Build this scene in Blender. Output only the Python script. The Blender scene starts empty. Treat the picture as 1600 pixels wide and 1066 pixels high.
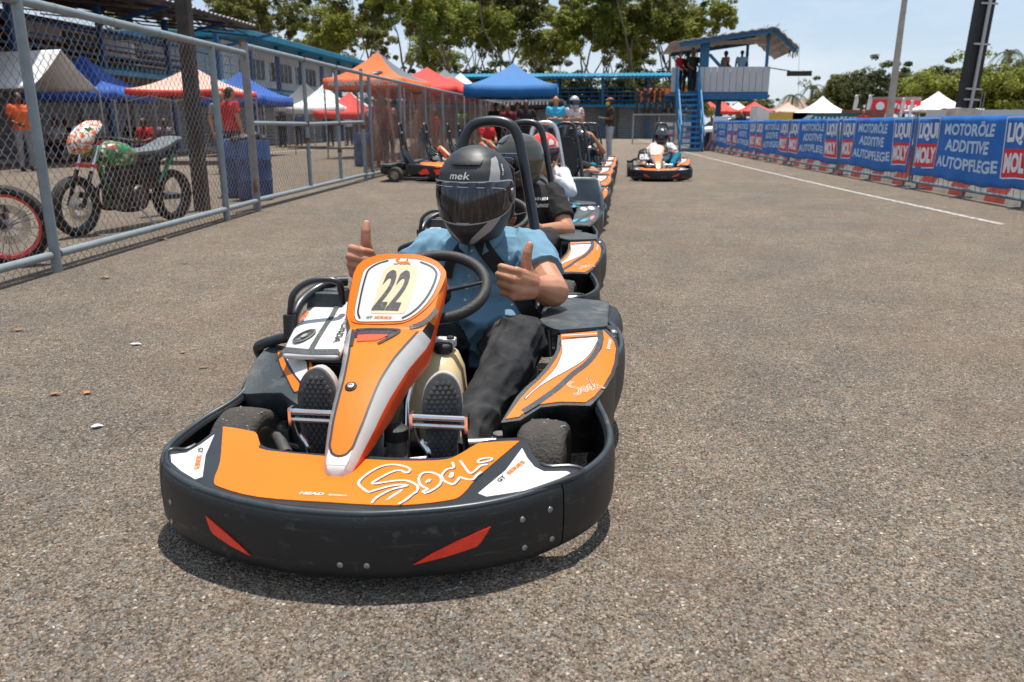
import bpy, bmesh, math, random
from mathutils import Vector, Matrix, noise
import numpy as np
R = math.radians
V = Vector
rnd = random.Random(7)
SC = bpy.context.scene
COL = SC.collection

# ---------------------------------------------------------------- camera, sky, sun, exposure
cam = bpy.data.objects.new('camera', bpy.data.cameras.new('camera'))
COL.objects.link(cam)
CAM_H = 1.05
PITCH, YAW = R(15.29), R(5.995)
cam.location = (0, 0, CAM_H)
cam.rotation_euler = (R(90) - PITCH, 0, YAW)
cam.data.sensor_width = 36
cam.data.lens = 27.9
cam.data.clip_start = .05
cam.data.clip_end = 2000
cam.data.dof.use_dof = True
cam.data.dof.focus_distance = 2.75
cam.data.dof.aperture_fstop = 5.0
SC.camera = cam

SUN_EL, SUN_AZ = R(80), R(18)      # azimuth measured from +Y towards +X
wd = bpy.data.worlds.new('World')
SC.world = wd
wd.use_nodes = True
nt = wd.node_tree
bg = nt.nodes['Background']
sky = nt.nodes.new('ShaderNodeTexSky')
sky.sky_type = 'NISHITA'
sky.sun_disc = False
sky.sun_elevation = SUN_EL
sky.sun_rotation = SUN_AZ
sky.air_density = 1.0
sky.dust_density = .7
sky.ozone_density = 1.2
# thin drifting cloud veil in the sky itself
tc = nt.nodes.new('ShaderNodeTexCoord')
mp = nt.nodes.new('ShaderNodeMapping')
mp.inputs['Scale'].default_value = (1.2, 1.2, 4.5)
mp.inputs['Rotation'].default_value = (0, R(14), R(30))
nz = nt.nodes.new('ShaderNodeTexNoise')
nz.inputs['Scale'].default_value = 2.6
nz.inputs['Detail'].default_value = 7
nz.inputs['Roughness'].default_value = .62
rp = nt.nodes.new('ShaderNodeValToRGB')
rp.color_ramp.elements[0].position = .42
rp.color_ramp.elements[1].position = .78
rp.color_ramp.elements[1].color = (.75, .75, .75, 1)
mx = nt.nodes.new('ShaderNodeMixRGB')
mx.inputs[2].default_value = (6.4, 6.7, 7.2, 1)
nt.links.new(tc.outputs['Generated'], mp.inputs[0])
nt.links.new(mp.outputs[0], nz.inputs['Vector'])
nt.links.new(nz.outputs['Fac'], rp.inputs[0])
nt.links.new(rp.outputs[0], mx.inputs[0])
hz = nt.nodes.new('ShaderNodeMixRGB'); hz.inputs[0].default_value = .62; hz.inputs[2].default_value = (4.1, 5.05, 6.3, 1)
nt.links.new(sky.outputs[0], hz.inputs[1]); nt.links.new(hz.outputs[0], mx.inputs[1])
nt.links.new(mx.outputs[0], bg.inputs['Color'])
bg.inputs['Strength'].default_value = .10

sl = bpy.data.lights.new('sun', 'SUN')
sl.energy = 4.4
sl.angle = R(.5)
sl.color = (1, .955, .88)
sun = bpy.data.objects.new('sun', sl)
COL.objects.link(sun)
sdir = V((math.sin(SUN_AZ) * math.cos(SUN_EL), math.cos(SUN_AZ) * math.cos(SUN_EL), math.sin(SUN_EL)))
sun.rotation_euler = sdir.to_track_quat('Z', 'Y').to_euler()

SC.view_settings.view_transform = 'Standard'
SC.view_settings.look = 'None'
SC.view_settings.exposure = .50
SC.view_settings.gamma = 1
SC.cycles.use_denoising = True
SC.cycles.max_bounces = 8
SC.cycles.transparent_max_bounces = 24
SC.cycles.sample_clamp_indirect = 6

# ---------------------------------------------------------------- materials
MATS = {}
def mat(name, col, rough=.55, metal=0., vary=.0, vscale=8., bump=0., bscale=60., coat=0., dirt=None, dscale=3., dth=(.5, .75), spec=.5, trans=0., col2=None, detail=6):
    """principled surface with real procedural variation: colour drift, optional dirt/wear colour, bump"""
    if name in MATS: return MATS[name]
    m = bpy.data.materials.new(name); m.use_nodes = True
    n, l = m.node_tree.nodes, m.node_tree.links
    b = n['Principled BSDF']
    b.inputs['Base Color'].default_value = (*col, 1)
    b.inputs['Roughness'].default_value = rough
    b.inputs['Metallic'].default_value = metal
    b.inputs['Specular IOR Level'].default_value = spec
    b.inputs['Coat Weight'].default_value = coat
    b.inputs['Coat Roughness'].default_value = .12
    b.inputs['Transmission Weight'].default_value = trans
    t = n.new('ShaderNodeTexCoord')
    src = None
    if vary or col2:
        z = n.new('ShaderNodeTexNoise'); z.inputs['Scale'].default_value = vscale; z.inputs['Detail'].default_value = detail
        l.new(t.outputs['Object'], z.inputs['Vector'])
        c = n.new('ShaderNodeValToRGB')
        c.color_ramp.elements[0].position = .3; c.color_ramp.elements[1].position = .7
        a = col2 or tuple(x * (1 - vary) for x in col)
        bb = col if col2 else tuple(min(1, x * (1 + vary)) for x in col)
        c.color_ramp.elements[0].color = (*a, 1); c.color_ramp.elements[1].color = (*bb, 1)
        l.new(z.outputs['Fac'], c.inputs[0]); src = c.outputs[0]
    if dirt:
        z = n.new('ShaderNodeTexNoise'); z.inputs['Scale'].default_value = dscale; z.inputs['Detail'].default_value = 9; z.inputs['Roughness'].default_value = .7
        l.new(t.outputs['Object'], z.inputs['Vector'])
        c = n.new('ShaderNodeValToRGB'); c.color_ramp.elements[0].position = dth[0]; c.color_ramp.elements[1].position = dth[1]
        c.color_ramp.elements[0].color = (0, 0, 0, 1); c.color_ramp.elements[1].color = (1, 1, 1, 1)
        l.new(z.outputs['Fac'], c.inputs[0])
        x = n.new('ShaderNodeMixRGB'); x.inputs[1].default_value = (*col, 1); x.inputs[2].default_value = (*dirt, 1)
        l.new(c.outputs[0], x.inputs[0])
        if src: l.new(src, x.inputs[1])
        src = x.outputs[0]
        rm = n.new('ShaderNodeMapRange'); rm.inputs['To Min'].default_value = rough; rm.inputs['To Max'].default_value = min(1, rough + .3)
        l.new(c.outputs[0], rm.inputs[0]); l.new(rm.outputs[0], b.inputs['Roughness'])
    if src: l.new(src, b.inputs['Base Color'])
    if bump:
        z = n.new('ShaderNodeTexNoise'); z.inputs['Scale'].default_value = bscale; z.inputs['Detail'].default_value = 4
        l.new(t.outputs['Object'], z.inputs['Vector'])
        q = n.new('ShaderNodeBump'); q.inputs['Strength'].default_value = bump; q.inputs['Distance'].default_value = .01
        l.new(z.outputs['Fac'], q.inputs['Height']); l.new(q.outputs[0], b.inputs['Normal'])
    MATS[name] = m
    return m

# ---------------------------------------------------------------- objects
def tag(o, label=None, cat=None, group=None, kind=None):
    if label: o['label'] = label
    if cat: o['category'] = cat
    if group: o['group'] = group
    if kind: o['kind'] = kind
    return o
def thing(name, label, cat, loc=(0, 0, 0), rz=0., group=None):
    o = bpy.data.objects.new(name, None); COL.objects.link(o)
    o.empty_display_size = .1
    o.location = loc; o.rotation_euler = (0, 0, rz)
    return tag(o, label, cat, group)
def kids(o): return [c for c in ALLKIDS.get(o.name, [])]
ALLKIDS = {}
def link(o, parent=None):
    COL.objects.link(o)
    if parent:
        o.parent = parent
        ALLKIDS.setdefault(parent.name, []).append(o)
    return o
def dup(o, parent=None):
    c = o.copy(); link(c, parent)
    for ch in kids(o): dup(ch, c)
    return c
def retag(o, loc, rz, label, group=None, s=None):
    o.location = loc; o.rotation_euler = (0, 0, rz)
    if s: o.scale = (s, s, s) if not hasattr(s, '__len__') else s
    o['label'] = label
    if group: o['group'] = group
    return o
def meshobj(name, me, mats=None, parent=None):
    o = bpy.data.objects.new(name, me)
    if mats:
        for m in (mats if isinstance(mats, (list, tuple)) else [mats]): me.materials.append(m)
    return link(o, parent)

class MB:
    """collects shapes; build() links them as one mesh object"""
    def __init__(s): s.v = []; s.f = []; s.mi = []; s.M = None; s.k = 0
    def add(s, vs, fs, mi=None):
        b = len(s.v)
        vs = [V(p) for p in vs]
        if s.M is not None: vs = [s.M @ p for p in vs]
        s.v += vs
        for f in fs:
            s.f.append([b + i for i in f]); s.mi.append(s.k if mi is None else mi)
        return s
    def box(s, c, d, rz=0, ry=0, rx=0, mi=None, taper=1.):
        x, y, z = d[0] / 2, d[1] / 2, d[2] / 2
        m = Matrix.Translation(c) @ Matrix.Rotation(rz, 4, 'Z') @ Matrix.Rotation(ry, 4, 'Y') @ Matrix.Rotation(rx, 4, 'X')
        t = taper
        vs = [m @ V(p) for p in [(-x, -y, -z), (x, -y, -z), (x, y, -z), (-x, y, -z), (-x * t, -y * t, z), (x * t, -y * t, z), (x * t, y * t, z), (-x * t, y * t, z)]]
        return s.add(vs, [(0, 3, 2, 1), (4, 5, 6, 7), (0, 1, 5, 4), (1, 2, 6, 5), (2, 3, 7, 6), (3, 0, 4, 7)], mi)
    def bar(s, a, b, w, h=None, mi=None):
        a, b = V(a), V(b); h = h or w
        d = (b - a); L = d.length; d.normalize()
        up = V((0, 0, 1)) if abs(d.z) < .95 else V((0, 1, 0))
        sx = d.cross(up).normalized(); sy = sx.cross(d).normalized()
        vs = [p + sx * i * w / 2 + sy * j * h / 2 for p in (a, b) for i, j in ((-1, -1), (1, -1), (1, 1), (-1, 1))]
        return s.add(vs, [(0, 1, 2, 3), (7, 6, 5, 4), (0, 4, 5, 1), (1, 5, 6, 2), (2, 6, 7, 3), (3, 7, 4, 0)], mi)
    def tube(s, pts, r, seg=10, closed=False, cap=True, mi=None, flat=None):
        pts = [V(p) for p in pts]; n = len(pts)
        rs = r if hasattr(r, '__len__') else [r] * n
        vs = []; pu = None
        for i, p in enumerate(pts):
            if closed: d = pts[(i + 1) % n] - pts[i - 1]
            else: d = pts[min(i + 1, n - 1)] - pts[max(i - 1, 0)]
            d.normalize()
            if pu is None:
                pu = V((0, 0, 1)) if abs(d.z) < .9 else V((1, 0, 0))
            sx = d.cross(pu)
            if sx.length < 1e-5: sx = d.orthogonal()
            sx.normalize(); sy = sx.cross(d).normalized(); pu = sy
            for k in range(seg):
                a = 2 * math.pi * k / seg
                vs.append(p + (sx * math.cos(a) + sy * math.sin(a) * (flat or 1)) * rs[i])
        fs = []
        for i in range(n if closed else n - 1):
            j = (i + 1) % n
            for k in range(seg):
                k2 = (k + 1) % seg
                fs.append((i * seg + k, j * seg + k, j * seg + k2, i * seg + k2))
        if cap and not closed:
            fs.append(tuple(range(seg - 1, -1, -1)) if True else ())
            fs[-1] = tuple(range(seg)); fs.append(tuple((n - 1) * seg + k for k in range(seg - 1, -1, -1)))
        return s.add(vs, fs, mi)
    def lathe(s, prof, seg=24, M=None, mi=None, a0=0, a1=2 * math.pi):
        """profile (r,z) about local z"""
        vs = []; n = len(prof); full = abs(a1 - a0 - 2 * math.pi) < 1e-6
        cols = seg if full else seg + 1
        for k in range(cols):
            a = a0 + (a1 - a0) * k / seg
            for r, z in prof:
                p = V((r * math.cos(a), r * math.sin(a), z)); vs.append(M @ p if M else p)
        fs = []
        for k in range(seg):
            k2 = (k + 1) % cols
            for i in range(n - 1):
                fs.append((k * n + i, k2 * n + i, k2 * n + i + 1, k * n + i + 1))
        return s.add(vs, fs, mi)
    def ell(s, c, r, M=None, seg=16, rings=10, mi=None):
        vs = []; c = V(c)
        for i in range(rings + 1):
            t = math.pi * i / rings
            for k in range(seg):
                a = 2 * math.pi * k / seg
                p = V((r[0] * math.sin(t) * math.cos(a), r[1] * math.sin(t) * math.sin(a), r[2] * math.cos(t)))
                vs.append(c + (M @ p if M else p))
        fs = [(i * seg + k, (i + 1) * seg + k, (i + 1) * seg + (k + 1) % seg, i * seg + (k + 1) % seg) for i in range(rings) for k in range(seg)]
        return s.add(vs, fs, mi)
    def loft(s, secs, cap=True, mi=None, closed=True):
        n = len(secs[0]); vs = [p for q in secs for p in q]; fs = []
        for i in range(len(secs) - 1):
            for k in range(n if closed else n - 1):
                k2 = (k + 1) % n
                fs.append((i * n + k, i * n + k2, (i + 1) * n + k2, (i + 1) * n + k))
        if cap and closed:
            fs.append(tuple(range(n - 1, -1, -1))); fs.append(tuple((len(secs) - 1) * n + k for k in range(n)))
        return s.add(vs, fs, mi)
    def build(s, name, mats, parent=None, smooth=True, ang=38, bevel=0, label=None, weld=True):
        me = bpy.data.meshes.new(name)
        me.from_pydata([tuple(p) for p in s.v], [], s.f)
        me.polygons.foreach_set('material_index', s.mi)
        if weld and len(s.v) < 60000:
            bm = bmesh.new(); bm.from_mesh(me)
            bmesh.ops.remove_doubles(bm, verts=bm.verts, dist=1e-5)
            bmesh.ops.recalc_face_normals(bm, faces=bm.faces)
            bm.to_mesh(me); bm.free()
        if smooth:
            me.polygons.foreach_set('use_smooth', [True] * len(me.polygons))
            me.set_sharp_from_angle(angle=R(ang))
        o = meshobj(name, me, mats, parent)
        if bevel:
            b = o.modifiers.new('edge', 'BEVEL'); b.width = bevel; b.segments = 2; b.limit_method = 'ANGLE'; b.angle_limit = R(40)
        if label: o['label'] = label
        return o

def spline(pts, n=6, closed=False):
    """Catmull-Rom through points (any dimension)"""
    P = [np.array(p, float) for p in pts]; m = len(P); out = []
    for i in range(m if closed else m - 1):
        p1, p2 = P[i], P[(i + 1) % m]
        p0 = P[i - 1] if (closed or i) else 2 * p1 - p2
        p3 = P[(i + 2) % m] if (closed or i + 2 < m) else 2 * p2 - p1
        for k in range(n):
            t = k / n
            out.append(.5 * (2 * p1 + (p2 - p0) * t + (2 * p0 - 5 * p1 + 4 * p2 - p3) * t * t + (3 * p1 - p0 - 3 * p2 + p3) * t ** 3))
    if not closed: out.append(P[-1])
    return [tuple(float(x) for x in q) for q in out]

# ---------------------------------------------------------------- patches: a flat outline laid on a curved surface with real thickness
def patchmesh(vs, fs, fmap, step=.05, thick=.002, off=0., sides=True):
    bm = bmesh.new()
    bv = [bm.verts.new((p[0], p[1], 0)) for p in vs]
    for f in fs:
        try: bm.faces.new([bv[i] for i in f])
        except ValueError: pass
    bmesh.ops.triangulate(bm, faces=bm.faces)
    if step:
        for ax in (0, 1):
            cs = [v.co[ax] for v in bm.verts]; a, b = min(cs), max(cs)
            st = step[ax] if hasattr(step, '__len__') else step
            k = int((b - a) / st)
            for i in range(1, k + 1):
                co = [0, 0, 0]; no = [0, 0, 0]; co[ax] = a + (b - a) * i / (k + 1); no[ax] = 1
                bmesh.ops.bisect_plane(bm, geom=bm.verts[:] + bm.edges[:] + bm.faces[:], plane_co=co, plane_no=no, dist=1e-7)
    bm.verts.index_update()
    uv = [(v.co.x, v.co.y) for v in bm.verts]
    n = len(uv)
    P = [V(fmap(u, w, off + thick)) for u, w in uv]
    F = []
    for f in bm.faces:
        idx = [v.index for v in f.verts]
        if f.normal.z < 0: idx.reverse()
        F.append(idx)
    if sides and thick:
        P += [V(fmap(u, w, off)) for u, w in uv]
        for e in bm.edges:
            if len(e.link_faces) == 1:
                f = e.link_faces[0]
                a, b = [v.index for v in e.verts]
                F.append((a, b, b + n, a + n))
    bm.free()
    return P, F
def patch(mb, outline, fmap, step=.05, thick=.002, off=0., mi=None, sides=True):
    P, F = patchmesh(outline, [tuple(range(len(outline)))], fmap, step, thick, off, sides)
    return mb.add(P, F, mi)
def ribbon2d(pts, w, closed=False):
    """polyline to a ribbon (vertices, quads) of width w"""
    pts = [V((p[0], p[1])) for p in pts]; n = len(pts); vs = []
    for i, p in enumerate(pts):
        d = (pts[(i + 1) % n] - pts[i - 1]) if closed else (pts[min(i + 1, n - 1)] - pts[max(i - 1, 0)])
        if d.length < 1e-9: d = V((1, 0))
        d.normalize(); nn = V((-d.y, d.x)) * w / 2
        vs += [p + nn, p - nn]
    fs = [(2 * i, 2 * i + 1, 2 * ((i + 1) % n) + 1, 2 * ((i + 1) % n)) for i in range(n if closed else n - 1)]
    return vs, fs
def ribbon(mb, pts, w, fmap, thick=.001, off=0., mi=None, closed=False, smooth=3):
    if smooth: pts = spline(pts, smooth, closed)
    vs, fs = ribbon2d(pts, w, closed)
    P = [V(fmap(p[0], p[1], off + thick)) for p in vs]
    return mb.add(P, fs, mi)
TXT = {}
def txt(s, shear=0., bold=0., space=1.):
    """letter shapes with cap height 1, centred on the origin: (vertices, faces, width)"""
    k = (s, shear, bold, space)
    if k in TXT: return TXT[k]
    cu = bpy.data.curves.new('t', 'FONT'); cu.body = s; cu.shear = shear; cu.offset = bold; cu.space_character = space
    cu.resolution_u = 3; cu.fill_mode = 'FRONT'; cu.dimensions = '2D'
    o = bpy.data.objects.new('t', cu); COL.objects.link(o)
    dg = bpy.context.evaluated_depsgraph_get()
    me = bpy.data.meshes.new_from_object(o.evaluated_get(dg))
    vs = [(v.co.x, v.co.y) for v in me.vertices]; fs = [tuple(p.vertices) for p in me.polygons]
    bpy.data.objects.remove(o); bpy.data.curves.remove(cu); bpy.data.meshes.remove(me)
    x0, x1 = min(v[0] for v in vs), max(v[0] for v in vs); y0, y1 = min(v[1] for v in vs), max(v[1] for v in vs)
    h = y1 - y0
    TXT[k] = ([((x - (x0 + x1) / 2) / h, (y - (y0 + y1) / 2) / h) for x, y in vs], fs, (x1 - x0) / h)
    return TXT[k]
def letter(mb, s, fmap, c, h, w=None, shear=0., bold=.02, rot=0., thick=.001, off=0., mi=None, step=None, space=1., skew=0.):
    """text centred at c in surface coordinates, cap height h, stretched to width w"""
    vs, fs, tw = txt(s, shear, bold, space)
    sx = (w / tw) if w else h
    ca, sa = math.cos(rot), math.sin(rot)
    q = []
    for x, y in vs:
        x2, y2 = x * sx + skew * y * h, y * h
        q.append((c[0] + x2 * ca - y2 * sa, c[1] + x2 * sa + y2 * ca))
    P, F = patchmesh(q, fs, fmap, step, thick, off, sides=False)
    return mb.add(P, F, mi)
def scribble(mb, fmap, c, h, w, n, seed=1, mi=None, off=.002, rot=0.):
    """a line of lettering too blurred to read: uneven upright strokes"""
    q = random.Random(seed); ca, sa = math.cos(rot), math.sin(rot)
    for i in range(n):
        x0 = -w / 2 + w * i / n; ww = w / n * q.uniform(.45, .8); h0, h1 = -h / 2 * q.uniform(.7, 1), h / 2 * q.uniform(.6, 1)
        pts = [(x0, h0), (x0 + ww, h0 * q.uniform(.8, 1)), (x0 + ww * q.uniform(.8, 1.2), h1), (x0 + ww * .1, h1 * q.uniform(.8, 1))]
        patch(mb, [(c[0] + x * ca - y * sa, c[1] + x * sa + y * ca) for x, y in pts], fmap, None, .001, off, mi, sides=False)
SCRIPT = [[(.36, .93), (.24, 1.0), (.06, .92), (.0, .74), (.14, .62), (.3, .52), (.32, .36), (.2, .2), (.02, .12), (-.16, .18)],
          [(.62, .5), (.5, .44), (.46, .28), (.54, .18), (.66, .26), (.68, .44), (.6, .52)],
          [(1.02, .52), (.88, .5), (.8, .34), (.86, .2), (.98, .28), (1.1, .62), (1.18, 1.0), (1.1, .6), (1.08, .28), (1.16, .2)],
          [(1.16, .2), (1.28, .5), (1.3, .26), (1.38, .3), (1.55, .1)], [(1.38, .72), (1.42, .74)]]
def script(mb, fmap, c, h, w, rot=0., mi=None, off=0., sx=1., thick=.001):
    """the hand-drawn signature mark"""
    ca, sa = math.cos(rot), math.sin(rot)
    for st in SCRIPT:
        q = []
        for x, y in st:
            x2, y2 = (x - .68) * h * sx, (y - .55) * h
            q.append((c[0] + x2 * ca - y2 * sa, c[1] + x2 * sa + y2 * ca))
        ribbon(mb, q, w, fmap, mi=mi, off=off, thick=thick)

# ---------------------------------------------------------------- soft bodies: overlapping rounded shapes fused into one skin
def capsule(mb, a, b, ra, rb, seg=12):
    a, b = V(a), V(b); d = b - a; L = d.length
    if L < 1e-6: d = V((0, 0, 1))
    d.normalize(); sx = d.orthogonal().normalized(); sy = d.cross(sx)
    pr = [(ra * math.cos(t), -ra * math.sin(t)) for t in (R(89), R(60), R(30))] + [(ra, 0), (rb, L)] + [(rb * math.cos(t), L + rb * math.sin(t)) for t in (R(30), R(60), R(89))]
    vs = []; n = len(pr)
    for k in range(seg):
        t = 2 * math.pi * k / seg
        for r, z in pr: vs.append(a + d * z + (sx * math.cos(t) + sy * math.sin(t)) * r)
    fs = [(k * n + i, ((k + 1) % seg) * n + i, ((k + 1) % seg) * n + i + 1, k * n + i + 1) for k in range(seg) for i in range(n - 1)]
    fs += [tuple(k * n for k in range(seg - 1, -1, -1)), tuple(k * n + n - 1 for k in range(seg))]
    mb.add(vs, fs)
def chain(mb, pts, rs, seg=12):
    for i in range(len(pts) - 1): capsule(mb, pts[i], pts[i + 1], rs[i], rs[i + 1], seg)
def oval(c, rx, ry, sx=V((1, 0, 0)), sy=V((0, 1, 0)), n=20, p=2.3):
    o = []
    for k in range(n):
        a = 2 * math.pi * k / n; ca, sa = math.cos(a), math.sin(a)
        o.append(V(c) + sx * rx * math.copysign(abs(ca) ** (2 / p), ca) + sy * ry * math.copysign(abs(sa) ** (2 / p), sa))
    return o
def fuse(mb, voxel, smooth=6, name='body', wrinkle=None, cut=None):
    """voxel-fuse overlapping shapes into one continuous mesh"""
    me = bpy.data.meshes.new(name); me.from_pydata([tuple(p) for p in mb.v], [], mb.f)
    o = bpy.data.objects.new('tmp', me); COL.objects.link(o)
    r = o.modifiers.new('r', 'REMESH'); r.mode = 'VOXEL'; r.voxel_size = voxel; r.adaptivity = 0
    if smooth:
        s = o.modifiers.new('s', 'SMOOTH'); s.factor = .5; s.iterations = smooth
    dg = bpy.context.evaluated_depsgraph_get()
    out = bpy.data.meshes.new_from_object(o.evaluated_get(dg))
    bpy.data.objects.remove(o); bpy.data.meshes.remove(me)
    out.name = name
    if wrinkle:
        n = len(out.vertices); no = [v.normal.copy() for v in out.vertices]
        for i, v in enumerate(out.vertices): v.co += no[i] * wrinkle(v.co)
    if cut:
        bm = bmesh.new(); bm.from_mesh(out)
        for co, nn in cut:
            bmesh.ops.bisect_plane(bm, geom=bm.verts[:] + bm.edges[:] + bm.faces[:], plane_co=co, plane_no=nn, clear_outer=True)
        bm.to_mesh(out); bm.free()
    out.polygons.foreach_set('use_smooth', [True] * len(out.polygons))
    return out
def trs(loc=(0, 0, 0), rz=0, rx=0, ry=0, s=1):
    return Matrix.Translation(loc) @ Matrix.Rotation(rz, 4, 'Z') @ Matrix.Rotation(ry, 4, 'Y') @ Matrix.Rotation(rx, 4, 'X') @ Matrix.Diagonal((s, s, s, 1))
# ================================================================ GROUND
def asphalt():
    m = bpy.data.materials.new('asphalt'); m.use_nodes = True
    n, l = m.node_tree.nodes, m.node_tree.links; b = n['Principled BSDF']
    t = n.new('ShaderNodeTexCoord')
    def ramp(pts):
        c = n.new('ShaderNodeValToRGB'); e = c.color_ramp.elements
        while len(e) < len(pts): e.new(.5)
        for k, (p, col) in enumerate(pts): e[k].position = p; e[k].color = (*col, 1)
        return c
    def vor(s, feat='F1'):
        v = n.new('ShaderNodeTexVoronoi'); v.inputs['Scale'].default_value = s; v.feature = feat; l.new(t.outputs['Object'], v.inputs['Vector']); return v
    def nz(s, d=6, r=.6):
        v = n.new('ShaderNodeTexNoise'); v.inputs['Scale'].default_value = s; v.inputs['Detail'].default_value = d; v.inputs['Roughness'].default_value = r; l.new(t.outputs['Object'], v.inputs['Vector']); return v
    def mix(a, bb, f, mode='MIX', fac=None):
        x = n.new('ShaderNodeMixRGB'); x.blend_type = mode
        if fac is not None: x.inputs[0].default_value = fac
        else: l.new(f, x.inputs[0])
        l.new(a, x.inputs[1]); l.new(bb, x.inputs[2]) if not isinstance(bb, tuple) else setattr(x.inputs[2], 'default_value', (*bb, 1)); return x.outputs[0]
    # stones of two sizes set in the binder
    v1 = vor(95); v2 = vor(210)
    sepx = n.new('ShaderNodeSeparateColor'); l.new(v1.outputs['Color'], sepx.inputs[0])
    sepy = n.new('ShaderNodeSeparateColor'); l.new(v2.outputs['Color'], sepy.inputs[0])
    c1 = ramp([(0, (.045, .036, .028)), (.22, (.125, .100, .076)), (.58, (.205, .166, .130)), (.86, (.265, .224, .182)), (.972, (.37, .325, .28)), (1, (.58, .53, .47))])
    c2 = ramp([(0, (.035, .028, .022)), (.3, (.120, .096, .074)), (.7, (.20, .164, .130)), (1, (.34, .29, .24))])
    l.new(sepx.outputs[0], c1.inputs[0]); l.new(sepy.outputs[1], c2.inputs[0])
    e1 = n.new('ShaderNodeMapRange'); e1.inputs['From Min'].default_value = .25; e1.inputs['From Max'].default_value = .6; e1.clamp = True
    l.new(v1.outputs['Distance'], e1.inputs[0])
    col = mix(c1.outputs[0], c2.outputs[0], e1.outputs[0])
    # bluish stones here and there
    bl = ramp([(.90, (0, 0, 0)), (.94, (.8, .8, .8))]); l.new(sepx.outputs[2], bl.inputs[0])
    col = mix(col, (.185, .19, .178), bl.outputs[0])
    v5 = vor(34); s5 = n.new('ShaderNodeSeparateColor'); l.new(v5.outputs['Color'], s5.inputs[0]); r6 = ramp([(0, (.92, .90, .87)), (.3, (1.0, .98, .95)), (.75, (1.07, 1.04, 1.0)), (1, (1.16, 1.11, 1.05))]); l.new(s5.outputs[1], r6.inputs[0]); col = mix(col, r6.outputs[0], None, 'MULTIPLY', 1)
    n6 = nz(9, 8, .75); r7 = ramp([(.32, (.90, .89, .88)), (.5, (1.02, 1.01, 1.0)), (.68, (1.14, 1.12, 1.09))]); l.new(n6.outputs['Fac'], r7.inputs[0]); col = mix(col, r7.outputs[0], None, 'MULTIPLY', 1)
    # broad drift: dusty brown patches, darker worn lanes, rusty smear
    p1 = nz(.55, 5); r1 = ramp([(.38, (.90, .90, .91)), (.66, (1.12, 1.09, 1.04))]); l.new(p1.outputs['Fac'], r1.inputs[0])
    col = mix(col, r1.outputs[0], None, 'MULTIPLY', 1)
    p2 = nz(2.3, 6); r2 = ramp([(.40, (.90, .90, .90)), (.62, (1.08, 1.07, 1.05))]); l.new(p2.outputs['Fac'], r2.inputs[0])
    col = mix(col, r2.outputs[0], None, 'MULTIPLY', 1)
    p3 = nz(.8, 4); r3 = ramp([(.50, (0, 0, 0)), (.74, (.45, .45, .45))]); l.new(p3.outputs['Fac'], r3.inputs[0])
    col = mix(col, (.21, .135, .085), r3.outputs[0])
    # black rubber crumbs
    v3 = vor(26); r4 = ramp([(.055, (1, 1, 1)), (.075, (0, 0, 0))]); l.new(v3.outputs['Distance'], r4.inputs[0])
    sc = n.new('ShaderNodeSeparateColor'); l.new(v3.outputs['Color'], sc.inputs[0])
    r5 = ramp([(.80, (0, 0, 0)), (.82, (1, 1, 1))]); l.new(sc.outputs[0], r5.inputs[0])
    mm = n.new('ShaderNodeMath'); mm.operation = 'MULTIPLY'; l.new(r4.outputs[0], mm.inputs[0]); l.new(r5.outputs[0], mm.inputs[1])
    col = mix(col, (.02, .018, .016), mm.outputs[0])
    col = mix(col, (1.17, 1.20, 1.24), None, 'MULTIPLY', 1)
    l.new(col, b.inputs['Base Color'])
    b.inputs['Roughness'].default_value = .9; b.inputs['Specular IOR Level'].default_value = .25
    hm = n.new('ShaderNodeMath'); hm.operation = 'ADD'; l.new(v1.outputs['Distance'], hm.inputs[0]); l.new(v2.outputs['Distance'], hm.inputs[1])
    q = n.new('ShaderNodeBump'); q.invert = True; q.inputs['Strength'].default_value = 1.; q.inputs['Distance'].default_value = .009
    l.new(hm.outputs[0], q.inputs['Height']); l.new(q.outputs[0], b.inputs['Normal'])
    return m
M_ASPH = asphalt()
mb = MB(); mb.add([(-900, -60, 0), (900, -60, 0), (900, 1500, 0), (-900, 1500, 0)], [(0, 1, 2, 3)])
tag(mb.build('asphalt_ground', M_ASPH), kind='structure')
M_LINE = mat('road_paint', (.46, .43, .39), .8, vary=.15, vscale=30, dirt=(.17, .15, .13), dscale=16, dth=(.44, .60), bump=.4, bscale=200)
def line(name, pts, w, z=.004):
    mb = MB(); vs, fs = ribbon2d(spline(pts, 6), w)
    mb.add([(p.x, p.y, z + .0012 * math.sin(p.y)*0) for p in vs], fs)
    return tag(mb.build(name, M_LINE), kind='structure')
line('track_edge_line', [(4.38, 9.1), (4.22, 11.4), (4.05, 14), (3.78, 20), (3.5, 28), (3.3, 36), (2.9, 60), (2.4, 90)], .095)
line('pit_lane_line', [(-15.0, 12), (-13.4, 22), (-12.2, 34), (-11.6, 58)], .22)
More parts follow.
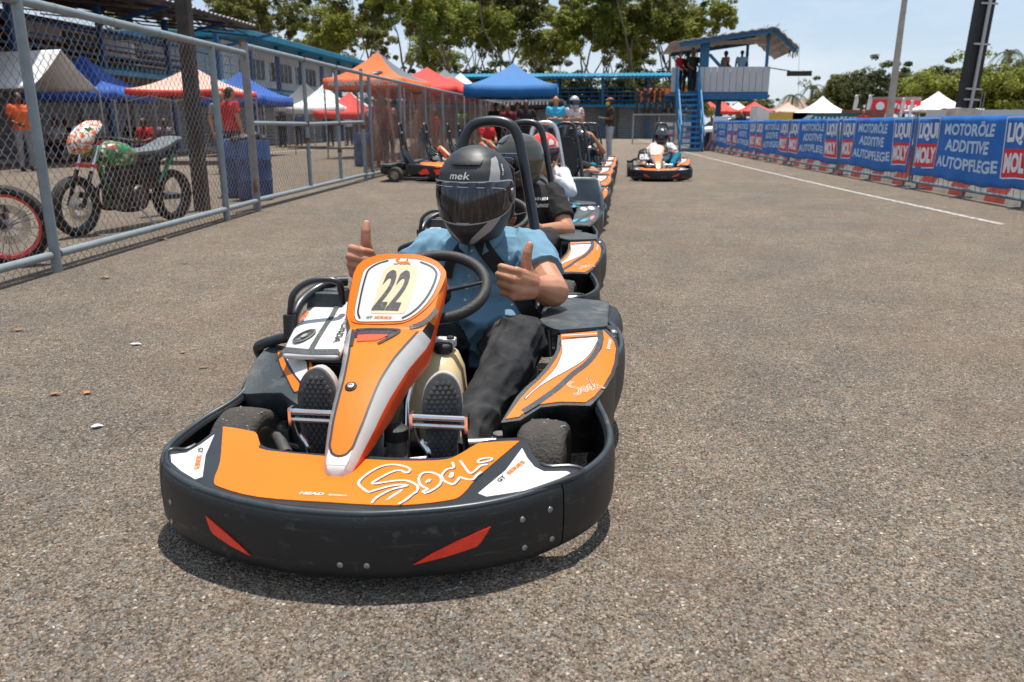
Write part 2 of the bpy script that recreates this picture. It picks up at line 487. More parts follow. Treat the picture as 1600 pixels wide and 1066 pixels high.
# worn gaps in the near end of the line are covered by grit: loose stones
M_LEAF = mat('dry_leaf', (.30, .16, .07), .7, vary=.35, vscale=30)
M_LEAF_O = mat('orange_leaf', (.62, .17, .03), .6, vary=.2, vscale=60)
M_PAPER = mat('paper_scrap', (.62, .64, .68), .6, vary=.1, vscale=40)
def leaf(px, py, L, w, rz, m, label, cat='leaf', curl=.25):
    mb = MB(); secs = []
    for i in range(9):
        t = i / 8; hw = w * math.sin(math.pi * min(1, t * .97 + .02)) ** .8 / 2 * (1 + .15 * math.sin(9 * t + px))
        z = .004 + curl * L * (t - .5) ** 2 + .06 * L * math.sin(5 * t + px)**2
        secs.append([V(((t - .5) * L, -hw, z + abs(hw) * .5)), V(((t - .5) * L, 0, z)), V(((t - .5) * L, hw, z + abs(hw) * .5))])
    mb.loft(secs, cap=False, closed=False)
    o = mb.build('fallen_leaf' if cat == 'leaf' else 'paper_scrap', m); o.location = (px, py, 0); o.rotation_euler = (0, 0, rz)
    so = o.modifiers.new('t', 'SOLIDIFY'); so.thickness = .0012
    tag(o, label, cat)
# ================================================================ KART
M_PLAST = mat('black_plastic', (.010, .012, .014), .46, dirt=(.15, .14, .125), dscale=22, dth=(.58, .9), bump=.12, bscale=220)
def streaks(m, col, sc, lo, hi):
    """long thin scuffs running along the plastic"""
    n, l = m.node_tree.nodes, m.node_tree.links; b = n['Principled BSDF']; t = n.new('ShaderNodeTexCoord'); mp_ = n.new('ShaderNodeMapping'); mp_.inputs['Scale'].default_value = sc; z = n.new('ShaderNodeTexNoise'); z.inputs['Scale'].default_value = 1; z.inputs['Detail'].default_value = 10; z.inputs['Roughness'].default_value = .72
    l.new(t.outputs['Object'], mp_.inputs[0]); l.new(mp_.outputs[0], z.inputs['Vector']); c = n.new('ShaderNodeMapRange'); c.inputs['From Min'].default_value = lo; c.inputs['From Max'].default_value = hi; c.inputs['To Max'].default_value = .7; l.new(z.outputs['Fac'], c.inputs[0])
    x = n.new('ShaderNodeMixRGB'); x.inputs[2].default_value = (*col, 1); l.new(c.outputs[0], x.inputs[0]); k = b.inputs['Base Color'].links; src = k[0].from_socket; l.new(src, x.inputs[1]); l.new(x.outputs[0], b.inputs['Base Color'])
streaks(M_PLAST, (.13, .125, .115), (7, 7, 95), .60, .74)
M_PLAST2 = mat('grey_black_plastic', (.035, .045, .05), .5, dirt=(.16, .15, .13), dscale=9, dth=(.5, .85), bump=.15, bscale=160)
M_RIMB = mat('bumper_rim_plastic', (.032, .042, .048), .34, vary=.25, vscale=20, dirt=(.16, .15, .14), dscale=30, dth=(.58, .85))
M_BORDER = mat('black_gloss_edge', (.018, .021, .024), .3, vary=.2, dirt=(.08, .08, .075), dscale=25, dth=(.6, .9))
M_ORANGE = mat('orange_sticker', (.73, .158, .003), .40, vary=.06, vscale=3, coat=.06, spec=.3, dirt=(.30, .12, .045), dscale=34, dth=(.62, .80))
streaks(M_ORANGE, (.22, .09, .03), (60, 9, 9), .66, .78)
M_ORED = mat('orange_red_plastic', (.80, .075, .012), .34, vary=.06, vscale=4, coat=.2)
M_WHITE = mat('white_sticker', (.60, .59, .565), .35, vary=.04, vscale=5, coat=.2, dirt=(.45, .42, .37), dscale=22, dth=(.62, .88))
M_INK = mat('black_ink', (.02, .02, .022), .4, vary=.3, vscale=90)
M_CREAM = mat('cream_sticker', (.62, .53, .33), .4, vary=.06, vscale=20, col2=(.57, .49, .31))
M_NUM = mat('worn_number_ink', (.045, .042, .04), .5, dirt=(.14, .125, .10), dscale=60, dth=(.5, .7))
M_REFL = mat('red_reflector', (.88, .030, .010), .22, vary=.12, vscale=40, coat=.8, bump=.25, bscale=300)
M_TYRE = mat('tyre_rubber', (.026, .024, .022), .82, vary=.25, vscale=20, dirt=(.085, .072, .060), dscale=10, dth=(.3, .7), bump=.7, bscale=130)
M_STONE = mat('grit', (.24, .22, .2), .85, vary=.4, vscale=60)
M_RIM = mat('rim_alloy', (.55, .47, .36), .35, metal=.8, vary=.2, vscale=20, dirt=(.12, .09, .06), dscale=20)
M_CHROME = mat('chromed_steel', (.72, .72, .72), .16, metal=1, vary=.08, vscale=30, dirt=(.2, .14, .09), dscale=40, dth=(.62, .8))
M_STEEL = mat('plain_steel', (.42, .41, .40), .38, metal=.9, vary=.2, vscale=30, dirt=(.10, .08, .06), dscale=30)
M_TUBE = mat('dark_painted_tube', (.010, .015, .020), .38, vary=.25, vscale=15, coat=.2, dirt=(.1, .1, .1), dscale=30, dth=(.65, .85))
M_RUBBER = mat('wheel_grip', (.018, .018, .019), .55, vary=.2, bump=.3, bscale=240)
M_TANK = mat('yellowed_tank', (.62, .46, .24), .36, vary=.06, vscale=6, dirt=(.32, .14, .05), dscale=5, dth=(.56, .9), col2=(.68, .56, .36))
M_SEAT = mat('seat_shell', (.022, .026, .03), .38, vary=.2, bump=.1, bscale=100)
M_SEATG = mat('grey_blue_seat', (.06, .085, .105), .45, vary=.12, vscale=6, bump=.1, bscale=120, dirt=(.2, .19, .17), dscale=9, dth=(.6, .9))
M_PAD = mat('black_vinyl', (.014, .014, .015), .5, bump=.25, bscale=90, vary=.2)
M_WEB = mat('seat_belt_webbing', (.012, .012, .013), .62, bump=.5, bscale=400, vary=.25, vscale=100)
M_FLOOR = mat('floor_tray', (.05, .05, .05), .45, metal=.6, vary=.3, dirt=(.13, .11, .09), dscale=12)
M_TEAL = mat('teal_sticker', (.03, .30, .42), .4, vary=.05)

# plan of the wrap-round bumper, right half from the nose, with the height of its rim
BR = [(0, -.034, .205), (.10, -.030, .205), (.20, -.010, .206), (.30, .018, .208), (.39, .058, .21), (.47, .112, .213), (.545, .180, .216), (.605, .260, .222), (.640, .350, .228), (.648, .430, .238),
      (.635, .520, .252), (.612, .60, .268), (.600, .68, .282), (.620, .78, .298), (.652, .89, .312), (.675, 1.0, .322), (.678, 1.10, .328), (.668, 1.20, .332), (.64, 1.29, .335)]
BLF = [(0, -.034, .205), (-.10, -.026, .205), (-.20, -.004, .206), (-.29, .026, .208), (-.37, .065, .21), (-.44, .115, .213), (-.495, .175, .216), (-.522, .25, .222), (-.520, .33, .23), (-.502, .41, .243),
      (-.470, .48, .258), (-.452, .54, .272), (-.454, .60, .295), (-.464, .67, .32), (-.45, .73, .34), (-.41, .77, .35)]
BP = list(reversed(spline(BLF, 5))) + spline(BR, 5)[1:]
BI0 = (len(BLF) - 1) * 5
BXY = [V((p[0], p[1])) for p in BP]
BL = [0.]
for i in range(1, len(BP)): BL.append(BL[-1] + (BXY[i] - BXY[i - 1]).length)
BMID = BL[BI0]
def bpt(s):
    """point, outward normal and rim height at arc length s from the nose"""
    s += BMID
    i = max(0, min(len(BL) - 2, next((k for k in range(len(BL) - 1) if BL[k + 1] >= s), len(BL) - 2)))
    t = (s - BL[i]) / max(1e-9, BL[i + 1] - BL[i])
    p = BXY[i].lerp(BXY[i + 1], t)
    j0, j1 = max(0, i - 1), min(len(BP) - 1, i + 2)
    d = (BXY[j1] - BXY[j0]).normalized()
    return p, V((d.y, -d.x)), BP[i][2] * (1 - t) + BP[i + 1][2] * t
def bump_map(s, z, w):
    p, n, zt = bpt(s)
    e = .010 + .004 * math.sin(max(0, min(1, (z - .05) / max(.01, zt - .05))) * math.pi) + w
    return (p.x + n.x * e, p.y + n.y * e, z)
def x2s(x):
    if x >= 0:
        for i in range(BI0, len(BP) - 1):
            if BP[i + 1][0] >= x: return BL[i] + (x - BP[i][0]) / (BP[i + 1][0] - BP[i][0]) * (BL[i + 1] - BL[i]) - BMID
    for i in range(BI0, 0, -1):
        if BP[i - 1][0] <= x: return BL[i] - (x - BP[i][0]) / (BP[i - 1][0] - BP[i][0]) * (BL[i] - BL[i - 1]) - BMID
def wall(name, s0, s1, root, n=40):
    mb = MB(); secs = []
    for k in range(n + 1):
        s = s0 + (s1 - s0) * k / n
        p, nn, zt = bpt(s)
        side = min(1, max(0, (abs(s) - .5) / .5))
        zb = .04 + .02 * side + (.10 * min(1, max(0, (abs(s) - 1.2) / .3)))
        zb += .0025 * noise.noise(V((s * 9, 0, 0)))
        h = zt - zb
        prof = [(-.017, zt - .012), (-.014, zt - .002), (-.006, zt + .004), (.003, zt + .002), (.009, zt - .008), (.0115, zt - .03), (.0135, zt - h * .4), (.0125, zt - h * .65), (.010, zb + .03), (.004, zb + .010), (-.006, zb), (-.018, zb - .001), (-.022, zb + .006), (-.004, zb + .03), (-.001, zt - .04), (-.004, zt - .016)]
        secs.append([V((p.x + nn.x * a, p.y + nn.y * a, z)) for a, z in prof])
    mb.loft(secs, mi=0)
    rim = []
    for k in range(n + 1):
        p, nn, zt = bpt(s0 + (s1 - s0) * k / n); rim.append((p.x - nn.x * .003, p.y - nn.y * .003, zt + .001))
    mb.tube(rim, .0085, 8, mi=1)
    return mb.build(name, [M_PLAST, M_RIMB], root, ang=50)

def deckz(x, y): return .205 + .045 * min(1, max(0, y / .35)) + .004 * (1 - min(1, abs(x) / .4))
def dmap(x, y, w): return (x, y, deckz(x, y) + w)
def podz(x, y): return .25 + .3 * (min(y, 1.0) - .5) + .15 * (.64 - x) - .25 * max(0, x - .635)
def pmap(sd):
    return lambda x, y, w: (sd * x, y, podz(x, y) + w)
def mir(h):  # right half of a symmetric outline to the full one
    return h + [(-x, y) for x, y in reversed(h) if abs(x) > 1e-6]

# steering fairing: lower stem then number plate, all in the leaning plane (u sideways, v along the slope)
FC = -.015
def fhalf(v):
    t = [(-.016, .010), (-.012, .020), (-.005, .028), (.004, .033), (.012, .036), (.04, .043), (.14, .061), (.26, .076), (.38, .096), (.50, .123), (.58, .140), (.66, .147), (.74, .149), (.765, .143), (.785, .128), (.798, .098), (.806, .06)]
    for (a, x), (b, y) in zip(t, t[1:]):
        if v <= b: return x + (y - x) * max(0, (v - a)) / (b - a)
    return t[-1][1]
def fline(v):
    # slope point and normal
    v1 = .536
    d1 = V((0, .48, .235)).normalized(); d2 = V((0, .2, .19)).normalized()
    if v < v1: return V((FC, .12, .24)) + d1 * v + V((0, -d1.z, d1.y)) * .034 * math.sin(math.pi * v / v1), V((0, -d1.z, d1.y))
    return V((FC, .12, .24)) + d1 * v1 + d2 * (v - v1), V((0, -d2.z, d2.y))
def fmap(u, v, w):
    p, n = fline(v)
    return p + V((u, 0, 0)) + n * (w - .10 * u * u * 6 * .25)

def wheel(name, c, r, wd_, root, sd, seed, steer=0):
    """slick tyre with picked-up grit, plus rim"""
    M = Matrix.Translation(c) @ Matrix.Rotation(steer, 4, 'Z') @ Matrix.Rotation(R(90), 4, 'Y')
    mb = MB(); h = wd_ / 2
    mb.lathe([(r * .56, -h * .82), (r * .66, -h * .96), (r * .80, -h), (r * .90, -h * .95), (r * .965, -h * .82), (r * .99, -h * .5), (r, 0), (r * .99, h * .5), (r * .965, h * .82), (r * .90, h * .95), (r * .80, h), (r * .66, h * .96), (r * .56, h * .82)], 40, M)
    q = random.Random(seed)
    for _ in range(90):
        a = q.uniform(0, 6.283); z = q.uniform(-h * .9, h * .9); rr = r * (.99 if abs(z) < h * .6 else .955); s = q.uniform(.0015, .0042)
        mb.ell(M @ V((rr * math.cos(a), rr * math.sin(a), z)), (s * 1.2, s, s * .9), seg=6, rings=4, mi=1)
    t = mb.build('tyre', [M_TYRE, M_STONE], None, ang=60)
    w = bpy.data.objects.new('wheel', None); link(w, root); w.empty_display_size = .05
    t.parent = w; ALLKIDS.setdefault(w.name, []).append(t)
    mb = MB()
    mb.lathe([(r * .18, -h * .5), (r * .30, -h * .45), (r * .50, -h * .62), (r * .57, -h * .84), (r * .60, -h * .86), (r * .585, -h * .7), (r * .5, 0), (r * .585, h * .7), (r * .60, h * .86), (r * .57, h * .84), (r * .50, h * .62), (r * .30, h * .45), (r * .18, h * .5), (r * .1, h * .7), (0, h * .72)], 28, M)
    mb.lathe([(0, -h * .8), (r * .12, -h * .78), (r * .14, -h * .4)], 12, M)
    mb.build('rim', M_RIM, w)
    return w

def make_kart(first_label):
    root = thing('racing_kart', first_label, 'go-kart', group='rental karts in the queue')
    # --- bumpers
    S1, S0 = x2s(.53), x2s(-.475)
    wall('front_bumper', S0 + .002, S1 - .002, root, 60)
    wall('side_bumper', S1 + .002, BL[-1] - BMID, root, 44)
    wall('side_bumper', -BMID, S0 - .002, root, 36)
    for sd in (-1, 1):
        o = [(.206, .084), (.25, .112), (.30, .136), (.345, .152), (.372, .160), (.352, .126), (.342, .116), (.28, .100)] if sd > 0 else [(.176, .080), (.20, .100), (.235, .124), (.275, .145), (.294, .154), (.284, .122), (.275, .112), (.225, .093)]
        o = [(x2s(sd * a), z) for a, z in o]
        if sd < 0: o.reverse()
        mb = MB(); patch(mb, o, bump_map, .02, .003, 0); mb.build('reflector', M_REFL, root, ang=30)
    # --- rivets and bolts of the bumper
    mb = MB()
    for x, z in ((.045, .085), (.105, .085), (.44, .16), (.445, .085), (.50, .165), (.505, .085), (-.43, .14), (-.44, .08), (-.49, .13), (-.485, .075)):
        p = V(bump_map(x2s(x), z, -.001)); n = bpt(x2s(x))[1]
        M = Matrix.Translation(p) @ V((n.x, n.y, 0)).to_track_quat('Z', 'Y').to_matrix().to_4x4()
        mb = MB(); mb.lathe([(.0075, 0), (.007, .002), (.0035, .0032), (.003, .0015), (0, .0015)], 10, M)
        mb.build('bolt', M_STEEL, root)
    # --- front deck
    base = [(0, .213), (.15, .216), (.24, .232), (.283, .268), (.312, .318), (.335, .331), (.40, .352), (.425, .345), (.455, .262), (.490, .216), (.545, .222), (.578, .212), (.572, .188), (.525, .150), (.45, .093), (.365, .042), (.28, .008), (.165, -.020), (0, -.026)]
    lbase = [(-a, b) for a, b in base if a < .41 and a > 0] 
    lbase = [(-.535, .0)] and [(-.15, .216), (-.24, .232), (-.283, .268), (-.312, .312), (-.335, .322), (-.395, .342), (-.42, .335), (-.434, .25), (-.452, .206), (-.484, .205), (-.494, .185), (-.465, .135), (-.42, .10), (-.35, .055), (-.28, .022), (-.165, -.010)]
    base = spline(base + list(reversed(lbase)), 3, True)
    mb = MB(); base = [(x, y + .010) for x, y in base]; patch(mb, list(reversed(base)), dmap, .03, .008, -.010); mb.tube([dmap(x, y, -.004) for x, y in base if y < .245 and not (abs(x) < .33 and y > .14)], .0075, 8); mb.build('front_deck', M_BORDER, root, ang=45, bevel=.003)
    og = [(0, .205), (.14, .208), (.235, .225), (.268, .258), (.298, .306), (.322, .320), (.403, .338), (.399, .315), (.332, .163), (.306, .078), (.275, .050), (.165, .018), (0, .012)]
    og = spline(mir(og)[:-1], 3, True)
    mb = MB(); patch(mb, list(reversed(og)), dmap, .03, .0022, -.002); mb.build('orange_skin', M_ORANGE, root)
    wt = [(.342, .087), (.393, .193), (.421, .303), (.440, .255), (.462, .216), (.487, .197), (.542, .204), (.552, .196), (.521, .163), (.45, .110), (.364, .076)]
    for sd in (-1, 1):
        w = wt if sd > 0 else [(-.342, .090), (-.385, .19), (-.413, .295), (-.424, .24), (-.44, .196), (-.462, .188), (-.476, .182), (-.455, .148), (-.41, .112), (-.355, .078)]
        w = list(w)
        if sd < 0: w.reverse()
        mb = MB(); patch(mb, w, dmap, .03, .0022, -.002); mb.build('white_corner', M_WHITE, root)
    mb = MB()
    for st in DECKSTROKES:
        st2 = [(x + .004, y - .003) for x, y in st]
        ribbon(mb, st2, .0030, dmap, off=.0007, thick=.0003, mi=1)
        ribbon(mb, st, .0062, dmap, off=.0011, thick=.0003, mi=0)
    patch(mb, DECKSLIVER, dmap, None, .0004, .0011, 0, sides=False)
    letter(mb, 'HEAD', dmap, (-.045, .040), .011, .06, off=.0008, mi=0, bold=.03, shear=.2)
    letter(mb, 'system', dmap, (.018, .038), .008, .045, off=.0008, mi=0, shear=.3)
    mb.build('deck_lettering', [M_WHITE, M_INK], root, weld=False)
    mb = MB()
    for sd, a in ((1, R(62)), (-1, R(-68))):
        mb = MB(); c = (sd * .405, .185) if sd > 0 else (-.395, .175)
        dx, dy = math.cos(a), math.sin(a)
        letter(mb, 'GT', dmap, (c[0] - dx * .036, c[1] - dy * .036) if sd > 0 else (c[0] - dx * .036, c[1] - dy * .036), .013, .028, rot=a, off=.0008, mi=0, bold=.03, shear=.15)
        letter(mb, 'SERIES', dmap, (c[0] + dx * .024, c[1] + dy * .024), .013, .072, rot=a, off=.0008, mi=1, bold=.03, shear=.15)
        mb.build('corner_lettering', [M_INK, M_ORANGE], root, weld=False)
    # --- steering fairing
    mb = MB(); N = 150; secs = []
    VS = [-.016 + .822 * i / N for i in range(N + 1)]
    for v in VS:
        h = fhalf(v); p, n = fline(v)
        pl = min(1, max(0, (v - .50) / .08))                      # 0 stem, 1 number plate
        ch = (.012 + .017 * min(1, v / .3)) * (1 - pl) + .010 * pl   # chamfer width
        wallh = (.040 + .075 * min(1, v / .25)) * (1 - pl * .45)
        prof = [(-h + ch, .0), (-h, -1.35 * ch - .004), (-h + .004, -wallh), (-h + .012, -wallh), (0, -.015 - .03 * (1 - pl)), (h - .012, -wallh), (h - .004, -wallh), (h, -1.35 * ch - .004), (h - ch, 0)]
        sec = []
        for u, w in prof:
            bulge = -.012 * (u / .15) ** 2 - .022 * max(0, (.012 - v) / .028) ** 2
            sec.append(p + V((u, 0, 0)) + n * (w + bulge))
        for u in (h * .5 - ch * .5, 0, -h * .5 + ch * .5):
            sec.append(p + V((u, 0, 0)) + n * (-.012 * (u / .15) ** 2 - .022 * max(0, (.012 - v) / .028) ** 2))
        secs.append(sec)
    mb.loft(secs)
    nper = len(secs[0])
    for fi, f in enumerate(mb.f):
        if len(f) != 4: continue
        i, k = divmod(fi, nper); v = VS[min(i, N)]
        if v < .012 and k not in (3, 4): mb.mi[fi] = 1
        elif k in (0, 7): mb.mi[fi] = 1 if v < .53 else (0 if v > .56 else 2)     # white chamfers on the stem
        elif k in (1, 6): mb.mi[fi] = 3
        elif k in (2, 3, 4, 5): mb.mi[fi] = 2
        else: mb.mi[fi] = 0
    mb.build('steering_fairing', [M_ORANGE, M_WHITE, M_PLAST, M_ORED], root, ang=45)
    def fm(u, v, w):
        p, n = fline(v); return p + V((u, 0, 0)) + n * (w - .012 * (u / .15) ** 2)
    fs = bpy.data.objects['steering_fairing'] if 'steering_fairing' in bpy.data.objects else None
    def hh(v): return fhalf(v) - (.012 + .017 * min(1, v / .3)) - .002
    side = [.525, .50, .46, .42, .38, .34, .30, .26, .22, .18, .14, .11, .085, .066]
    U = [(-hh(v), v) for v in side] + [(-.0235, .052), (-.016, .042), (0, .037), (.016, .042), (.0235, .052)] + [(hh(v), v) for v in reversed(side)]
    mb = MB(); ribbon(mb, U, .0062, fm, off=.0012, thick=.0005, smooth=2)
    mb.build('black_pinstripe', M_INK, root)
    mb = MB(); patch(mb, [(-hh(.066), .066), (-.0235, .050), (-.016, .040), (0, .035), (.016, .040), (.0235, .050), (hh(.066), .066), (hh(.03) + .004, .03), (.025, .013), (-.025, .013), (-hh(.03) - .004, .03)], fm, .012, .0008, .0002)
    mb.build('nose_tip', M_WHITE, root)
    # plate graphics in their own coordinates (v measured from the start of the plate)
    def pm(u, v, w): return fm(u - FC - .004, v + .536, w)
    rim = [(-.112, .016), (-.128, .042), (-.132, .09), (-.131, .150), (-.128, .193), (-.118, .222), (-.094, .245), (-.055, .258), (-.01, .263), (.03, .262), (.075, .253), (.11, .240), (.136, .215), (.138, .19), (.132, .155), (.12, .115), (.10, .078), (.076, .047), (.05, .024), (.02, .014), (-.045, .010)]
    rim = spline(rim, 3, True)
    mb = MB(); patch(mb, list(reversed(rim)), pm, .03, .0016, .0004)
    mb.build('plate_skin', M_ORANGE, root)
    wh = [(-.098, .024), (-.110, .044), (-.114, .08), (-.115, .132), (-.114, .192), (-.105, .214), (-.076, .234), (-.036, .246), (.02, .248), (.06, .243), (.095, .229), (.114, .210), (.118, .190), (.113, .154), (.101, .111), (.081, .071), (.058, .043), (.034, .027), (-.007, .022), (-.07, .02)]
    wh = [(.001 + (x - .001) * 1.05, .134 + (y - .134) * 1.03) for x, y in wh]; whs = spline(wh, 3, True)
    mb = MB(); patch(mb, list(reversed(whs)), pm, .03, .0008, .002, mi=0)
    ribbon(mb, wh, .0016, pm, off=.0028, thick=.0003, mi=1, closed=True)
    mb.build('number_field', [M_WHITE, M_INK], root)
    mb = MB()
    ribbon(mb, [(-.095, .028), (-.106, .05), (-.108, .085), (-.109, .135), (-.106, .195), (-.096, .215), (-.072, .232), (-.045, .241)], .006, pm, off=.0032, thick=.0003)
    ribbon(mb, [(.055, .240), (.09, .226), (.108, .208), (.111, .188), (.106, .152), (.094, .112), (.075, .075), (.053, .048), (.032, .032)], .007, pm, off=.0032, thick=.0003)
    mb.build('plate_trim', M_INK, root)
    cr = spline([(-.066, .054), (-.062, .10), (-.057, .175), (-.050, .208), (-.038, .221), (-.01, .225), (.037, .223), (.051, .213), (.055, .192), (.051, .152), (.044, .075), (.034, .050), (0, .046), (-.055, .046)], 2, True)
    mb = MB(); patch(mb, list(reversed(cr)), pm, .03, .0006, .003); mb.build('number_sticker', M_CREAM, root)
    mb = MB(); letter(mb, '22', pm, (-.011, .131), .148, .082, off=.0038, bold=.028, skew=.18, space=1.02)
    mb.build('number', M_NUM, root, weld=False, smooth=False)
    mb = MB(); script(mb, pm, (.0, .238), .024, .0042, off=.0034, sx=1.25, mi=0); mb.build('plate_script', M_ORANGE, root, weld=False); mb = MB()
    letter(mb, 'GT', pm, (-.066, .032), .0085, .019, off=.0034, mi=0, bold=.03, shear=.2)
    letter(mb, 'SERIES', pm, (-.025, .032), .0085, .055, off=.0034, mi=1, bold=.03, shear=.2)
    mb.build('plate_lettering', [M_INK, M_ORANGE], root, weld=False)
    # vent under the plate
    def lm(u, v, w): return fm(u - FC - .030 + .0, v, w)
    mb = MB()
    ribbon(mb, [(-.072, .428), (-.083, .485), (-.084, .512), (-.072, .521), (.030, .523), (.044, .518), (.040, .500), (.022, .470), (.002, .442)], .011, fm, off=.0006, thick=.003, smooth=3)
    patch(mb, [(-.084, .522), (.042, .524), (.034, .482), (-.080, .474)][::-1], fm, .02, .0016, .0002)
    mb.build('vent', M_PLAST, root)
    mb = MB(); patch(mb, [(-.072, .514), (.028, .516), (.020, .494), (-.070, .490)][::-1], fm, .02, .0012, .0016)
    mb.build('vent_slot', M_PAD, root)
    mb = MB(); patch(mb, [(-.070, .489), (.019, .493), (.006, .470), (-.008, .458), (-.064, .452)][::-1], fm, .02, .0012, .0014); mb.build('vent_scoop', M_ORED, root)
    mb = MB(); ribbon(mb, [(.142, .612), (.120, .572), (.092, .548), (.070, .540)], .016, fm, off=.0004, thick=.002); mb.build('plate_edge', M_PLAST, root)
    p, n = fline(.253); M = Matrix.Translation(p) @ n.to_track_quat('Z', 'Y').to_matrix().to_4x4() @ Matrix.Translation((-.022, 0, 0))
    mb = MB(); mb.lathe([(.0165, -.002), (.016, .003), (.012, .005), (.010, .003)], 20, M); mb.lathe([(.009, .002), (.009, .006), (.005, .0065), (.004, .004), (0, .004)], 14, M, mi=1)
    mb.build('fairing_bolt', [M_RUBBER, M_STEEL], root)
    mb = MB(); p, n = fline(.80)
    # --- steering wheel, column, struts
    wc = V((.075, .875, .545)); wn = V((0, -.62, .78)).normalized()
    wu = V((1, 0, 0)); wv = wn.cross(wu)
    rr = .146
    ring = [wc + wu * rr * 1.12 * math.cos(a) + wv * rr * .92 * math.sin(a) for a in [2 * math.pi * k / 40 for k in range(40)]]
    mb = MB(); mb.tube(ring, .0185, 14, closed=True); sw = mb.build('steering_wheel', M_RUBBER, root)
    mb = MB()
    for a in (R(12), R(168), R(270)):
        e = wc + wu * rr * 1.08 * math.cos(a) + wv * rr * .88 * math.sin(a)
        mb.bar(wc - wn * .03, e, .046, .010)
    mb.lathe([(0, -.05), (.045, -.05), (.045, -.02), (.03, -.01), (0, -.01)], 16, Matrix.Translation(wc) @ wn.to_track_quat('Z', 'Y').to_matrix().to_4x4())
    mb.build('spoke', M_PLAST, root, bevel=.003)
    mb = MB(); mb.tube([wc - wn * .03, V((.03, .45, .13))], .011, 10); mb.build('steering_column', M_STEEL, root)
    mb = MB()
    mb.tube([(.066, .62, .40), (.064, .50, .28), (.085, .40, .13)], .0115, 10)
    mb.build('support_tube', M_CHROME, root)
    mb = MB(); mb.bar((.028, .36, .35), (.028, .30, .10), .034, .006); mb.build('fairing_bracket', M_STEEL, root, bevel=.001)
    # --- floor, chassis rails, pedals
    mb = MB(); mb.box((0, .72, .048), (.62, 1.06, .006)); mb.build('floor_tray', M_FLOOR, root)
    mb = MB()
    for sd in (-1, 1):
        mb.tube(spline([(sd * .20, .05, .10), (sd * .28, .13, .075), (sd * .30, .5, .065), (sd * .33, .9, .065), (sd * .30, 1.5, .07), (sd * .28, 1.78, .09)], 5), .016, 10)
    for y in (.10, .55, 1.05, 1.62): mb.tube([(-.30, y, .075), (.30, y, .075)], .015, 10)
    mb.tube([(-.5, .555, .13), (.5, .555, .13)], .012, 10)
    mb.build('chassis_frame', M_TUBE, root)
    mb = MB()
    mb.tube([(-.47, .57, .13), (-.12, .44, .13), (.0, .42, .125)], .009, 8); mb.tube([(.47, .57, .135), (.24, .45, .15), (.0, .42, .125)], .009, 8)
    mb.build('tie_rod', M_STEEL, root)
    for sd, x in ((-1, -.139), (1, .196)):
        mb = MB(); w = .074
        mb.tube([(x - w, .345, .300), (x + w, .345, .300)], .0085, 10); mb.tube([(x - w, .342, .278), (x + w, .342, .278)], .0075, 10)
        for e in (-1, 1):
            mb.box((x + e * w, .345, .287), (.008, .03, .05))
        mb.tube(spline([(x - w + .008, .345, .28), (x - w + .02, .35, .23), (x - w + .045, .34, .19), (x - w + .045, .335, .09)], 4), .008, 8)
        mb.tube(spline([(x + w - .01, .345, .28), (x + w - .004, .35, .2), (x + w - .012, .345, .10)], 4), .008, 8)
        mb.build('pedal', M_CHROME, root)
    mb = MB(); M = Matrix.Translation((.062, .40, .165))
    mb.lathe([(0, 0), (.030, 0), (.030, .05), (0, .05)], 16, M, mi=1); mb.lathe([(0, .045), (.031, .045), (.033, .055), (.033, .078), (.026, .083), (0, .083)], 16, M)
    mb.box((.062, .40, .13), (.05, .06, .07), mi=1); mb.bar((-.02, .37, .12), (.15, .39, .13), .02, .014, mi=1)
    mb.build('brake_reservoir', [M_RUBBER, M_STEEL], root)
    mb = MB()
    for sd, a, b, r in ((-1, (-.24, .36, .165), (-.33, .50, .16), .017), (1, (.24, .44, .19), (.33, .46, .19), .014)):
        mb = MB(); mb.tube([a, b], r, 10)
        mb.box((sd * .335, .535, .13), (.07, .05, .09)); mb.tube([(sd * .33, .53, .19), (sd * .33, .53, .07)], .02, 10)
        if sd > 0: mb.tube([(.33, .46, .19), (.40, .44, .195)], .006, 8); mb.lathe([(.006, -.004), (.014, -.004), (.014, .004), (.006, .004)], 12, Matrix.Translation((.41, .437, .196)))
        mb.build('stub_axle', M_STEEL, root)
    # --- fuel tank
    mb = MB(); secs = []
    for z, w, d, cy in ((.09, .125, .10, .74), (.11, .14, .115, .74), (.20, .142, .115, .75), (.30, .128, .105, .77), (.345, .105, .085, .79), (.365, .075, .06, .80)):
        secs.append(oval((.050, cy, z), w, d, n=28, p=4))
    mb.loft(secs); mb.build('fuel_tank', M_TANK, root, ang=60)
    mb = MB(); mb.lathe([(0, .36), (.030, .36), (.030, .385), (.022, .39), (0, .39)], 18, Matrix.Translation((.12, .76, 0)), mi=1)
    mb.box((.10, .80, .378), (.10, .06, .03)); mb.lathe([(0, .39), (.012, .39), (.012, .402), (0, .403)], 12, Matrix.Translation((.135, .80, 0)), mi=1)
    mb.build('tank_cap', [M_WHITE, M_RUBBER], root, bevel=.004)
    mb = MB(); script(mb, lambda u, v, w: (.192, .72 - u, v), (.0, .225), .055, .008, sx=1., off=0); mb.build('tank_lettering', M_REFL, root)
    # --- side pods
    PO = [(.445, .52), (.501, .549), (.574, .568), (.597, .603), (.621, .657), (.642, .729), (.653, .8), (.657, .88), (.65, .916), (.628, .944), (.613, .965), (.618, .912), (.613, .854), (.591, .793), (.566, .739), (.536, .685), (.496, .619), (.466, .563)]
    PI_ = [(.395, .45), (.425, .502), (.452, .544), (.49, .607), (.53, .688), (.566, .747), (.59, .804), (.604, .864), (.607, .915), (.602, .955), (.479, .895), (.484, .85), (.485, .807), (.476, .757), (.458, .694), (.437, .638), (.413, .588), (.391, .531), (.361, .431)]
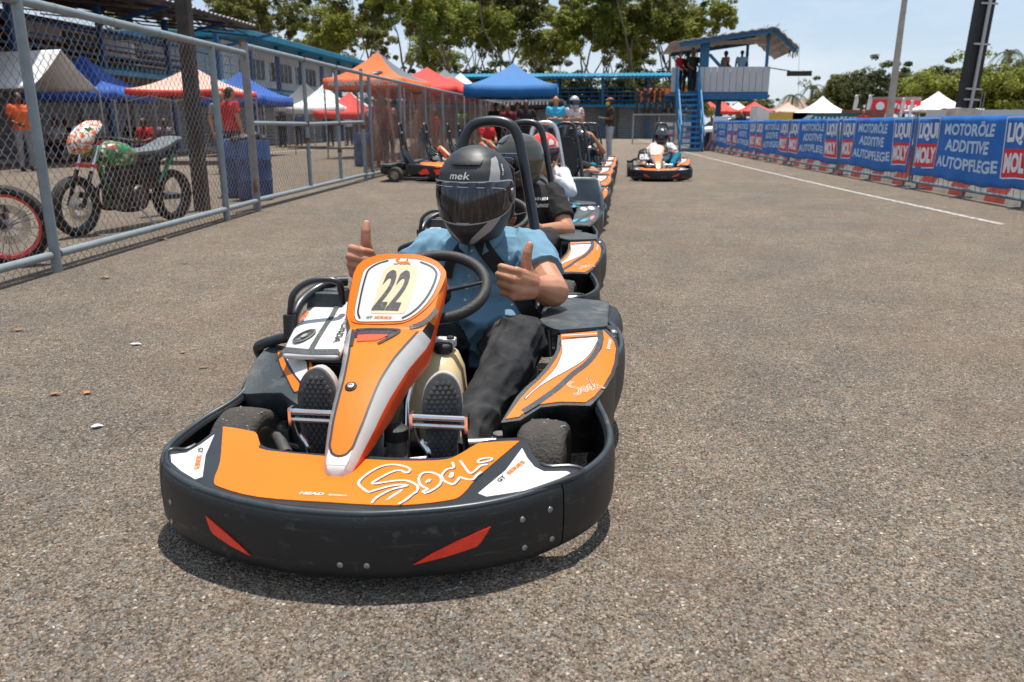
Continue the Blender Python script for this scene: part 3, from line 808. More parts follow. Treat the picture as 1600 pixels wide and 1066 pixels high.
    PW = [(.484, .862), (.602, .917), (.597, .887), (.580, .82), (.556, .765), (.516, .707), (.472, .649), (.438, .599), (.417, .557), (.404, .527), (.404, .542), (.430, .596), (.456, .654), (.478, .711), (.489, .784), (.488, .826)]
    BASE = [(.350, .415), (.40, .44), (.45, .512), (.51, .540), (.588, .560), (.612, .61), (.632, .66), (.652, .73), (.664, .8), (.668, .88), (.662, .93), (.645, .965), (.61, .985), (.47, .91), (.472, .81), (.464, .76), (.445, .70), (.425, .645), (.40, .595), (.378, .54)]
    LB = [(-.448, .535), (-.382, .532), (-.309, .506), (-.254, .455), (-.214, .42), (-.200, .50), (-.222, .55), (-.262, .615), (-.312, .655), (-.381, .715), (-.418, .728), (-.446, .70), (-.458, .655), (-.455, .598)]
    LO = [(-.401, .700), (-.358, .622), (-.312, .558), (-.263, .488), (-.24, .49), (-.266, .531), (-.318, .594), (-.356, .65), (-.384, .698)]
    LW = [(-.379, .693), (-.349, .646), (-.31, .591), (-.258, .525), (-.236, .533), (-.266, .604), (-.32, .650)]
    LO2 = [(-.259, .605), (-.233, .533), (-.210, .52), (-.226, .555), (-.249, .597)]
    def podl(x, y): return .27 + .5 * (y - .52) + .35 * max(0, x + .40)
    for sd in (-1, 1):
        zf = podz if sd > 0 else podl
        pmf = (lambda zz: (lambda x, y, w: (x, y, zz(x, y) + w)))(zf)
        B_ = BASE if sd > 0 else LB[::-1]
        mb = MB(); patch(mb, B_ if sd > 0 else B_[::-1], pmf, .04, .005, -.006)
        bs = spline(B_, 3, True); secs = []
        cx, cy = (.52, .73) if sd > 0 else (-.34, .60)
        yf = .63 if sd > 0 else .56
        for x, y in bs:
            dx, dy = cx - x, cy - y; L = math.hypot(dx, dy); z = zf(x, y)
            fr = max(0, min(1, (yf - y) / .06)) * (1 if (abs(x) > .37 if sd > 0 else x < -.29) else .25)   # wheel arch: the front face falls back
            def at(ins, back, zz): return V((x + dx / L * ins, y + dy / L * ins + back * fr, zz))
            secs.append([at(0, 0, z - .001), at(.004, .006, z - .02), at(.010, .05, z - .07), at(.012, .085, .13), at(.02, .09, .085)])
        secs.append(secs[0]); mb.loft(secs, cap=False, closed=False)
        mb.build('side_pod', M_PLAST if sd > 0 else M_PLAST2, root, ang=40)
        mb = MB()
        if sd > 0:
            patch(mb, PI_, pmf, .04, .002, 0, 0)
            patch(mb, PW, pmf, .04, .0012, .0015, 1)
            ribbon(mb, [(.405, .475), (.428, .508), (.455, .550), (.492, .612), (.530, .690), (.564, .748), (.588, .805), (.603, .862), (.606, .912), (.602, .958)], .017, pmf, off=.0026, thick=.001, mi=3, smooth=3)
            ribbon(mb, PW, .0022, pmf, off=.0028, thick=.0003, mi=2, closed=True, smooth=2)
            ribbon(mb, [(.485, .872), (.606, .926)], .005, pmf, off=.0026, thick=.0005, mi=2, smooth=0)
            ribbon(mb, [(.483, .886), (.606, .940)], .004, pmf, off=.0026, thick=.0005, mi=1, smooth=0)
        else:
            patch(mb, LO, pmf, .04, .002, 0, 0); patch(mb, LW, pmf, .04, .002, 0, 1); patch(mb, LO2, pmf, .04, .002, 0, 0)
            for q in (LO, LW, LO2): ribbon(mb, q, .003, pmf, off=.0022, thick=.0003, mi=2, closed=True, smooth=2)
        mb.build('pod_inner_skin', [M_ORANGE, M_WHITE, M_INK, M_RIMB], root)
        if sd > 0:
            mb = MB(); patch(mb, PO, pmf, .04, .002, 0, 0); mb.build('pod_outer_skin', M_ORANGE, root)
            mb = MB(); script(mb, pmf, (.566, .640), .062, .0085, rot=R(35), sx=1.0, off=.0024, mi=0)
            script(mb, pmf, (.566, .640), .062, .0042, rot=R(35), sx=1.0, off=.0030, mi=1)
            mb.build('pod_script', [M_WHITE, M_ORANGE], root, weld=False); mb = MB(); scribble(mb, pmf, (.636, .885), .012, .06, 7, 2, 0, .0024, R(-96))
            mb.build('pod_lettering', [M_WHITE, M_ORANGE], root, weld=False)
        if sd < 0: continue
        # flat cover behind the pod
        zc = .405
        cov = [(.455, .905), (.475, .895), (.606, .968), (.628, .985), (.628, 1.10), (.60, 1.20), (.56, 1.30), (.46, 1.34), (.41, 1.20), (.40, 1.02), (.42, .95)]
        mb = MB(); patch(mb, cov, lambda x, y, w: (sd * x, y, zc + .03 * (.63 - x) - .05 * max(0, y - 1.15) + w), .05, .012, -.012)
        o = mb.build('rear_side_cover', M_PLAST2, root, ang=40, bevel=.003)
        mb = MB(); mb.box((sd * .635, 1.02, .33), (.05, .16, .10)); mb.lathe([(.014, 0), (.013, .006), (.006, .008), (0, .008)], 12, Matrix.Translation((sd * .648, .985, .383)), mi=1)
        mb.build('pod_bracket', [M_PAD, M_STEEL], root, bevel=.006)
    # --- wheels
    wheel('wheel', V((-.405, .455, .128)), .128, .130, root, -1, 1, R(-4))
    wheel('wheel', V((.462, .465, .128)), .128, .135, root, 1, 2, R(-4))
    wheel('wheel', V((-.42, 1.58, .138)), .138, .20, root, -1, 3)
    wheel('wheel', V((.53, 1.58, .138)), .138, .20, root, 1, 4)
    mb = MB(); mb.tube([(-.5, 1.58, .138), (.5, 1.58, .138)], .018, 10); mb.build('rear_axle', M_STEEL, root)
    # --- engine side (kart's right)
    TOPY, TOPZ = [.575, .60, .66, .72, .80, .86, .90], [.385, .402, .425, .448, .474, .486, .486]
    mb = MB(); secs = []
    for y, z0, x0, x1 in ((.578, .378, -.322, -.165), (.585, .372, -.332, -.155), (.64, .375, -.338, -.152), (.72, .38, -.345, -.155), (.80, .39, -.35, -.165), (.88, .40, -.345, -.18)):
        z1 = float(np.interp(y, TOPY, TOPZ)); cx, hw = (x0 + x1) / 2, (x1 - x0) / 2; cz, hh = (z0 + z1) / 2, (z1 - z0) / 2
        secs.append(oval((cx, y, cz), hw, hh, V((1, 0, 0)), V((0, 0, 1)), 24, 6))
    mb.loft(secs); mb.build('engine_cover', M_WHITE, root, ang=60)
    def em(u, v, w):     # u across, v 0..1 front to back over the top of the cover
        y = .585 + v * .27
        return (u, y, float(np.interp(y, TOPY, TOPZ)) + .001 + w)
    mb = MB(); ribbon(mb, [(-.248, .0), (-.243, .35), (-.238, .7), (-.245, 1.)], .015, em, off=.001)
    ribbon(mb, [(-.332, .03), (-.245, .015), (-.157, .03)], .06, em, off=.0008, smooth=4)
    mb.build('cover_trim', M_PLAST2, root)
    def em2(u, v, w): return em(-.245 + v, -u / .27, w)    # -u along the slope, v across
    mb = MB()
    letter(mb, 'HONDA', em2, (-.105, .064), .020, .115, rot=0, off=.0012, bold=.03, mi=0)
    letter(mb, 'GT', em2, (-.222, -.082), .014, .026, rot=0, off=.0012, mi=0, bold=.03)
    letter(mb, 'SERIES', em2, (-.170, -.082), .014, .066, rot=0, off=.0012, mi=1, bold=.03)
    mb.build('cover_lettering', [M_INK, M_ORANGE], root, weld=False)
    mb = MB(); M = Matrix.Translation(em(-.288, .26, .001)) @ Matrix.Rotation(R(22), 4, 'X') @ Matrix.Rotation(R(55), 4, 'Z') @ Matrix.Diagonal((2.0, 1, 1, 1))
    mb.lathe([(.017, -.004), (.021, .003), (.017, .004), (.013, -.001), (0, -.002)], 22, M); mb.lathe([(0, .004), (.006, .004), (.007, -.003)], 10, M, mi=1)
    mb.build('filler_recess', [M_PLAST2, M_STEEL], root)
    mb = MB(); mb.box((-.285, .88, .494), (.125, .11, .06), taper=.86); mb.box((-.28, .88, .526), (.06, .04, .01), mi=0); mb.build('air_box', M_PLAST2, root, bevel=.010)
    mb = MB(); mb.box((-.25, .78, .24), (.18, .24, .20)); mb.box((-.355, .72, .34), (.05, .05, .06)); mb.tube(spline([(-.38, .66, .33), (-.36, .70, .37), (-.33, .75, .37)], 4), .016, 8); mb.box((-.34, .84, .19), (.12, .26, .1))
    mb.build('engine_block', M_FLOOR, root, bevel=.006)
    mb = MB(); mb.tube(spline([(-.356, .72, .475), (-.352, .72, .50), (-.345, .725, .535), (-.325, .74, .56), (-.29, .755, .577), (-.25, .765, .58), (-.222, .77, .576), (-.208, .775, .56), (-.206, .78, .50)], 5), .0105, 10)
    mb.tube(spline([(-.43, .76, .30), (-.472, .745, .33), (-.478, .735, .36), (-.45, .725, .378), (-.40, .715, .396), (-.362, .715, .41), (-.352, .73, .46), (-.345, .78, .50), (-.325, .85, .525), (-.28, .90, .545), (-.24, .93, .545)], 5), .0165, 10)
    mb.build('engine_guard', M_TUBE, root)
    mb = MB(); mb.tube([(-.356, .705, .405), (-.356, .712, .478)], .019, 12); mb.build('guard_sleeve', M_RUBBER, root)
    # --- seat, roll bar, rear bumper
    sx = .15
    mb = MB(); secs = []
    for y, z, hw, lip in ((.98, .115, .16, .04), (1.08, .085, .19, .09), (1.22, .08, .2, .16), (1.36, .10, .205, .22), (1.45, .18, .21, .20), (1.50, .30, .205, .15), (1.54, .44, .195, .09), (1.57, .56, .16, .03), (1.575, .585, .12, .0)):
        sec = []
        for k in range(13):
            a = -1 + k / 6
            f = abs(a) ** 3
            fw = lip * f
            up = 1 if y < 1.4 else max(0, 1 - (y - 1.40) / .08)
            sec.append(V((sx + hw * a, y - fw * (1 - up), z + fw * up)))
        secs.append(sec)
    mb.loft(secs, cap=False, closed=False)
    st = mb.build('seat', M_SEAT, root, ang=60); so = st.modifiers.new('t', 'SOLIDIFY'); so.thickness = .014; so.offset = 0
    bar = [(sx - .245, 1.42, .16), (sx - .215, 1.50, .45), (sx - .165, 1.56, .72), (sx - .125, 1.59, .92), (sx - .105, 1.60, 1.0), (sx - .07, 1.605, 1.048), (sx, 1.61, 1.062), (sx + .07, 1.605, 1.048), (sx + .105, 1.60, 1.0), (sx + .125, 1.59, .92), (sx + .165, 1.56, .72), (sx + .215, 1.50, .45), (sx + .245, 1.42, .16)]
    mb = MB(); mb.tube(spline(bar, 5), .0205, 12); mb.build('roll_bar', M_TUBE, root)
    hp = [(-.095, .70), (-.10, .80), (-.095, .88), (-.07, .905), (0, .912), (.07, .905), (.095, .88), (.10, .80), (.095, .70), (.06, .66), (0, .65), (-.06, .66)]
    mb = MB(); patch(mb, [(sx + a, b) for a, b in reversed(hp)], lambda u, v, w: (u, 1.57 - w, v), .04, .035, 0); mb.build('head_rest', M_PAD, root, bevel=.012, ang=50)
    mb = MB()
    mb.tube(spline([(-.40, 1.66, .22), (-.46, 1.74, .22), (-.42, 1.82, .22), (0, 1.86, .22), (.56, 1.83, .22), (.64, 1.72, .22), (.62, 1.50, .22)], 6), .05, 12, flat=1.5)
    mb.build('rear_bumper', M_PLAST, root)
    mb = MB(); mb.box((.50, 1.52, .335), (.26, .34, .02), ry=R(4)); mb.box((-.08, 1.72, .30), (.9, .18, .05)); mb.build('rear_cover', M_PLAST2, root, bevel=.012)
    return root

DECKSTROKES = [
 [(.106, .019), (.11, .038), (.123, .06), (.141, .08), (.167, .095), (.168, .099), (.148, .098), (.125, .088), (.098, .069), (.088, .061), (.078, .065), (.059, .082), (.052, .093), (.051, .108), (.061, .138), (.08, .169), (.099, .182), (.119, .185), (.143, .18), (.157, .171), (.16, .161), (.155, .153), (.147, .155), (.136, .161), (.121, .155), (.104, .135), (.089, .111), (.084, .099), (.088, .096), (.107, .103), (.137, .115), (.162, .118), (.18, .111), (.193, .1), (.198, .088), (.197, .074), (.191, .064), (.181, .04), (.168, .021)],
 [(.216, .074), (.212, .078), (.222, .088), (.208, .097), (.198, .108), (.191, .126), (.19, .144), (.196, .157), (.21, .161), (.224, .157), (.237, .148), (.245, .132), (.246, .115), (.24, .097), (.23, .082), (.22, .072), (.216, .074)],
 [(.256, .213), (.264, .189), (.25, .18), (.243, .161), (.243, .146), (.253, .128), (.269, .117), (.279, .118), (.286, .141), (.287, .148), (.302, .142), (.319, .141), (.326, .16), (.335, .178)],
 [(.274, .222), (.289, .197), (.308, .168), (.318, .179), (.329, .205), (.345, .212)],
 [(.263, .143), (.263, .158), (.266, .166), (.268, .149), (.263, .143)],
 [(.318, .223), (.322, .234), (.338, .243), (.351, .243), (.351, .235), (.338, .225), (.325, .219), (.318, .223)],
 [(.211, .115), (.214, .125), (.218, .129), (.216, .118)]]
DECKSLIVER = [(.133, .029), (.144, .041), (.159, .066), (.164, .08), (.16, .08), (.147, .06)]
KART = make_kart('orange and white kart number 22 with big black bumper nearest the camera')
KART.location = (-.60, 1.60, 0); KART.rotation_euler = (0, 0, R(-1.2))
# ================================================================ THE OTHER KARTS
def _f_at(px, py, Y):
    f = 1240.; fh = V((-math.sin(YAW), math.cos(YAW), 0)); Rr = V((math.cos(YAW), math.sin(YAW), 0))
    F = fh * math.cos(PITCH) - V((0, 0, math.sin(PITCH))); U = fh * math.sin(PITCH) + V((0, 0, math.cos(PITCH)))
    d = F + Rr * ((px - 800) / f) + U * ((533 - py) / f); return V((0, 0, CAM_H)) + d * (Y / d.y)
def renumber(root, s_):
    for c in list(kids(root)):
        if c.name.split('.')[0] == 'number':
            kids_ = ALLKIDS[root.name]; kids_.remove(c); bpy.data.objects.remove(c)
    if s_:
        mb = MB()
        def pm(u, v, w):
            p, n = fline(v + .536); return p + V((u, 0, 0)) + n * (w - .012 * (u / .15) ** 2)
        letter(mb, s_, pm, (.005, .131), .135, .05 * len(s_) - .005, off=.0045, bold=.028)
        mb.build('number', M_NUM, root, weld=False, smooth=False)
def recolour(root, table):
    for c in [root] + kids(root):
        if c.type == 'MESH':
            for s_ in c.material_slots:
                if s_.material and s_.material.name in table: s_.link = 'OBJECT'; s_.material = MATS[table[s_.material.name]]
            k0 = [s_.material for s_ in c.material_slots]
def recol(root, table):
    def go(o):
        if o.type == 'MESH':
            ms = [s_.material.name if s_.material else '' for s_ in o.material_slots]
            if any(m in table for m in ms):
                for i, m in enumerate(ms):
                    if m in table: o.material_slots[i].link = 'OBJECT'; o.material_slots[i].material = MATS[table[m]]
        for c in kids(o): go(c)
    go(root)
QK = []
QL = ['second kart of the queue, carrying the driver in the olive helmet', 'grey kart with teal stickers and a silver roll bar, third in the queue', 'empty kart with a broad black back panel in its roll bar, fourth in the queue', 'empty kart with a black back panel, right behind the other panelled one', 'kart of the driver with the teal shorts and silver visor', 'farther kart whose roll bar shows behind the teal shorts driver', 'last kart of the queue just in front of the standing man']
QX = [820, 852, 881, 899, 911, 920, 927]
for i, (px, lab) in enumerate(zip(QX, QL)):
    k = dup(KART); y = 1.6 + 2.07 * (i + 1); x = _f_at(px, 190, y + 1.61).x - .16
    retag(k, (x, y, 0), R(-.6 + .5 * math.sin(i * 2.1)), lab); renumber(k, {2: '19', 3: '10'}.get(i, ''))
    QK.append(k)
mat('silver_bar', (.6, .6, .6), .25, metal=1, vary=.1)
recol(QK[1], {'orange_sticker': 'grey_black_plastic', 'white_sticker': 'grey_black_plastic', 'orange_red_plastic': 'grey_black_plastic'})
for c in kids(QK[1]):
    if c.name.startswith('roll_bar'): c.material_slots[0].link = 'OBJECT'; c.material_slots[0].material = MATS['silver_bar']
# stickers and the empty second seat of the grey kart
mb = MB(); pz = lambda x, y, w: (x, y, podz(x, y) + w)
def sticker(o, m):
    mb = MB(); patch(mb, o, pz, None, .001, .004); mb.build('pod_sticker', m, QK[1])
mat('pink_sticker', (.75, .22, .20), .4, vary=.05)
for x, y, r in ((.53, .86, .03), (.59, .90, .03)): sticker([(x + r * math.cos(a), y + r * math.sin(a) * 1.2) for a in [k * .7 for k in range(9)]], M_WHITE)
for o_, m_ in (([(.40, .52), (.47, .58), (.50, .66), (.44, .60)], M_TEAL), ([(.50, .60), (.54, .61), (.58, .69), (.53, .66)], M_TEAL), ([(.585, .66), (.61, .70), (.62, .76), (.59, .73)], MATS['pink_sticker']), ([(.44, .86), (.50, .90), (.50, .96), (.44, .92)], M_TEAL)): sticker(o_, m_)
for c in list(kids(QK[1])):
    if c.name.startswith('seat') and not c.name.startswith('seat_b'):
        s2 = dup(c, QK[1]); s2.location = (.36, -.02, -.02); s2.scale = (.95, 1, 1.04); s2.material_slots[0].link = 'OBJECT'; s2.material_slots[0].material = M_SEATG
# wide back panels of the two empty karts
for k in (QK[2], QK[3]):
    mb = MB(); hp = [(-.135, .52), (-.145, .66), (-.14, .78), (-.11, .845), (0, .86), (.11, .845), (.14, .78), (.145, .66), (.135, .52), (.08, .46), (0, .45), (-.08, .46)]
    patch(mb, spline([(.15 + a * 1.05, b) for a, b in reversed(hp)], 3, True), lambda u, v, w: (u, 1.53 + (v - .5) * .12 - w, v), .04, .03, 0); mb.build('back_panel', M_PAD, k, bevel=.008, ang=50)
    mb = MB(); mb.tube(spline([(.15 + a * 1.16, 1.535 + (b - .5) * .12, .66 + (b - .66) * 1.12) for a, b in hp], 3, True), .011, 8, closed=True); mb.build('panel_frame', M_TUBE, k)
K2 = dup(KART); retag(K2, (1.17, 15.42, 0), R(1), 'kart number 2 driving alone on the lane beside the queue', 'karts on the lane'); renumber(K2, '2')
# row parked side-on along the netted fence
PL = []
for i, (x, y, rz, lab) in enumerate([(-2.18, 15.30, 90, 'parked kart side-on by the gate post, nearest of the row at the fence'), (-2.02, 16.75, 88, 'parked kart right behind the nearest one at the netted fence'), (-1.9, 18.9, 92, 'third parked kart along the netted fence, mostly hidden'), (-2.0, 20.9, 90, 'fourth parked kart along the netted fence, behind the front driver')]):
    k = dup(KART); retag(k, (x, y, 0), R(rz), lab, 'karts parked along the fence'); renumber(k, ''); PL.append(k)
    sb = [c for c in kids(k) if c.name.startswith('side_bumper')]
    ALLKIDS[k.name].remove(sb[1]); bpy.data.objects.remove(sb[1]); c2 = sb[0].copy(); link(c2, k); c2.scale = (-1, 1, 1)
    mb = MB()
    for a, b in ((.62, .80), (.88, 1.10)):
        mb = MB(); mb.loft([[V((-.66 - .01 * (j > 1) * 0 - w, y_, z_)) for y_, z_ in ((a, .17), (b - .05, .15), (b, .24), (a + .04, .26))] for j, w in ((0, .0), (1, .03))])
        mb.build('side_reflector', M_REFL, k)
    mb = MB(); mb.loft([[V((-.635 + .05 * j, y_, .285 + .028 * j)) for y_ in (.62, .7, .8, .9, 1.0, 1.08)] for j in range(4)], cap=False, closed=False); so_ = mb.build('side_skin', M_ORANGE, k); so_.modifiers.new('t', 'SOLIDIFY').thickness = .012
    hc = [c for c in kids(k) if c.name.startswith('rear_side_cover')]
# ================================================================ PEOPLE
def skin(name, col):
    m = mat(name, col, .50, vscale=16, bump=.22, bscale=210, spec=.4, col2=(col[0] * .80, col[1] * .66, col[2] * .62))
    b = m.node_tree.nodes['Principled BSDF']; b.inputs['Subsurface Weight'].default_value = .08; b.inputs['Subsurface Radius'].default_value = (.01, .004, .002)
    return m
SK_TAN = skin('skin_tan', (.47, .235, .135)); SK_DARK = skin('skin_brown', (.16, .072, .04)); SK_FAIR = skin('skin_light', (.50, .27, .18))
def cloth(name, col, vary=.12, scale=25, bump=.35, bscale=500, **k): return mat(name, col, .85, vary=vary, vscale=scale, bump=bump, bscale=bscale, spec=.2, **k)
def checked(name, a, b, n1=330):
    m = cloth(name, a); nt = m.node_tree; n, l = nt.nodes, nt.links; bs = n['Principled BSDF']
    t = n.new('ShaderNodeTexCoord'); w1 = n.new('ShaderNodeTexWave'); w2 = n.new('ShaderNodeTexWave')
    for w, d in ((w1, 'X'), (w2, 'Z')):
        w.bands_direction = d; w.inputs['Scale'].default_value = n1; w.inputs['Distortion'].default_value = 1.5; w.inputs['Detail'].default_value = 0; l.new(t.outputs['Object'], w.inputs['Vector'])
    a1 = n.new('ShaderNodeMath'); a1.operation = 'MULTIPLY'; l.new(w1.outputs['Fac'], a1.inputs[0]); l.new(w2.outputs['Fac'], a1.inputs[1])
    x = n.new('ShaderNodeMixRGB'); x.inputs[1].default_value = (*a, 1); x.inputs[2].default_value = (*b, 1); l.new(a1.outputs[0], x.inputs[0])
    z = n.new('ShaderNodeTexNoise'); z.inputs['Scale'].default_value = 7; l.new(t.outputs['Object'], z.inputs['Vector'])
    r = n.new('ShaderNodeMapRange'); r.inputs['To Min'].default_value = .82; r.inputs['To Max'].default_value = 1.12; l.new(z.outputs['Fac'], r.inputs[0])
    y = n.new('ShaderNodeMixRGB'); y.blend_type = 'MULTIPLY'; y.inputs[0].default_value = 1; l.new(x.outputs[0], y.inputs[1]); l.new(r.outputs[0], y.inputs[2])
    l.new(y.outputs[0], bs.inputs['Base Color']); return m
def hand(mb, w, f, n, t, s=1., curl=(78, 172, 235), thumb='up', spread=0.):
    w, f, n, t = V(w), V(f).normalized(), V(n).normalized(), V(t).normalized()
    K = []
    for i in range(4):
        k = w + (f * (.090, .093, .088, .080)[i] + t * (.031 - .0205 * i)) * s + n * (.004, .006, .005, .001)[i] * s
        K.append(k)
        capsule(mb, w + t * (.018 - .012 * i) * s + f * .01 * s, k, .0165 * s, .0125 * s, 10)
    for q_ in (.014, -.014): capsule(mb, w + (f * .012 + t * q_ * .7 + n * .002) * s, w + (f * .078 + t * q_ * 1.2 + n * .002) * s, .0185 * s, .0165 * s, 12)
    capsule(mb, w + f * .035 * s + t * .02 * s - n * .010 * s, w + f * .07 * s - t * .02 * s - n * .012 * s, .014 * s, .013 * s, 10)
    for i in range(4):
        L = ((.044, .026, .022), (.048, .030, .023), (.044, .028, .022), (.036, .021, .019))[i]; r = (.0102, .0105, .0098, .0088)[i]
        p = K[i]; cu = curl[i] if hasattr(curl[0], '__len__') else curl
        for j in range(3):
            a = R(cu[j]); d = f * math.cos(a) - n * math.sin(a) + t * spread * (1.5 - i) * .12; d.normalize()
            q = p + d * L[j] * s
            capsule(mb, p, q, r * (1 - .07 * j) * s, r * (.94 - .08 * j) * s, 10); p = q
    b = w + (f * .024 + t * .022 - n * .006) * s
    if thumb == 'up': ds = (t * .75 + f * .55, t * 1. + f * .12, t * 1. - f * .10 + n * .06)
    elif thumb == 'side': ds = (t * .8 + f * .7, t * .5 + f * .85, t * .25 + f)
    else: ds = (t * .5 + f * .8 - n * .5, f * .7 - n * .6, f * .3 - n * .8 - t * .3)
    p = b
    for d, L, ra, rb in zip(ds, (.036, .028, .021), (.0175, .0142, .0132), (.0142, .0127, .0102)):
        q = p + V(d).normalized() * L * s; capsule(mb, p, q, ra * s, rb * s, 10); p = q
    return p
STAND = dict(hip=(0, 0, .95), waist=(0, .0, 1.10), chest=(0, -.01, 1.30), neck=(0, 0, 1.475), head=(0, -.02, 1.625), sh=((-.185, 0, 1.42), (.185, 0, 1.42)), el=((-.25, .03, 1.14), (.25, .03, 1.14)), wr=((-.25, -.05, .89), (.25, -.05, .89)),
             hp=((-.09, 0, .92), (.09, 0, .92)), kn=((-.11, -.015, .50), (.11, -.015, .50)), an=((-.115, .01, .09), (.115, .01, .09)), toe=((-.13, -.15, .03), (.13, -.15, .03)))
SITG = dict(hip=(0, 0, .42), waist=(0, .02, .58), chest=(0, -.01, .78), neck=(0, -.04, .95), head=(0, -.08, 1.10), sh=((-.185, -.02, .90), (.185, -.02, .90)), el=((-.24, -.10, .64), (.24, -.10, .64)), wr=((-.12, -.32, .58), (.12, -.32, .58)),
            hp=((-.09, -.02, .42), (.09, -.02, .42)), kn=((-.14, -.42, .46), (.14, -.42, .46)), an=((-.14, -.40, .09), (.14, -.40, .09)), toe=((-.15, -.56, .03), (.15, -.56, .03)))
KARTJ = dict(hip=(.15, 1.34, .22), waist=(.15, 1.42, .36), chest=(.15, 1.44, .54), neck=(.145, 1.37, .68), head=(.145, 1.27, .80), sh=((-.02, 1.42, .62), (.32, 1.42, .62)), el=((-.10, 1.22, .50), (.42, 1.20, .48)), wr=((-.03, 1.0, .57), (.22, 1.0, .57)),
             hp=((.06, 1.30, .22), (.24, 1.30, .22)), kn=((-.11, .93, .40), (.34, .93, .40)), an=((-.15, .55, .19), (.23, .55, .19)), toe=((-.14, .42, .33), (.19, .42, .33)))
def sect(c, sx, rx, ry, fwd):
    return oval(c, rx, ry, sx, fwd, 20, 2.3)
def torso(mb, J, g=1., e=-.032, top=True, bot=True):
    """lofted trunk along hip-waist-chest-neck; g broadens, e adds clothing thickness"""
    hip, wa, ch, nk = (V(J[k]) for k in ('hip', 'waist', 'chest', 'neck'))
    sL, sR = V(J['sh'][0]), V(J['sh'][1]); hL, hR = V(J['hp'][0]), V(J['hp'][1])
    ss = (sR - sL).normalized(); hs = (hR - hL).normalized(); sw = (sR - sL).length / 2
    up1 = (wa - hip).normalized(); up3 = (nk - ch).normalized()
    def fw(s, up): return s.cross(up).normalized()
    S = []
    if bot:
        S.append(sect(hip - up1 * .10, hs, .11 * g + e, .085 * g + e, fw(hs, up1)))
    S.append(sect(hip - up1 * .03, hs, .165 * g + e, .12 * g + e, fw(hs, up1)))
    S.append(sect(hip.lerp(wa, .5), hs, .165 * g + e, .125 * g + e, fw(hs, up1)))
    S.append(sect(wa, (hs + ss).normalized(), .150 * g + e, .118 * g + e, fw(ss, up1)))
    S.append(sect(wa.lerp(ch, .55), ss, .165 * g + e, .122 * g + e, fw(ss, up3)))
    S.append(sect(ch, ss, sw * .98 + e, .125 * g + e, fw(ss, up3)))
    S.append(sect(ch.lerp(nk, .55), ss, sw * 1.0 + e, .105 * g + e, fw(ss, up3)))
    S.append(sect(ch.lerp(nk, .82), ss, sw * .72 + e, .085 * g + e, fw(ss, up3)))
    S.append(sect(nk, ss, .072 + e, .068 + e, fw(ss, up3)))
    mb.loft(S)
def cone(mb, a, b, ra, rb, seg=14):
    a, b = V(a), V(b); d = (b - a).normalized(); x = d.orthogonal().normalized(); y = d.cross(x)
    mb.loft([[p + (x * math.cos(t) + y * math.sin(t)) * r for t in [2 * math.pi * k / seg for k in range(seg)]] for p, r in ((a, ra), (b, rb))])
def head_shape(mb, c, face, s=1.):
    c = V(c); fy = V(face).normalized(); up = V((0, 0, 1)); sx = fy.cross(up).normalized(); up = sx.cross(fy).normalized()
    M = Matrix((sx, fy, up)).transposed()
    mb.ell(c + up * .02 * s, (.076 * s, .096 * s, .098 * s), M, 20, 12)
    mb.ell(c + fy * .022 * s - up * .055 * s, (.056 * s, .064 * s, .062 * s), M, 16, 10)          # jaw
    capsule(mb, c + fy * .090 * s + up * .018 * s, c + fy * .108 * s - up * .018 * s, .009 * s, .013 * s, 8)   # nose
    capsule(mb, c + fy * .084 * s + sx * .018 * s - up * .052 * s, c + fy * .084 * s - sx * .018 * s - up * .052 * s, .008 * s, .008 * s, 8)   # lips
    capsule(mb, c + fy * .082 * s + sx * .045 * s + up * .034 * s, c + fy * .082 * s - sx * .045 * s + up * .034 * s, .010 * s, .010 * s, 8)   # brow
    for k in (-1, 1): mb.ell(c + sx * k * .076 * s - fy * .005 * s, (.010 * s, .020 * s, .030 * s), M, 10, 6)
    return M, sx, fy, up
FOLD = lambda amp, f, seed: (lambda p: amp * (noise.noise(V((p.x * f + seed, p.y * f, p.z * f * .6))) + .5 * noise.noise(V((p.x * f * 2.3, p.y * f * 2.3 + seed, p.z * f * 1.5)))))
FOLD2 = lambda amp, f, seed: (lambda p: amp * (.45 - 1.9 * abs(noise.noise(V((p.x * f + seed, p.y * f * .8, p.z * f * 1.25)))) ** .75) + amp * .35 * noise.noise(V((p.x * f * 3, p.y * f * 3 + seed, p.z * f * 3))))
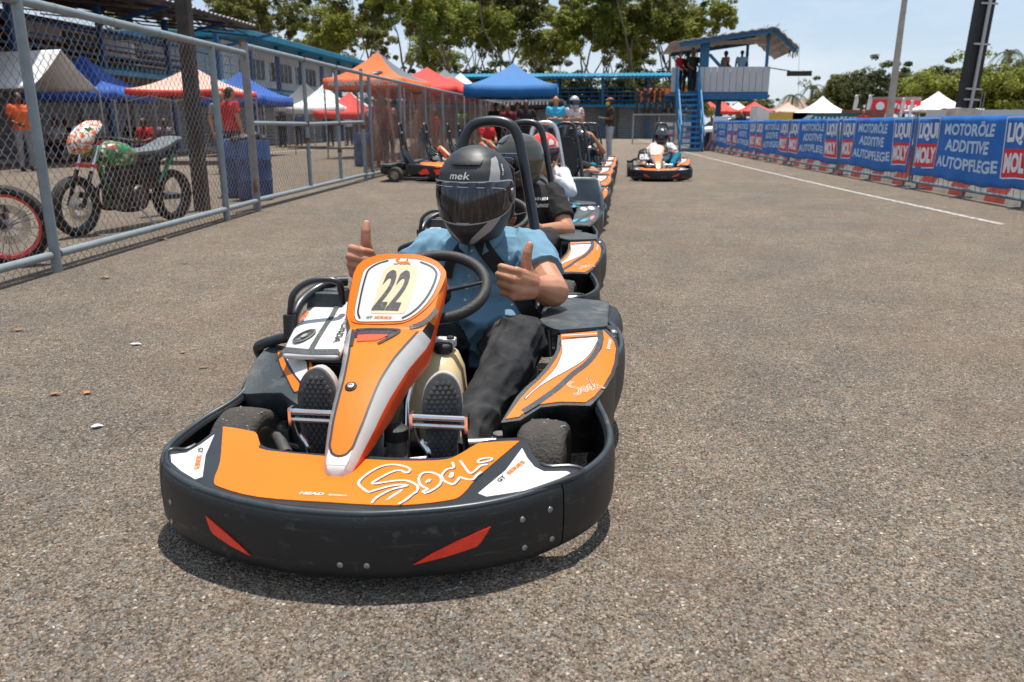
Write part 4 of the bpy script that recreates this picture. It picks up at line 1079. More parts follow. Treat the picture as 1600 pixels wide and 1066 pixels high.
def person(label, J0, over, loc, rz, sk, shirt, pants, shoe=None, hair=None, sleeve=.62, vox=.012, group=None, g=1., hands=('relax', 'relax'), face=(0, -1, 0), s=1., legs=True, scale=1., seed=0, arm=1., hem=.97, fold=1., shirt_name='shirt', short=False):
    J = dict(J0); J.update(over or {})
    root = thing('person', label, 'person', loc, rz, group)
    root.scale = (scale,) * 3
    mb = MB(); torso(mb, J, g)
    hd, nk = V(J['head']), V(J['neck'])
    capsule(mb, nk - V((0, 0, .03)), hd - V((0, 0, .03)), .056, .052)
    M, hx, hf, hu = head_shape(mb, hd, face, s)
    for k in (0, 1):
        a, e, w = V(J['sh'][k]), V(J['el'][k]), V(J['wr'][k])
        chain(mb, [a, a.lerp(e, .45), e], [.058 * g * arm, .051 * g * arm, .044 * g * arm]); chain(mb, [e, e.lerp(w, .3), w], [.044 * g * arm, .045 * g * arm, .028 * arm])
        hp = hands[k]
        f = (w - e).normalized()
        if isinstance(hp, dict): hand(mb, w, **hp)
        else:
            side = V((1, 0, 0)) if k == 0 else V((-1, 0, 0))
            n = -side if abs(f.dot(side)) < .9 else V((0, 0, 1))
            n = (n - f * n.dot(f)).normalized(); t = f.cross(n) if k else n.cross(f)
            if hp == 'grip': hand(mb, w, f, n, t, 1, (65, 140, 200), 'wrap')
            elif hp == 'open': hand(mb, w, f, n, t, 1, (12, 26, 38), 'side', .6)
            else: hand(mb, w, f, n, t, 1, (22, 52, 75), 'side')
        if legs:
            h, kk, an = V(J['hp'][k]), V(J['kn'][k]), V(J['an'][k])
            chain(mb, [h, h.lerp(kk, .4), kk], [.085 * g, .075 * g, .054 * g]); chain(mb, [kk, kk.lerp(an, .32), an], [.053 * g, .054 * g, .036])
            capsule(mb, an, V(J['toe'][k]), .034, .028)
    body = meshobj('body', fuse(mb, vox, 5 if vox > .006 else 4), sk, root)
    if shirt:
        mb = MB(); torso(mb, J, g, .016, bot=False)
        for k in (0, 1):
            a, e, w = V(J['sh'][k]), V(J['el'][k]), V(J['wr'][k])
            if sleeve <= 1:
                q = a.lerp(e, sleeve); capsule(mb, a, a.lerp(e, .2), .070 * g * arm, .068 * g * arm); cone(mb, a.lerp(e, .05), q, .070 * g * arm, .068 * g * arm)
            else:
                q = e.lerp(w, sleeve - 1); capsule(mb, a, e, .070 * g, .058 * g); capsule(mb, e, e, .058 * g, .058 * g); cone(mb, e, q, .057 * g, .042 * g)
        meshobj(shirt_name, fuse(mb, vox, 3, wrinkle=FOLD2(.0080 * fold, 8.5, seed)), shirt, root)
    if pants and legs:
        mb = MB(); hip, wa = V(J['hip']), V(J['waist']); hs = (V(J['hp'][1]) - V(J['hp'][0])).normalized(); up = (wa - hip).normalized(); fw = hs.cross(up).normalized()
        mb.loft([sect(hip - up * .10, hs, .13 * g, .10 * g, fw), sect(hip - up * .03, hs, .178 * g, .132 * g, fw), sect(hip.lerp(wa, .35), hs, .174 * g, .134 * g, fw)])
        for k in (0, 1):
            h, kk, an = V(J['hp'][k]), V(J['kn'][k]), V(J['an'][k])
            chain(mb, [h, h.lerp(kk, .4), kk], [.100 * g, .088 * g, .070 * g])
            if short: cone(mb, h.lerp(kk, .5), h.lerp(kk, .95), .088 * g, .086 * g)
            else:
                chain(mb, [kk, kk.lerp(an, .3), kk.lerp(an, .6)], [.070 * g * arm, .068 * g * arm, .060 * g]); cone(mb, kk.lerp(an, .55), kk.lerp(an, hem), .061 * g, .056 * g)
        meshobj('trousers', fuse(mb, vox, 3, wrinkle=FOLD2(.008 * fold, 9.5, seed + 5)), pants, root)
    if shoe and legs:
        for k in (0, 1):
            an, to = V(J['an'][k]), V(J['toe'][k]); mb = MB(); d = (to - an); d.z = 0; d.normalize() if d.length > .01 else None
            heel = V((an.x, an.y, to.z + .012)) - d * .045 if abs(an.z - to.z) < .12 and d.length else an
            chain(mb, [heel, heel.lerp(to, .6), to + V((0, 0, .008))], [.040, .043, .036]); capsule(mb, an, heel.lerp(to, .5), .046, .042)
            meshobj('shoe', fuse(mb, max(.006, vox * .8), 3), shoe, root)
    if hair:
        mb = MB(); Mh = M
        mb.ell(hd + hu * .034 - hf * .016, (.083 * s, .094 * s, .090 * s), Mh, 18, 10); mb.ell(hd - hf * .045 - hu * .02, (.072 * s, .055 * s, .075 * s), Mh, 14, 8)
        meshobj('hair', fuse(mb, .009, 2, wrinkle=FOLD(.006, 60, seed)), hair, root)
    return root

# ---------------------------------------------------------------- helmets
HP = [(-.175, .062, .120, .060), (-.165, .080, .140, .085), (-.15, .093, .156, .10), (-.12, .110, .166, .120), (-.08, .124, .164, .142), (-.04, .131, .160, .156), (0, .1345, .157, .161), (.04, .132, .150, .160), (.08, .123, .136, .150), (.115, .102, .112, .126), (.14, .076, .084, .095), (.155, .048, .053, .06), (.162, .022, .025, .028), (.1645, 0.001, .001, .001)]
def hsurf(th, z, w):
    zs = [q[0] for q in HP]; A, F, B = (float(np.interp(z, zs, [q[i] for q in HP])) for i in (1, 2, 3))
    p = 2.25 if z > -.02 else max(1.75, 2.25 + (z + .02) * 4.)
    s, c = math.sin(th), math.cos(th)
    if c < 0: p = 2.1
    x = A * math.copysign(abs(s) ** (2 / p), s); y = -(F if c > 0 else B) * math.copysign(abs(c) ** (2 / p), c)
    q = V((x, y, z)); n = V((x / max(A, .02) ** 2, y / max(F if c > 0 else B, .02) ** 2, max(z, -.02) / .165 ** 2 * .9))
    n = n.normalized() if n.length > 1e-6 else V((0, 0, 1))
    return q + n * w
M_VIS = bpy.data.materials.new('tinted_visor'); M_VIS.use_nodes = True
def _vis(m, tint, g):
    n, l = m.node_tree.nodes, m.node_tree.links; n.remove(n['Principled BSDF']); o = n['Material Output']
    a = n.new('ShaderNodeBsdfTransparent'); a.inputs[0].default_value = (*tint, 1); b = n.new('ShaderNodeBsdfGlossy'); b.inputs['Roughness'].default_value = .06; b.inputs[0].default_value = (.85, .9, 1, 1)
    lw = n.new('ShaderNodeFresnel'); lw.inputs['IOR'].default_value = 1.5
    z = n.new('ShaderNodeTexNoise'); z.inputs['Scale'].default_value = 45; z.inputs['Detail'].default_value = 5; t = n.new('ShaderNodeTexCoord'); mp_ = n.new('ShaderNodeMapping'); mp_.inputs['Scale'].default_value = (3, 3, .35); l.new(t.outputs['Object'], mp_.inputs[0]); l.new(mp_.outputs[0], z.inputs['Vector'])
    r = n.new('ShaderNodeMapRange'); r.inputs['From Min'].default_value = .45; r.inputs['From Max'].default_value = .8; r.inputs['To Min'].default_value = .02; r.inputs['To Max'].default_value = g; l.new(z.outputs['Fac'], r.inputs[0])
    ad = n.new('ShaderNodeMath'); ad.operation = 'ADD'; ad.use_clamp = True; l.new(lw.outputs[0], ad.inputs[0]); l.new(r.outputs[0], ad.inputs[1])
    x = n.new('ShaderNodeMixShader'); l.new(ad.outputs[0], x.inputs[0]); l.new(a.outputs[0], x.inputs[1]); l.new(b.outputs[0], x.inputs[2]); l.new(x.outputs[0], o.inputs[0])
_vis(M_VIS, (.22, .21, .21), .10)
M_CLEAR = bpy.data.materials.new('clear_visor'); M_CLEAR.use_nodes = True; _vis(M_CLEAR, (.72, .74, .76), .06)
M_EDGE = mat('visor_edge', (.34, .36, .38), .25, vary=.1)
M_LINER = mat('helmet_liner', (.018, .018, .02), .9, bump=.3, bscale=300)
M_HBLACK = mat('satin_black_shell', (.020, .021, .022), .48, vary=.1, vscale=6, bump=.03, bscale=400)
M_HGREY = mat('grey_decal', (.30, .29, .29), .45, vary=.05)
M_HOLIVE = mat('olive_pearl_shell', (.07, .068, .052), .22, metal=.35, vary=.12, vscale=5, coat=.6)
M_HRED = mat('red_shell', (.62, .035, .015), .3, vary=.08, coat=.5)
M_HDARK = mat('dark_shell', (.03, .032, .036), .3, vary=.15, coat=.4)
M_HSILV = mat('silver_shell', (.45, .45, .46), .3, metal=.4, vary=.1, coat=.3)
def helmet(root, c, yaw, pitch, shell, detail=True, visor=True, s=1., name='helmet', deco=None, roll=0):
    mb = MB(); NT, NZ = (72, 40) if detail else (36, 20)
    idx = {}; vs = []; fs = []
    for j in range(NZ + 1):
        for i in range(NT):
            th = 2 * math.pi * i / NT - math.pi; f = (1 + math.cos(th)) / 2
            zb = -.175 * f ** .8 - .135 * (1 - f ** .8)
            t = j / NZ; z = zb + (.1645 - zb) * (t if t < .8 else .8 + (t - .8) * (2 - (t - .8) / .2) / 1) if False else zb + (.1645 - zb) * math.sin(t * math.pi / 2) ** 1.0 * 1.0
            vs.append(hsurf(th, z, 0))
            idx[(i, j)] = (th, z)
    def port(th, z):
        a = abs(th) / R(74); b = (z + .028) / .052
        return abs(a) ** 4 + abs(b) ** 4 < 1
    for j in range(NZ):
        for i in range(NT):
            i2 = (i + 1) % NT
            if visor:
                th = (idx[(i, j)][0] + math.pi / NT); z = (idx[(i, j)][1] + idx[(i, j + 1)][1]) / 2
                if port(th, z): continue
            fs.append((j * NT + i, j * NT + i2, (j + 1) * NT + i2, (j + 1) * NT + i))
    M = Matrix.Translation(c) @ Matrix.Rotation(yaw, 4, 'Z') @ Matrix.Rotation(pitch, 4, 'X') @ Matrix.Rotation(roll, 4, 'Y') @ Matrix.Diagonal((s, s, s, 1))
    mb.M = M; mb.add(vs, fs)
    h = mb.build(name, [shell, M_LINER], root, ang=70)
    so = h.modifiers.new('t', 'SOLIDIFY'); so.thickness = .02; so.offset = -1; so.material_offset = 1; so.material_offset_rim = 1
    def sub(nm, f, mats, **k):
        m = MB(); m.M = M; f(m); return m.build(nm, mats, h, weld=False, **k)
    mb = MB(); mb.M = M; mb.ell((0, .015, -.01), (.112, .12, .14), None, 16, 12) if False else None
    if visor:
        vo = [(R(a), z) for a, z in ((-92, -.005), (-88, .035), (-70, .047), (0, .048), (70, .047), (88, .035), (92, -.005), (88, -.03), (72, -.062), (40, -.084), (0, -.092), (-40, -.084), (-72, -.062), (-88, -.03))]
        vo = spline(vo, 3, True)
        sub('visor', lambda m: patch(m, list(reversed(vo)), hsurf, (.12, .03), .0, .0065, sides=False), M_VIS)
        sub('visor_rim', lambda m: (ribbon(m, vo, .0045, hsurf, off=.0068, thick=.002, closed=True, smooth=0)), M_EDGE)
        if detail:
            sub('visor_seal', lambda m: (ribbon(m, [(R(a), z) for a, z in ((-78, .030), (-60, .033), (0, .033), (62, .022), (64, -.01), (62, -.05))], .0022, hsurf, off=.0072, smooth=3)), M_WHITE)
            sub('visor_tab', lambda m: patch(m, [(R(-9), -.094), (R(9), -.094), (R(11), -.086), (R(-11), -.086)], hsurf, .05, .005, .004), M_HGREY)
            for k in (-1, 1):
                Mp = M @ Matrix.Translation(hsurf(k * R(88), -.01, .006)) @ Matrix.Rotation(R(90) * k, 4, 'Y')
                m = MB(); m.M = Mp; m.lathe([(.030, -.004), (.029, .003), (.02, .006), (0, .007)], 20); m.build('visor_pivot', M_HDARK, h)
    if detail:
        sub('top_vent', lambda m: (patch(m, [(R(-24), .105), (R(24), .105), (R(34), .125), (R(28), .150), (R(-28), .150), (R(-34), .125)], hsurf, (.15, .008), .007, -.002)), shell)
        sub('vent_slot', lambda m: patch(m, [(R(-19), .1045), (R(19), .1045), (R(20), .110), (R(-20), .110)], hsurf, (.15, .01), .0075, -.001), M_PAD)
        sub('chin_vent', lambda m: (patch(m, [(R(-34), -.105), (R(0), -.108), (R(34), -.105), (R(22), -.122), (R(10), -.132), (R(-10), -.132), (R(-22), -.122)][::-1], hsurf, (.15, .008), .003, 0)), M_PAD)
        sub('chin_fin', lambda m: (patch(m, [(R(-16), -.136), (R(16), -.136), (R(11), -.165), (R(-11), -.165)][::-1], hsurf, (.1, .01), .004, 0)), M_BORDER)
    if deco: deco(sub)
    return h
# ================================================================ FRONT DRIVER (kart coordinates)
M_BLUE = checked('blue_checked_cotton', (.105, .235, .345), (.30, .43, .51), 300)
M_DENIM = cloth('washed_black_denim', (.034, .034, .036), .30, 14, .5, 700, dirt=(.10, .098, .096), dscale=6, dth=(.45, .8))
M_SOLE = mat('shoe_sole', (.06, .062, .066), .8, vary=.25, vscale=30, dirt=(.10, .09, .08), dscale=30, dth=(.5, .8))
M_SHOE = mat('grey_shoe_mesh', (.09, .095, .10), .85, vary=.3, vscale=200, bump=.5, bscale=400)
M_MID = mat('shoe_midsole', (.42, .40, .37), .7, vary=.1)
from mathutils.bvhtree import BVHTree
def surf_of(o):
    me = o.data; return BVHTree.FromPolygons([v.co.copy() for v in me.vertices], [tuple(p.vertices) for p in me.polygons])
KXF = dict(loc=(-.60, 1.60, 0), rz=R(-1.2))
J1 = dict(hip=(.15, 1.36, .22), waist=(.145, 1.335, .375), chest=(.135, 1.41, .535), neck=(.135, 1.36, .665), head=(.145, 1.27, .80),
          sh=((-.050, 1.42, .585), (.310, 1.42, .585)), el=((-.155, 1.26, .46), (.432, 1.20, .470)), wr=((-.200, 1.085, .578), (.378, 1.055, .515)),
          hp=((.06, 1.30, .22), (.24, 1.28, .22)), kn=((-.115, .93, .385), (.345, .93, .372)), an=((-.150, .54, .19), (.232, .50, .170)), toe=((-.155, .50, .22), (.212, .465, .19)))
HR_ = dict(f=(-.25, -.93, .22), n=(-.96, .27, .10), t=(.05, .25, .97), s=1.34, curl=((72, 165, 232), (78, 170, 236), (80, 172, 238), (80, 172, 238)), thumb='up')
HL_ = dict(f=(-.52, -.80, .25), n=(.78, -.60, -.10), t=(.16, .22, .96), s=1.34, curl=((75, 168, 232), (78, 170, 236), (80, 172, 238), (80, 172, 238)), thumb='up')
DR = person('driver in blue checked shirt and matt black helmet giving two thumbs up in kart 22', KARTJ, J1, KXF['loc'], KXF['rz'], SK_TAN, M_BLUE, M_DENIM, None, None, sleeve=.60, vox=.0042, g=1.12, fold=1.8, arm=1.14, hem=1.12, hands=(HR_, HL_), face=(-.12, -1, -.05), seed=3)
def d1deco(sub):
    sub('helmet_lettering', lambda m: letter(m, 'mek', lambda u, v, w: hsurf(u / .15, v, w), (-.018, .070), .024, .076, off=.0012, bold=.012, shear=.15, step=.01), M_WHITE)
    sub('helmet_stripe', lambda m: (patch(m, [(R(37), .050), (R(58), .050), (R(64), .098), (R(72), .128), (R(52), .122), (R(43), .090)], hsurf, (.1, .015), .0012, 0)), M_HGREY)
    sub('helmet_stripe', lambda m: (patch(m, [(R(6), -.170), (R(22), -.168), (R(50), -.125), (R(66), -.072), (R(40), -.090), (R(26), -.125)], hsurf, (.1, .015), .0012, 0)), M_HGREY)
    sub('helmet_stripe', lambda m: (patch(m, [(R(-6), -.170), (R(-14), -.169), (R(-44), -.120), (R(-52), -.095), (R(-42), -.100), (R(-24), -.135)][::-1], hsurf, (.1, .015), .0012, 0)), M_HGREY)
    sub('side_lettering', lambda m: scribble(m, lambda u, v, w: hsurf(R(70) + u / .14, v, w), (0, .085), .009, .042, 6, 3, None, .0012, R(62)), M_WHITE)
HM = helmet(DR, V((.145, 1.255, .818)), R(-7), R(3), M_HBLACK, s=.985, deco=d1deco)
shirt = [c for c in kids(DR) if c.name.startswith('shirt')][0]
bv = surf_of(shirt)
def strap(pts, w, name, parent, m, th=.002, bvt=bv):
    """webbing laid over the body by casting from the front"""
    pts = spline(pts, 10); mb = MB(); secs = []
    rows = []
    for i, p in enumerate(pts):
        a, b = pts[max(0, i - 1)], pts[min(len(pts) - 1, i + 1)]
        d = V((b[0] - a[0], b[1] - a[1])).normalized(); nn = V((-d.y, d.x)); row = []
        for k in (-1, -.5, 0, .5, 1):
            x, z = p[0] + nn.x * k * w / 2, p[1] + nn.y * k * w / 2
            h = bvt.ray_cast(V((x, -.5, z)), V((0, 1, 0)))
            row.append(V((x, (h[0].y if h[0] is not None else 1.3), z)))
        rows.append(row)
    n = len(rows)
    ys = [min(v.y for v in r) for r in rows]
    for _ in range(4): ys = [ (ys[max(0,i-1)] + ys[i] + ys[min(n-1,i+1)]) / 3 for i in range(n)]
    for r, y in zip(rows, ys):
        secs.append([V((v.x, min(v.y, y) - .006 - th, v.z)) for v in r] + [V((v.x, min(v.y, y) - .006, v.z)) for v in reversed(r)])
    mb.loft(secs); return mb.build(name, m, parent, ang=50)
strap([(.135, .665), (.20, .575), (.265, .49), (.325, .40), (.365, .33), (.375, .28)], .056, 'seat_belt', KART, M_WEB)
strap([(.115, .665), (.075, .60), (.045, .555), (.03, .50)], .036, 'seat_belt', KART, M_WEB)
mb = MB(); mb.box((.385, 1.02, .27), (.02, .03, .09), rx=R(20)); mb.box((.385, 1.0, .225), (.018, .02, .05), mi=1); mb.build('belt_buckle', [M_REFL, M_STEEL], KART, bevel=.003)
# collar, placket, buttons, pocket of the shirt
def on(bvt, x, z, off=.003):
    h = bvt.ray_cast(V((x, -.5, z)), V((0, 1, 0))); return V((x, h[0].y - off, z)) if h[0] is not None else V((x, 1.3, z))
mb = MB()
for x, z in ((.125, .60), (.118, .555), (.112, .51), (.106, .465), (.10, .42)):
    p = on(bv, x, z, .001); mb.lathe([(0, .003), (.004, .0034), (.0058, .002), (.006, -.001)], 12, Matrix.Translation(p) @ V((0, -1, .25)).to_track_quat('Z', 'Y').to_matrix().to_4x4())
mb.build('shirt_button', mat('pearl_button', (.62, .66, .7), .3, vary=.05), shirt)
mb = MB(); secs = []
for z in [.64 - .012 * i for i in range(28)]:
    x = .135 - (.64 - z) * .13
    secs.append([on(bv, x - .016, z, .0035), on(bv, x, z, .0045), on(bv, x + .016, z, .0035)])
mb.loft(secs, cap=False, closed=False); mb.build('shirt_placket', M_BLUE, shirt)
mb = MB(); pk = [(.19, .60), (.275, .595), (.278, .50), (.235, .482), (.195, .505)]
bmv = []
for a, b in zip(pk, pk[1:] + pk[:1]): bmv += [(a[0] + (b[0] - a[0]) * t / 6, a[1] + (b[1] - a[1]) * t / 6) for t in range(6)]
mb.add([on(bv, x, z, .0035) for x, z in bmv] + [on(bv, .234, .545, .004)], [(i, (i + 1) % len(bmv), len(bmv)) for i in range(len(bmv))]); mb.build('shirt_pocket', M_BLUE, shirt)
mb = MB()
for sd in (-1, 1):
    q = []
    for t in [i / 8 for i in range(9)]:
        a = R(10 + 120 * t); x, y = .14 + sd * .082 * math.sin(a), 1.36 - .078 * math.cos(a)
        q.append([V((x, y, .695 - .02 * (1 - t))), V((x + sd * .018, y - .020, .668 - .035 * (1 - t))), V((x + sd * .012, y - .030 * (1 - t) - .010, .640 - .050 * (1 - t) ** 2))])
    mb.loft(q, cap=False, closed=False)
o = mb.build('shirt_collar', M_BLUE, shirt); o.modifiers.new('t', 'SOLIDIFY').thickness = .004
# wrist bands
for w, e, m, nm in ((J1['wr'][0], J1['el'][0], mat('teal_band', (.05, .42, .46), .5), 'wrist_band'),):
    w, e = V(w), V(e); d = (e - w).normalized(); M = Matrix.Translation(w + d * .03) @ d.to_track_quat('Z', 'Y').to_matrix().to_4x4()
    mb = MB(); mb.lathe([(.0335, -.006), (.0365, -.005), (.0365, .005), (.0335, .006)], 24, M); mb.build(nm, m, DR)
    mb = MB(); mb.lathe([(.033, .016), (.036, .017), (.036, .021), (.033, .022)], 24, M); mb.build('wrist_cord', M_WEB, DR)
# shoes: treaded sole pressed on the pedal, upper behind it
def shoe(c, yaw, tilt, sd):
    M = Matrix.Translation(c) @ Matrix.Rotation(yaw, 4, 'Z') @ Matrix.Rotation(tilt, 4, 'X')
    out = spline([(-.030, 0), (-.040, .05), (-.044, .10), (-.055, .165), (-.056, .21), (-.044, .255), (-.012, .285), (.020, .282), (.043, .255), (.052, .205), (.048, .155), (.037, .10), (.036, .05), (.028, 0), (0, -.012)], 3, True)
    out = [(sd * x, z - .13) for x, z in out]
    fm = lambda x, z, w: M @ V((x, -w + .018 * max(0, (z - .06) / .1) ** 2, z))
    mb = MB(); patch(mb, out if sd > 0 else out[::-1], fm, .03, .012, 0.); 
    # lugs
    from mathutils.geometry import intersect_point_line
    def inside(x, z, k=.86):
        c_ = 0; n = len(out)
        for i in range(n):
            (x1, z1), (x2, z2) = out[i], out[(i + 1) % n]
            x1 *= k; x2 *= k; z1 = (z1 - .005) * (k + .06); z2 = (z2 - .005) * (k + .06)
            if (z1 > z) != (z2 > z) and x < (x2 - x1) * (z - z1) / (z2 - z1) + x1: c_ ^= 1
        return c_
    r = 0; z = -.135
    while z < .16:
        x = -.06 + (r % 2) * .0076
        while x < .06:
            if inside(x, z):
                L = .0128 if z > .03 else .0108
                q = [(x - L * .5, z - .001), (x - L * .2, z - .0045), (x + L * .5, z - .002), (x + L * .35, z + .0035), (x - L * .1, z + .0045)]
                patch(mb, q, fm, None, .0065, .0115)
            x += .0152
        z += .0122; r += 1
    so = mb.build('shoe_sole', M_SOLE, None, ang=30, weld=False)
    sh = bpy.data.objects.new('shoe', None); link(sh, DR); sh.empty_display_size = .05
    so.parent = sh
    mb = MB(); patch(mb, [(x * 1.03, z * 1.01) for x, z in (out if sd > 0 else out[::-1])], lambda x, z, w: M @ V((x, .030 - w + .018 * max(0, (z - .06) / .1) ** 2, z)), .03, .030, 0.); o = mb.build('midsole', M_MID, None, ang=40); o.parent = sh
    mb = MB()
    chain(mb, [M @ V((0, .06, -.085)), M @ V((0, .065, .0)), M @ V((0, .055, .075)), M @ V((0, .045, .12))], [.045, .045, .044, .036], 14); capsule(mb, M @ V((0, .075, -.07)), M @ V((0, .15, -.045)), .046, .044)
    o = meshobj('upper', fuse(mb, .006, 4), M_SHOE, None); COL.objects.unlink(o) if False else None; o.parent = sh
    mb = MB()
    for k in range(4): mb.tube([M @ V((-.025, .075 + .012 * k * 0 + .02, -.01 + k * .02)), M @ V((0, .113 - .004 * k, .0 + k * .022)), M @ V((.028, .095, -.01 + k * .02))], .003, 6)
    o = mb.build('lace', M_MID, None); o.parent = sh
    for c_ in (so,): ALLKIDS.setdefault(sh.name, []).append(c_)
shoe(V((.196, .392, .245)), R(10), R(-6), 1)
shoe(V((-.163, .405, .243)), R(2), R(-4), -1)
# ================================================================ helper: a place seen at pixel (px,py) of the 1600-wide photograph, Y metres down the track (or on the ground)
_f = 1240.
_fh = V((-math.sin(YAW), math.cos(YAW), 0)); _R = V((math.cos(YAW), math.sin(YAW), 0))
_F = _fh * math.cos(PITCH) - V((0, 0, math.sin(PITCH))); _U = _fh * math.sin(PITCH) + V((0, 0, math.cos(PITCH)))
def at(px, py, Y=None, z=0.):
    d = _F + _R * ((px - 800) / _f) + _U * ((533 - py) / _f)
    t = Y / d.y if Y is not None else (z - CAM_H) / d.z
    return V((0, 0, CAM_H)) + d * t
# ================================================================ FENCES
M_GALV = mat('galvanised_paint', (.235, .27, .285), .48, metal=.25, vary=.12, vscale=9, dirt=(.20, .085, .04), dscale=7, dth=(.64, .74))
M_WIRE = mat('rusting_wire', (.36, .34, .32), .6, metal=.3, col2=(.22, .085, .035), vscale=5)
M_NET = bpy.data.materials.new('brown_debris_net'); M_NET.use_nodes = True
def _net(m, col, cover):
    n, l = m.node_tree.nodes, m.node_tree.links; b = n['Principled BSDF']; b.inputs['Base Color'].default_value = (*col, 1); b.inputs['Roughness'].default_value = .9
    t = n.new('ShaderNodeTexCoord'); z = n.new('ShaderNodeTexNoise'); z.inputs['Scale'].default_value = 1.3; z.inputs['Detail'].default_value = 6; l.new(t.outputs['Object'], z.inputs['Vector'])
    c = n.new('ShaderNodeValToRGB'); c.color_ramp.elements[0].color = (col[0] * .55, col[1] * .55, col[2] * .55, 1); c.color_ramp.elements[1].color = (col[0] * 1.5, col[1] * 1.6, col[2] * 1.7, 1); l.new(z.outputs['Fac'], c.inputs[0]); l.new(c.outputs[0], b.inputs['Base Color'])
    w = n.new('ShaderNodeTexNoise'); w.inputs['Scale'].default_value = 55; w.inputs['Detail'].default_value = 2; l.new(t.outputs['Object'], w.inputs['Vector'])
    a = n.new('ShaderNodeMath'); a.operation = 'ADD'; l.new(w.outputs['Fac'], a.inputs[0]); l.new(z.outputs['Fac'], a.inputs[1])
    r = n.new('ShaderNodeMapRange'); r.inputs['From Min'].default_value = cover; r.inputs['From Max'].default_value = cover + .06; l.new(a.outputs[0], r.inputs[0]); l.new(r.outputs[0], b.inputs['Alpha'])
_net(M_NET, (.23, .105, .065), .955)
def chainlink(name, A, B, z0, z1, p, r, parent, m=M_WIRE):
    A, B = V(A), V(B); d = B - A; L = d.length; d.normalize(); nn = V((d.y, -d.x, 0)); p *= .56; n = int(L / p); mb = MB(); k = int((z1 - z0) / (p * 1.05)); st = (z1 - z0) / k
    vs = []; fs = []
    offs = [(d * math.cos(a) + nn * math.sin(a)) * r for a in (.3, 2.4, 4.5)]
    for i in range(n):
        b0 = len(vs); sag = .012 * math.sin(i * .7)
        for j in range(k + 1):
            u = i * p + (p * 1.02 if (i + j) % 2 else -p * .02)
            q = A + d * u + V((0, 0, z0 + j * st + .006 * math.sin(j * 1.3 + i))) + nn * ((.004 if (j + i) % 2 else -.004) + .02 * math.sin(u * 1.9) * math.sin(math.pi * j / k))
            vs += [q + o for o in offs]
            if j:
                for e in range(3):
                    a, c = b0 + (j - 1) * 3 + e, b0 + (j - 1) * 3 + (e + 1) % 3
                    fs.append((a, c, c + 3, a + 3))
    mb.add(vs, fs); return mb.build(name, m, parent, weld=False)
def pipe(name, pts, r, parent, m=M_GALV, seg=12):
    mb = MB(); mb.tube(pts, r, seg); return mb.build(name, m, parent)
FH = 1.86
def fx(y): return -3.93 - (y - 5.39) * .0623
f1 = thing('chain_link_fence', 'grey pipe fence with rusty diamond mesh in front of the two motorbikes', 'fence', (fx(5.39), 5.39, 0))
def rel(o, p): return V(p) - V(o.location)
for y in (2.0, 5.39, 8.6): pipe('post', [rel(f1, (fx(y), y, -.02)), rel(f1, (fx(y), y, FH + .01))], .036, f1)
mb = MB(); mb.tube([rel(f1, (fx(9.6), 9.6, -.02)), rel(f1, (fx(9.6), 9.6, FH + .12))], .038, 12); mb.build('post', mat('rusty_pipe', (.26, .24, .23), .6, metal=.2, vary=.15, dirt=(.24, .08, .03), dscale=5, dth=(.54, .66)), f1)
pipe('top_rail', [rel(f1, (fx(1.5), 1.5, FH)), rel(f1, (fx(9.55), 9.55, FH))], .034, f1)
pipe('bottom_rail', [rel(f1, (fx(1.5), 1.5, .13)), rel(f1, (fx(5.33), 5.33, .13))], .030, f1); pipe('bottom_rail', [rel(f1, (fx(5.44), 5.44, .13)), rel(f1, (fx(8.56), 8.56, .13))], .030, f1); pipe('bottom_rail', [rel(f1, (fx(8.64), 8.64, .13)), rel(f1, (fx(9.55), 9.55, .13))], .030, f1)
mb = MB()
for y in (3.0, 4.3, 5.8, 6.6, 7.4, 8.1, 9.0): mb = MB(); mb.tube([rel(f1, (fx(y), y - .012, FH)), rel(f1, (fx(y), y + .012, FH))], .0365, 12); mb.build('rail_coupling', M_GALV, f1)
chainlink('wire_mesh', rel(f1, (fx(1.5) - .035, 1.5, 0)), rel(f1, (fx(9.55) - .035, 9.55, 0)), .0, FH - .02, .078, .0024, f1)
ga, gb = V((-4.27, 9.72, 0)), V((-4.40, 15.1, 0))
g1 = thing('chain_link_gate', 'wide pipe-framed mesh gate with a middle rail and rusty joints', 'gate', ga)
GH = 1.98
def gp(t, z): return ga.lerp(gb, t) - ga + V((0, 0, z))
for t in (0, 1): pipe('gate_post', [gp(t, -.02 if t else .02), gp(t, GH + .06 * t)], .036, g1)
for t in (.40, .70): pipe('upright', [gp(t, .12), gp(t, GH)], .030, g1)
pipe('top_rail', [gp(0, GH - .02), gp(1, GH - .02)], .036, g1); pipe('bottom_rail', [gp(0, .12), gp(1, .12)], .032, g1); pipe('middle_rail', [gp(.02, 1.06), gp(.45, 1.05), gp(1, 1.09)], .028, g1)
mb = MB(); MR = mat('rust', (.20, .065, .025), .85, vary=.3, vscale=20)
for t, z in ((.4, GH - .02), (.7, GH - .02), (.4, 1.05), (.7, 1.06), (0, GH), (.4, .82), (.7, .62), (1, 1.0)):
    p = gp(t, z); mb.tube([p - V((0, 0, .035)), p + V((0, 0, .035))], .038, 10)
mb.build('rusty_joint', MR, g1)
chainlink('wire_mesh', gp(0.005, 0) - V((.03, 0, 0)), gp(.995, 0) - V((.03, 0, 0)), .12, GH - .03, .085, .0024, g1)
f2 = thing('chain_link_fence', 'distant run of pipe fence hung with torn brown netting', 'fence', (-4.44, 15.2, 0))
fy = [15.75, 18.2, 20.9, 23.3, 25.7, 28.1, 30.6, 33.2, 36, 39]
for y in fy: pipe('post', [rel(f2, (-4.44, y, 0)), rel(f2, (-4.44, y, 1.98))], .034, f2, seg=8)
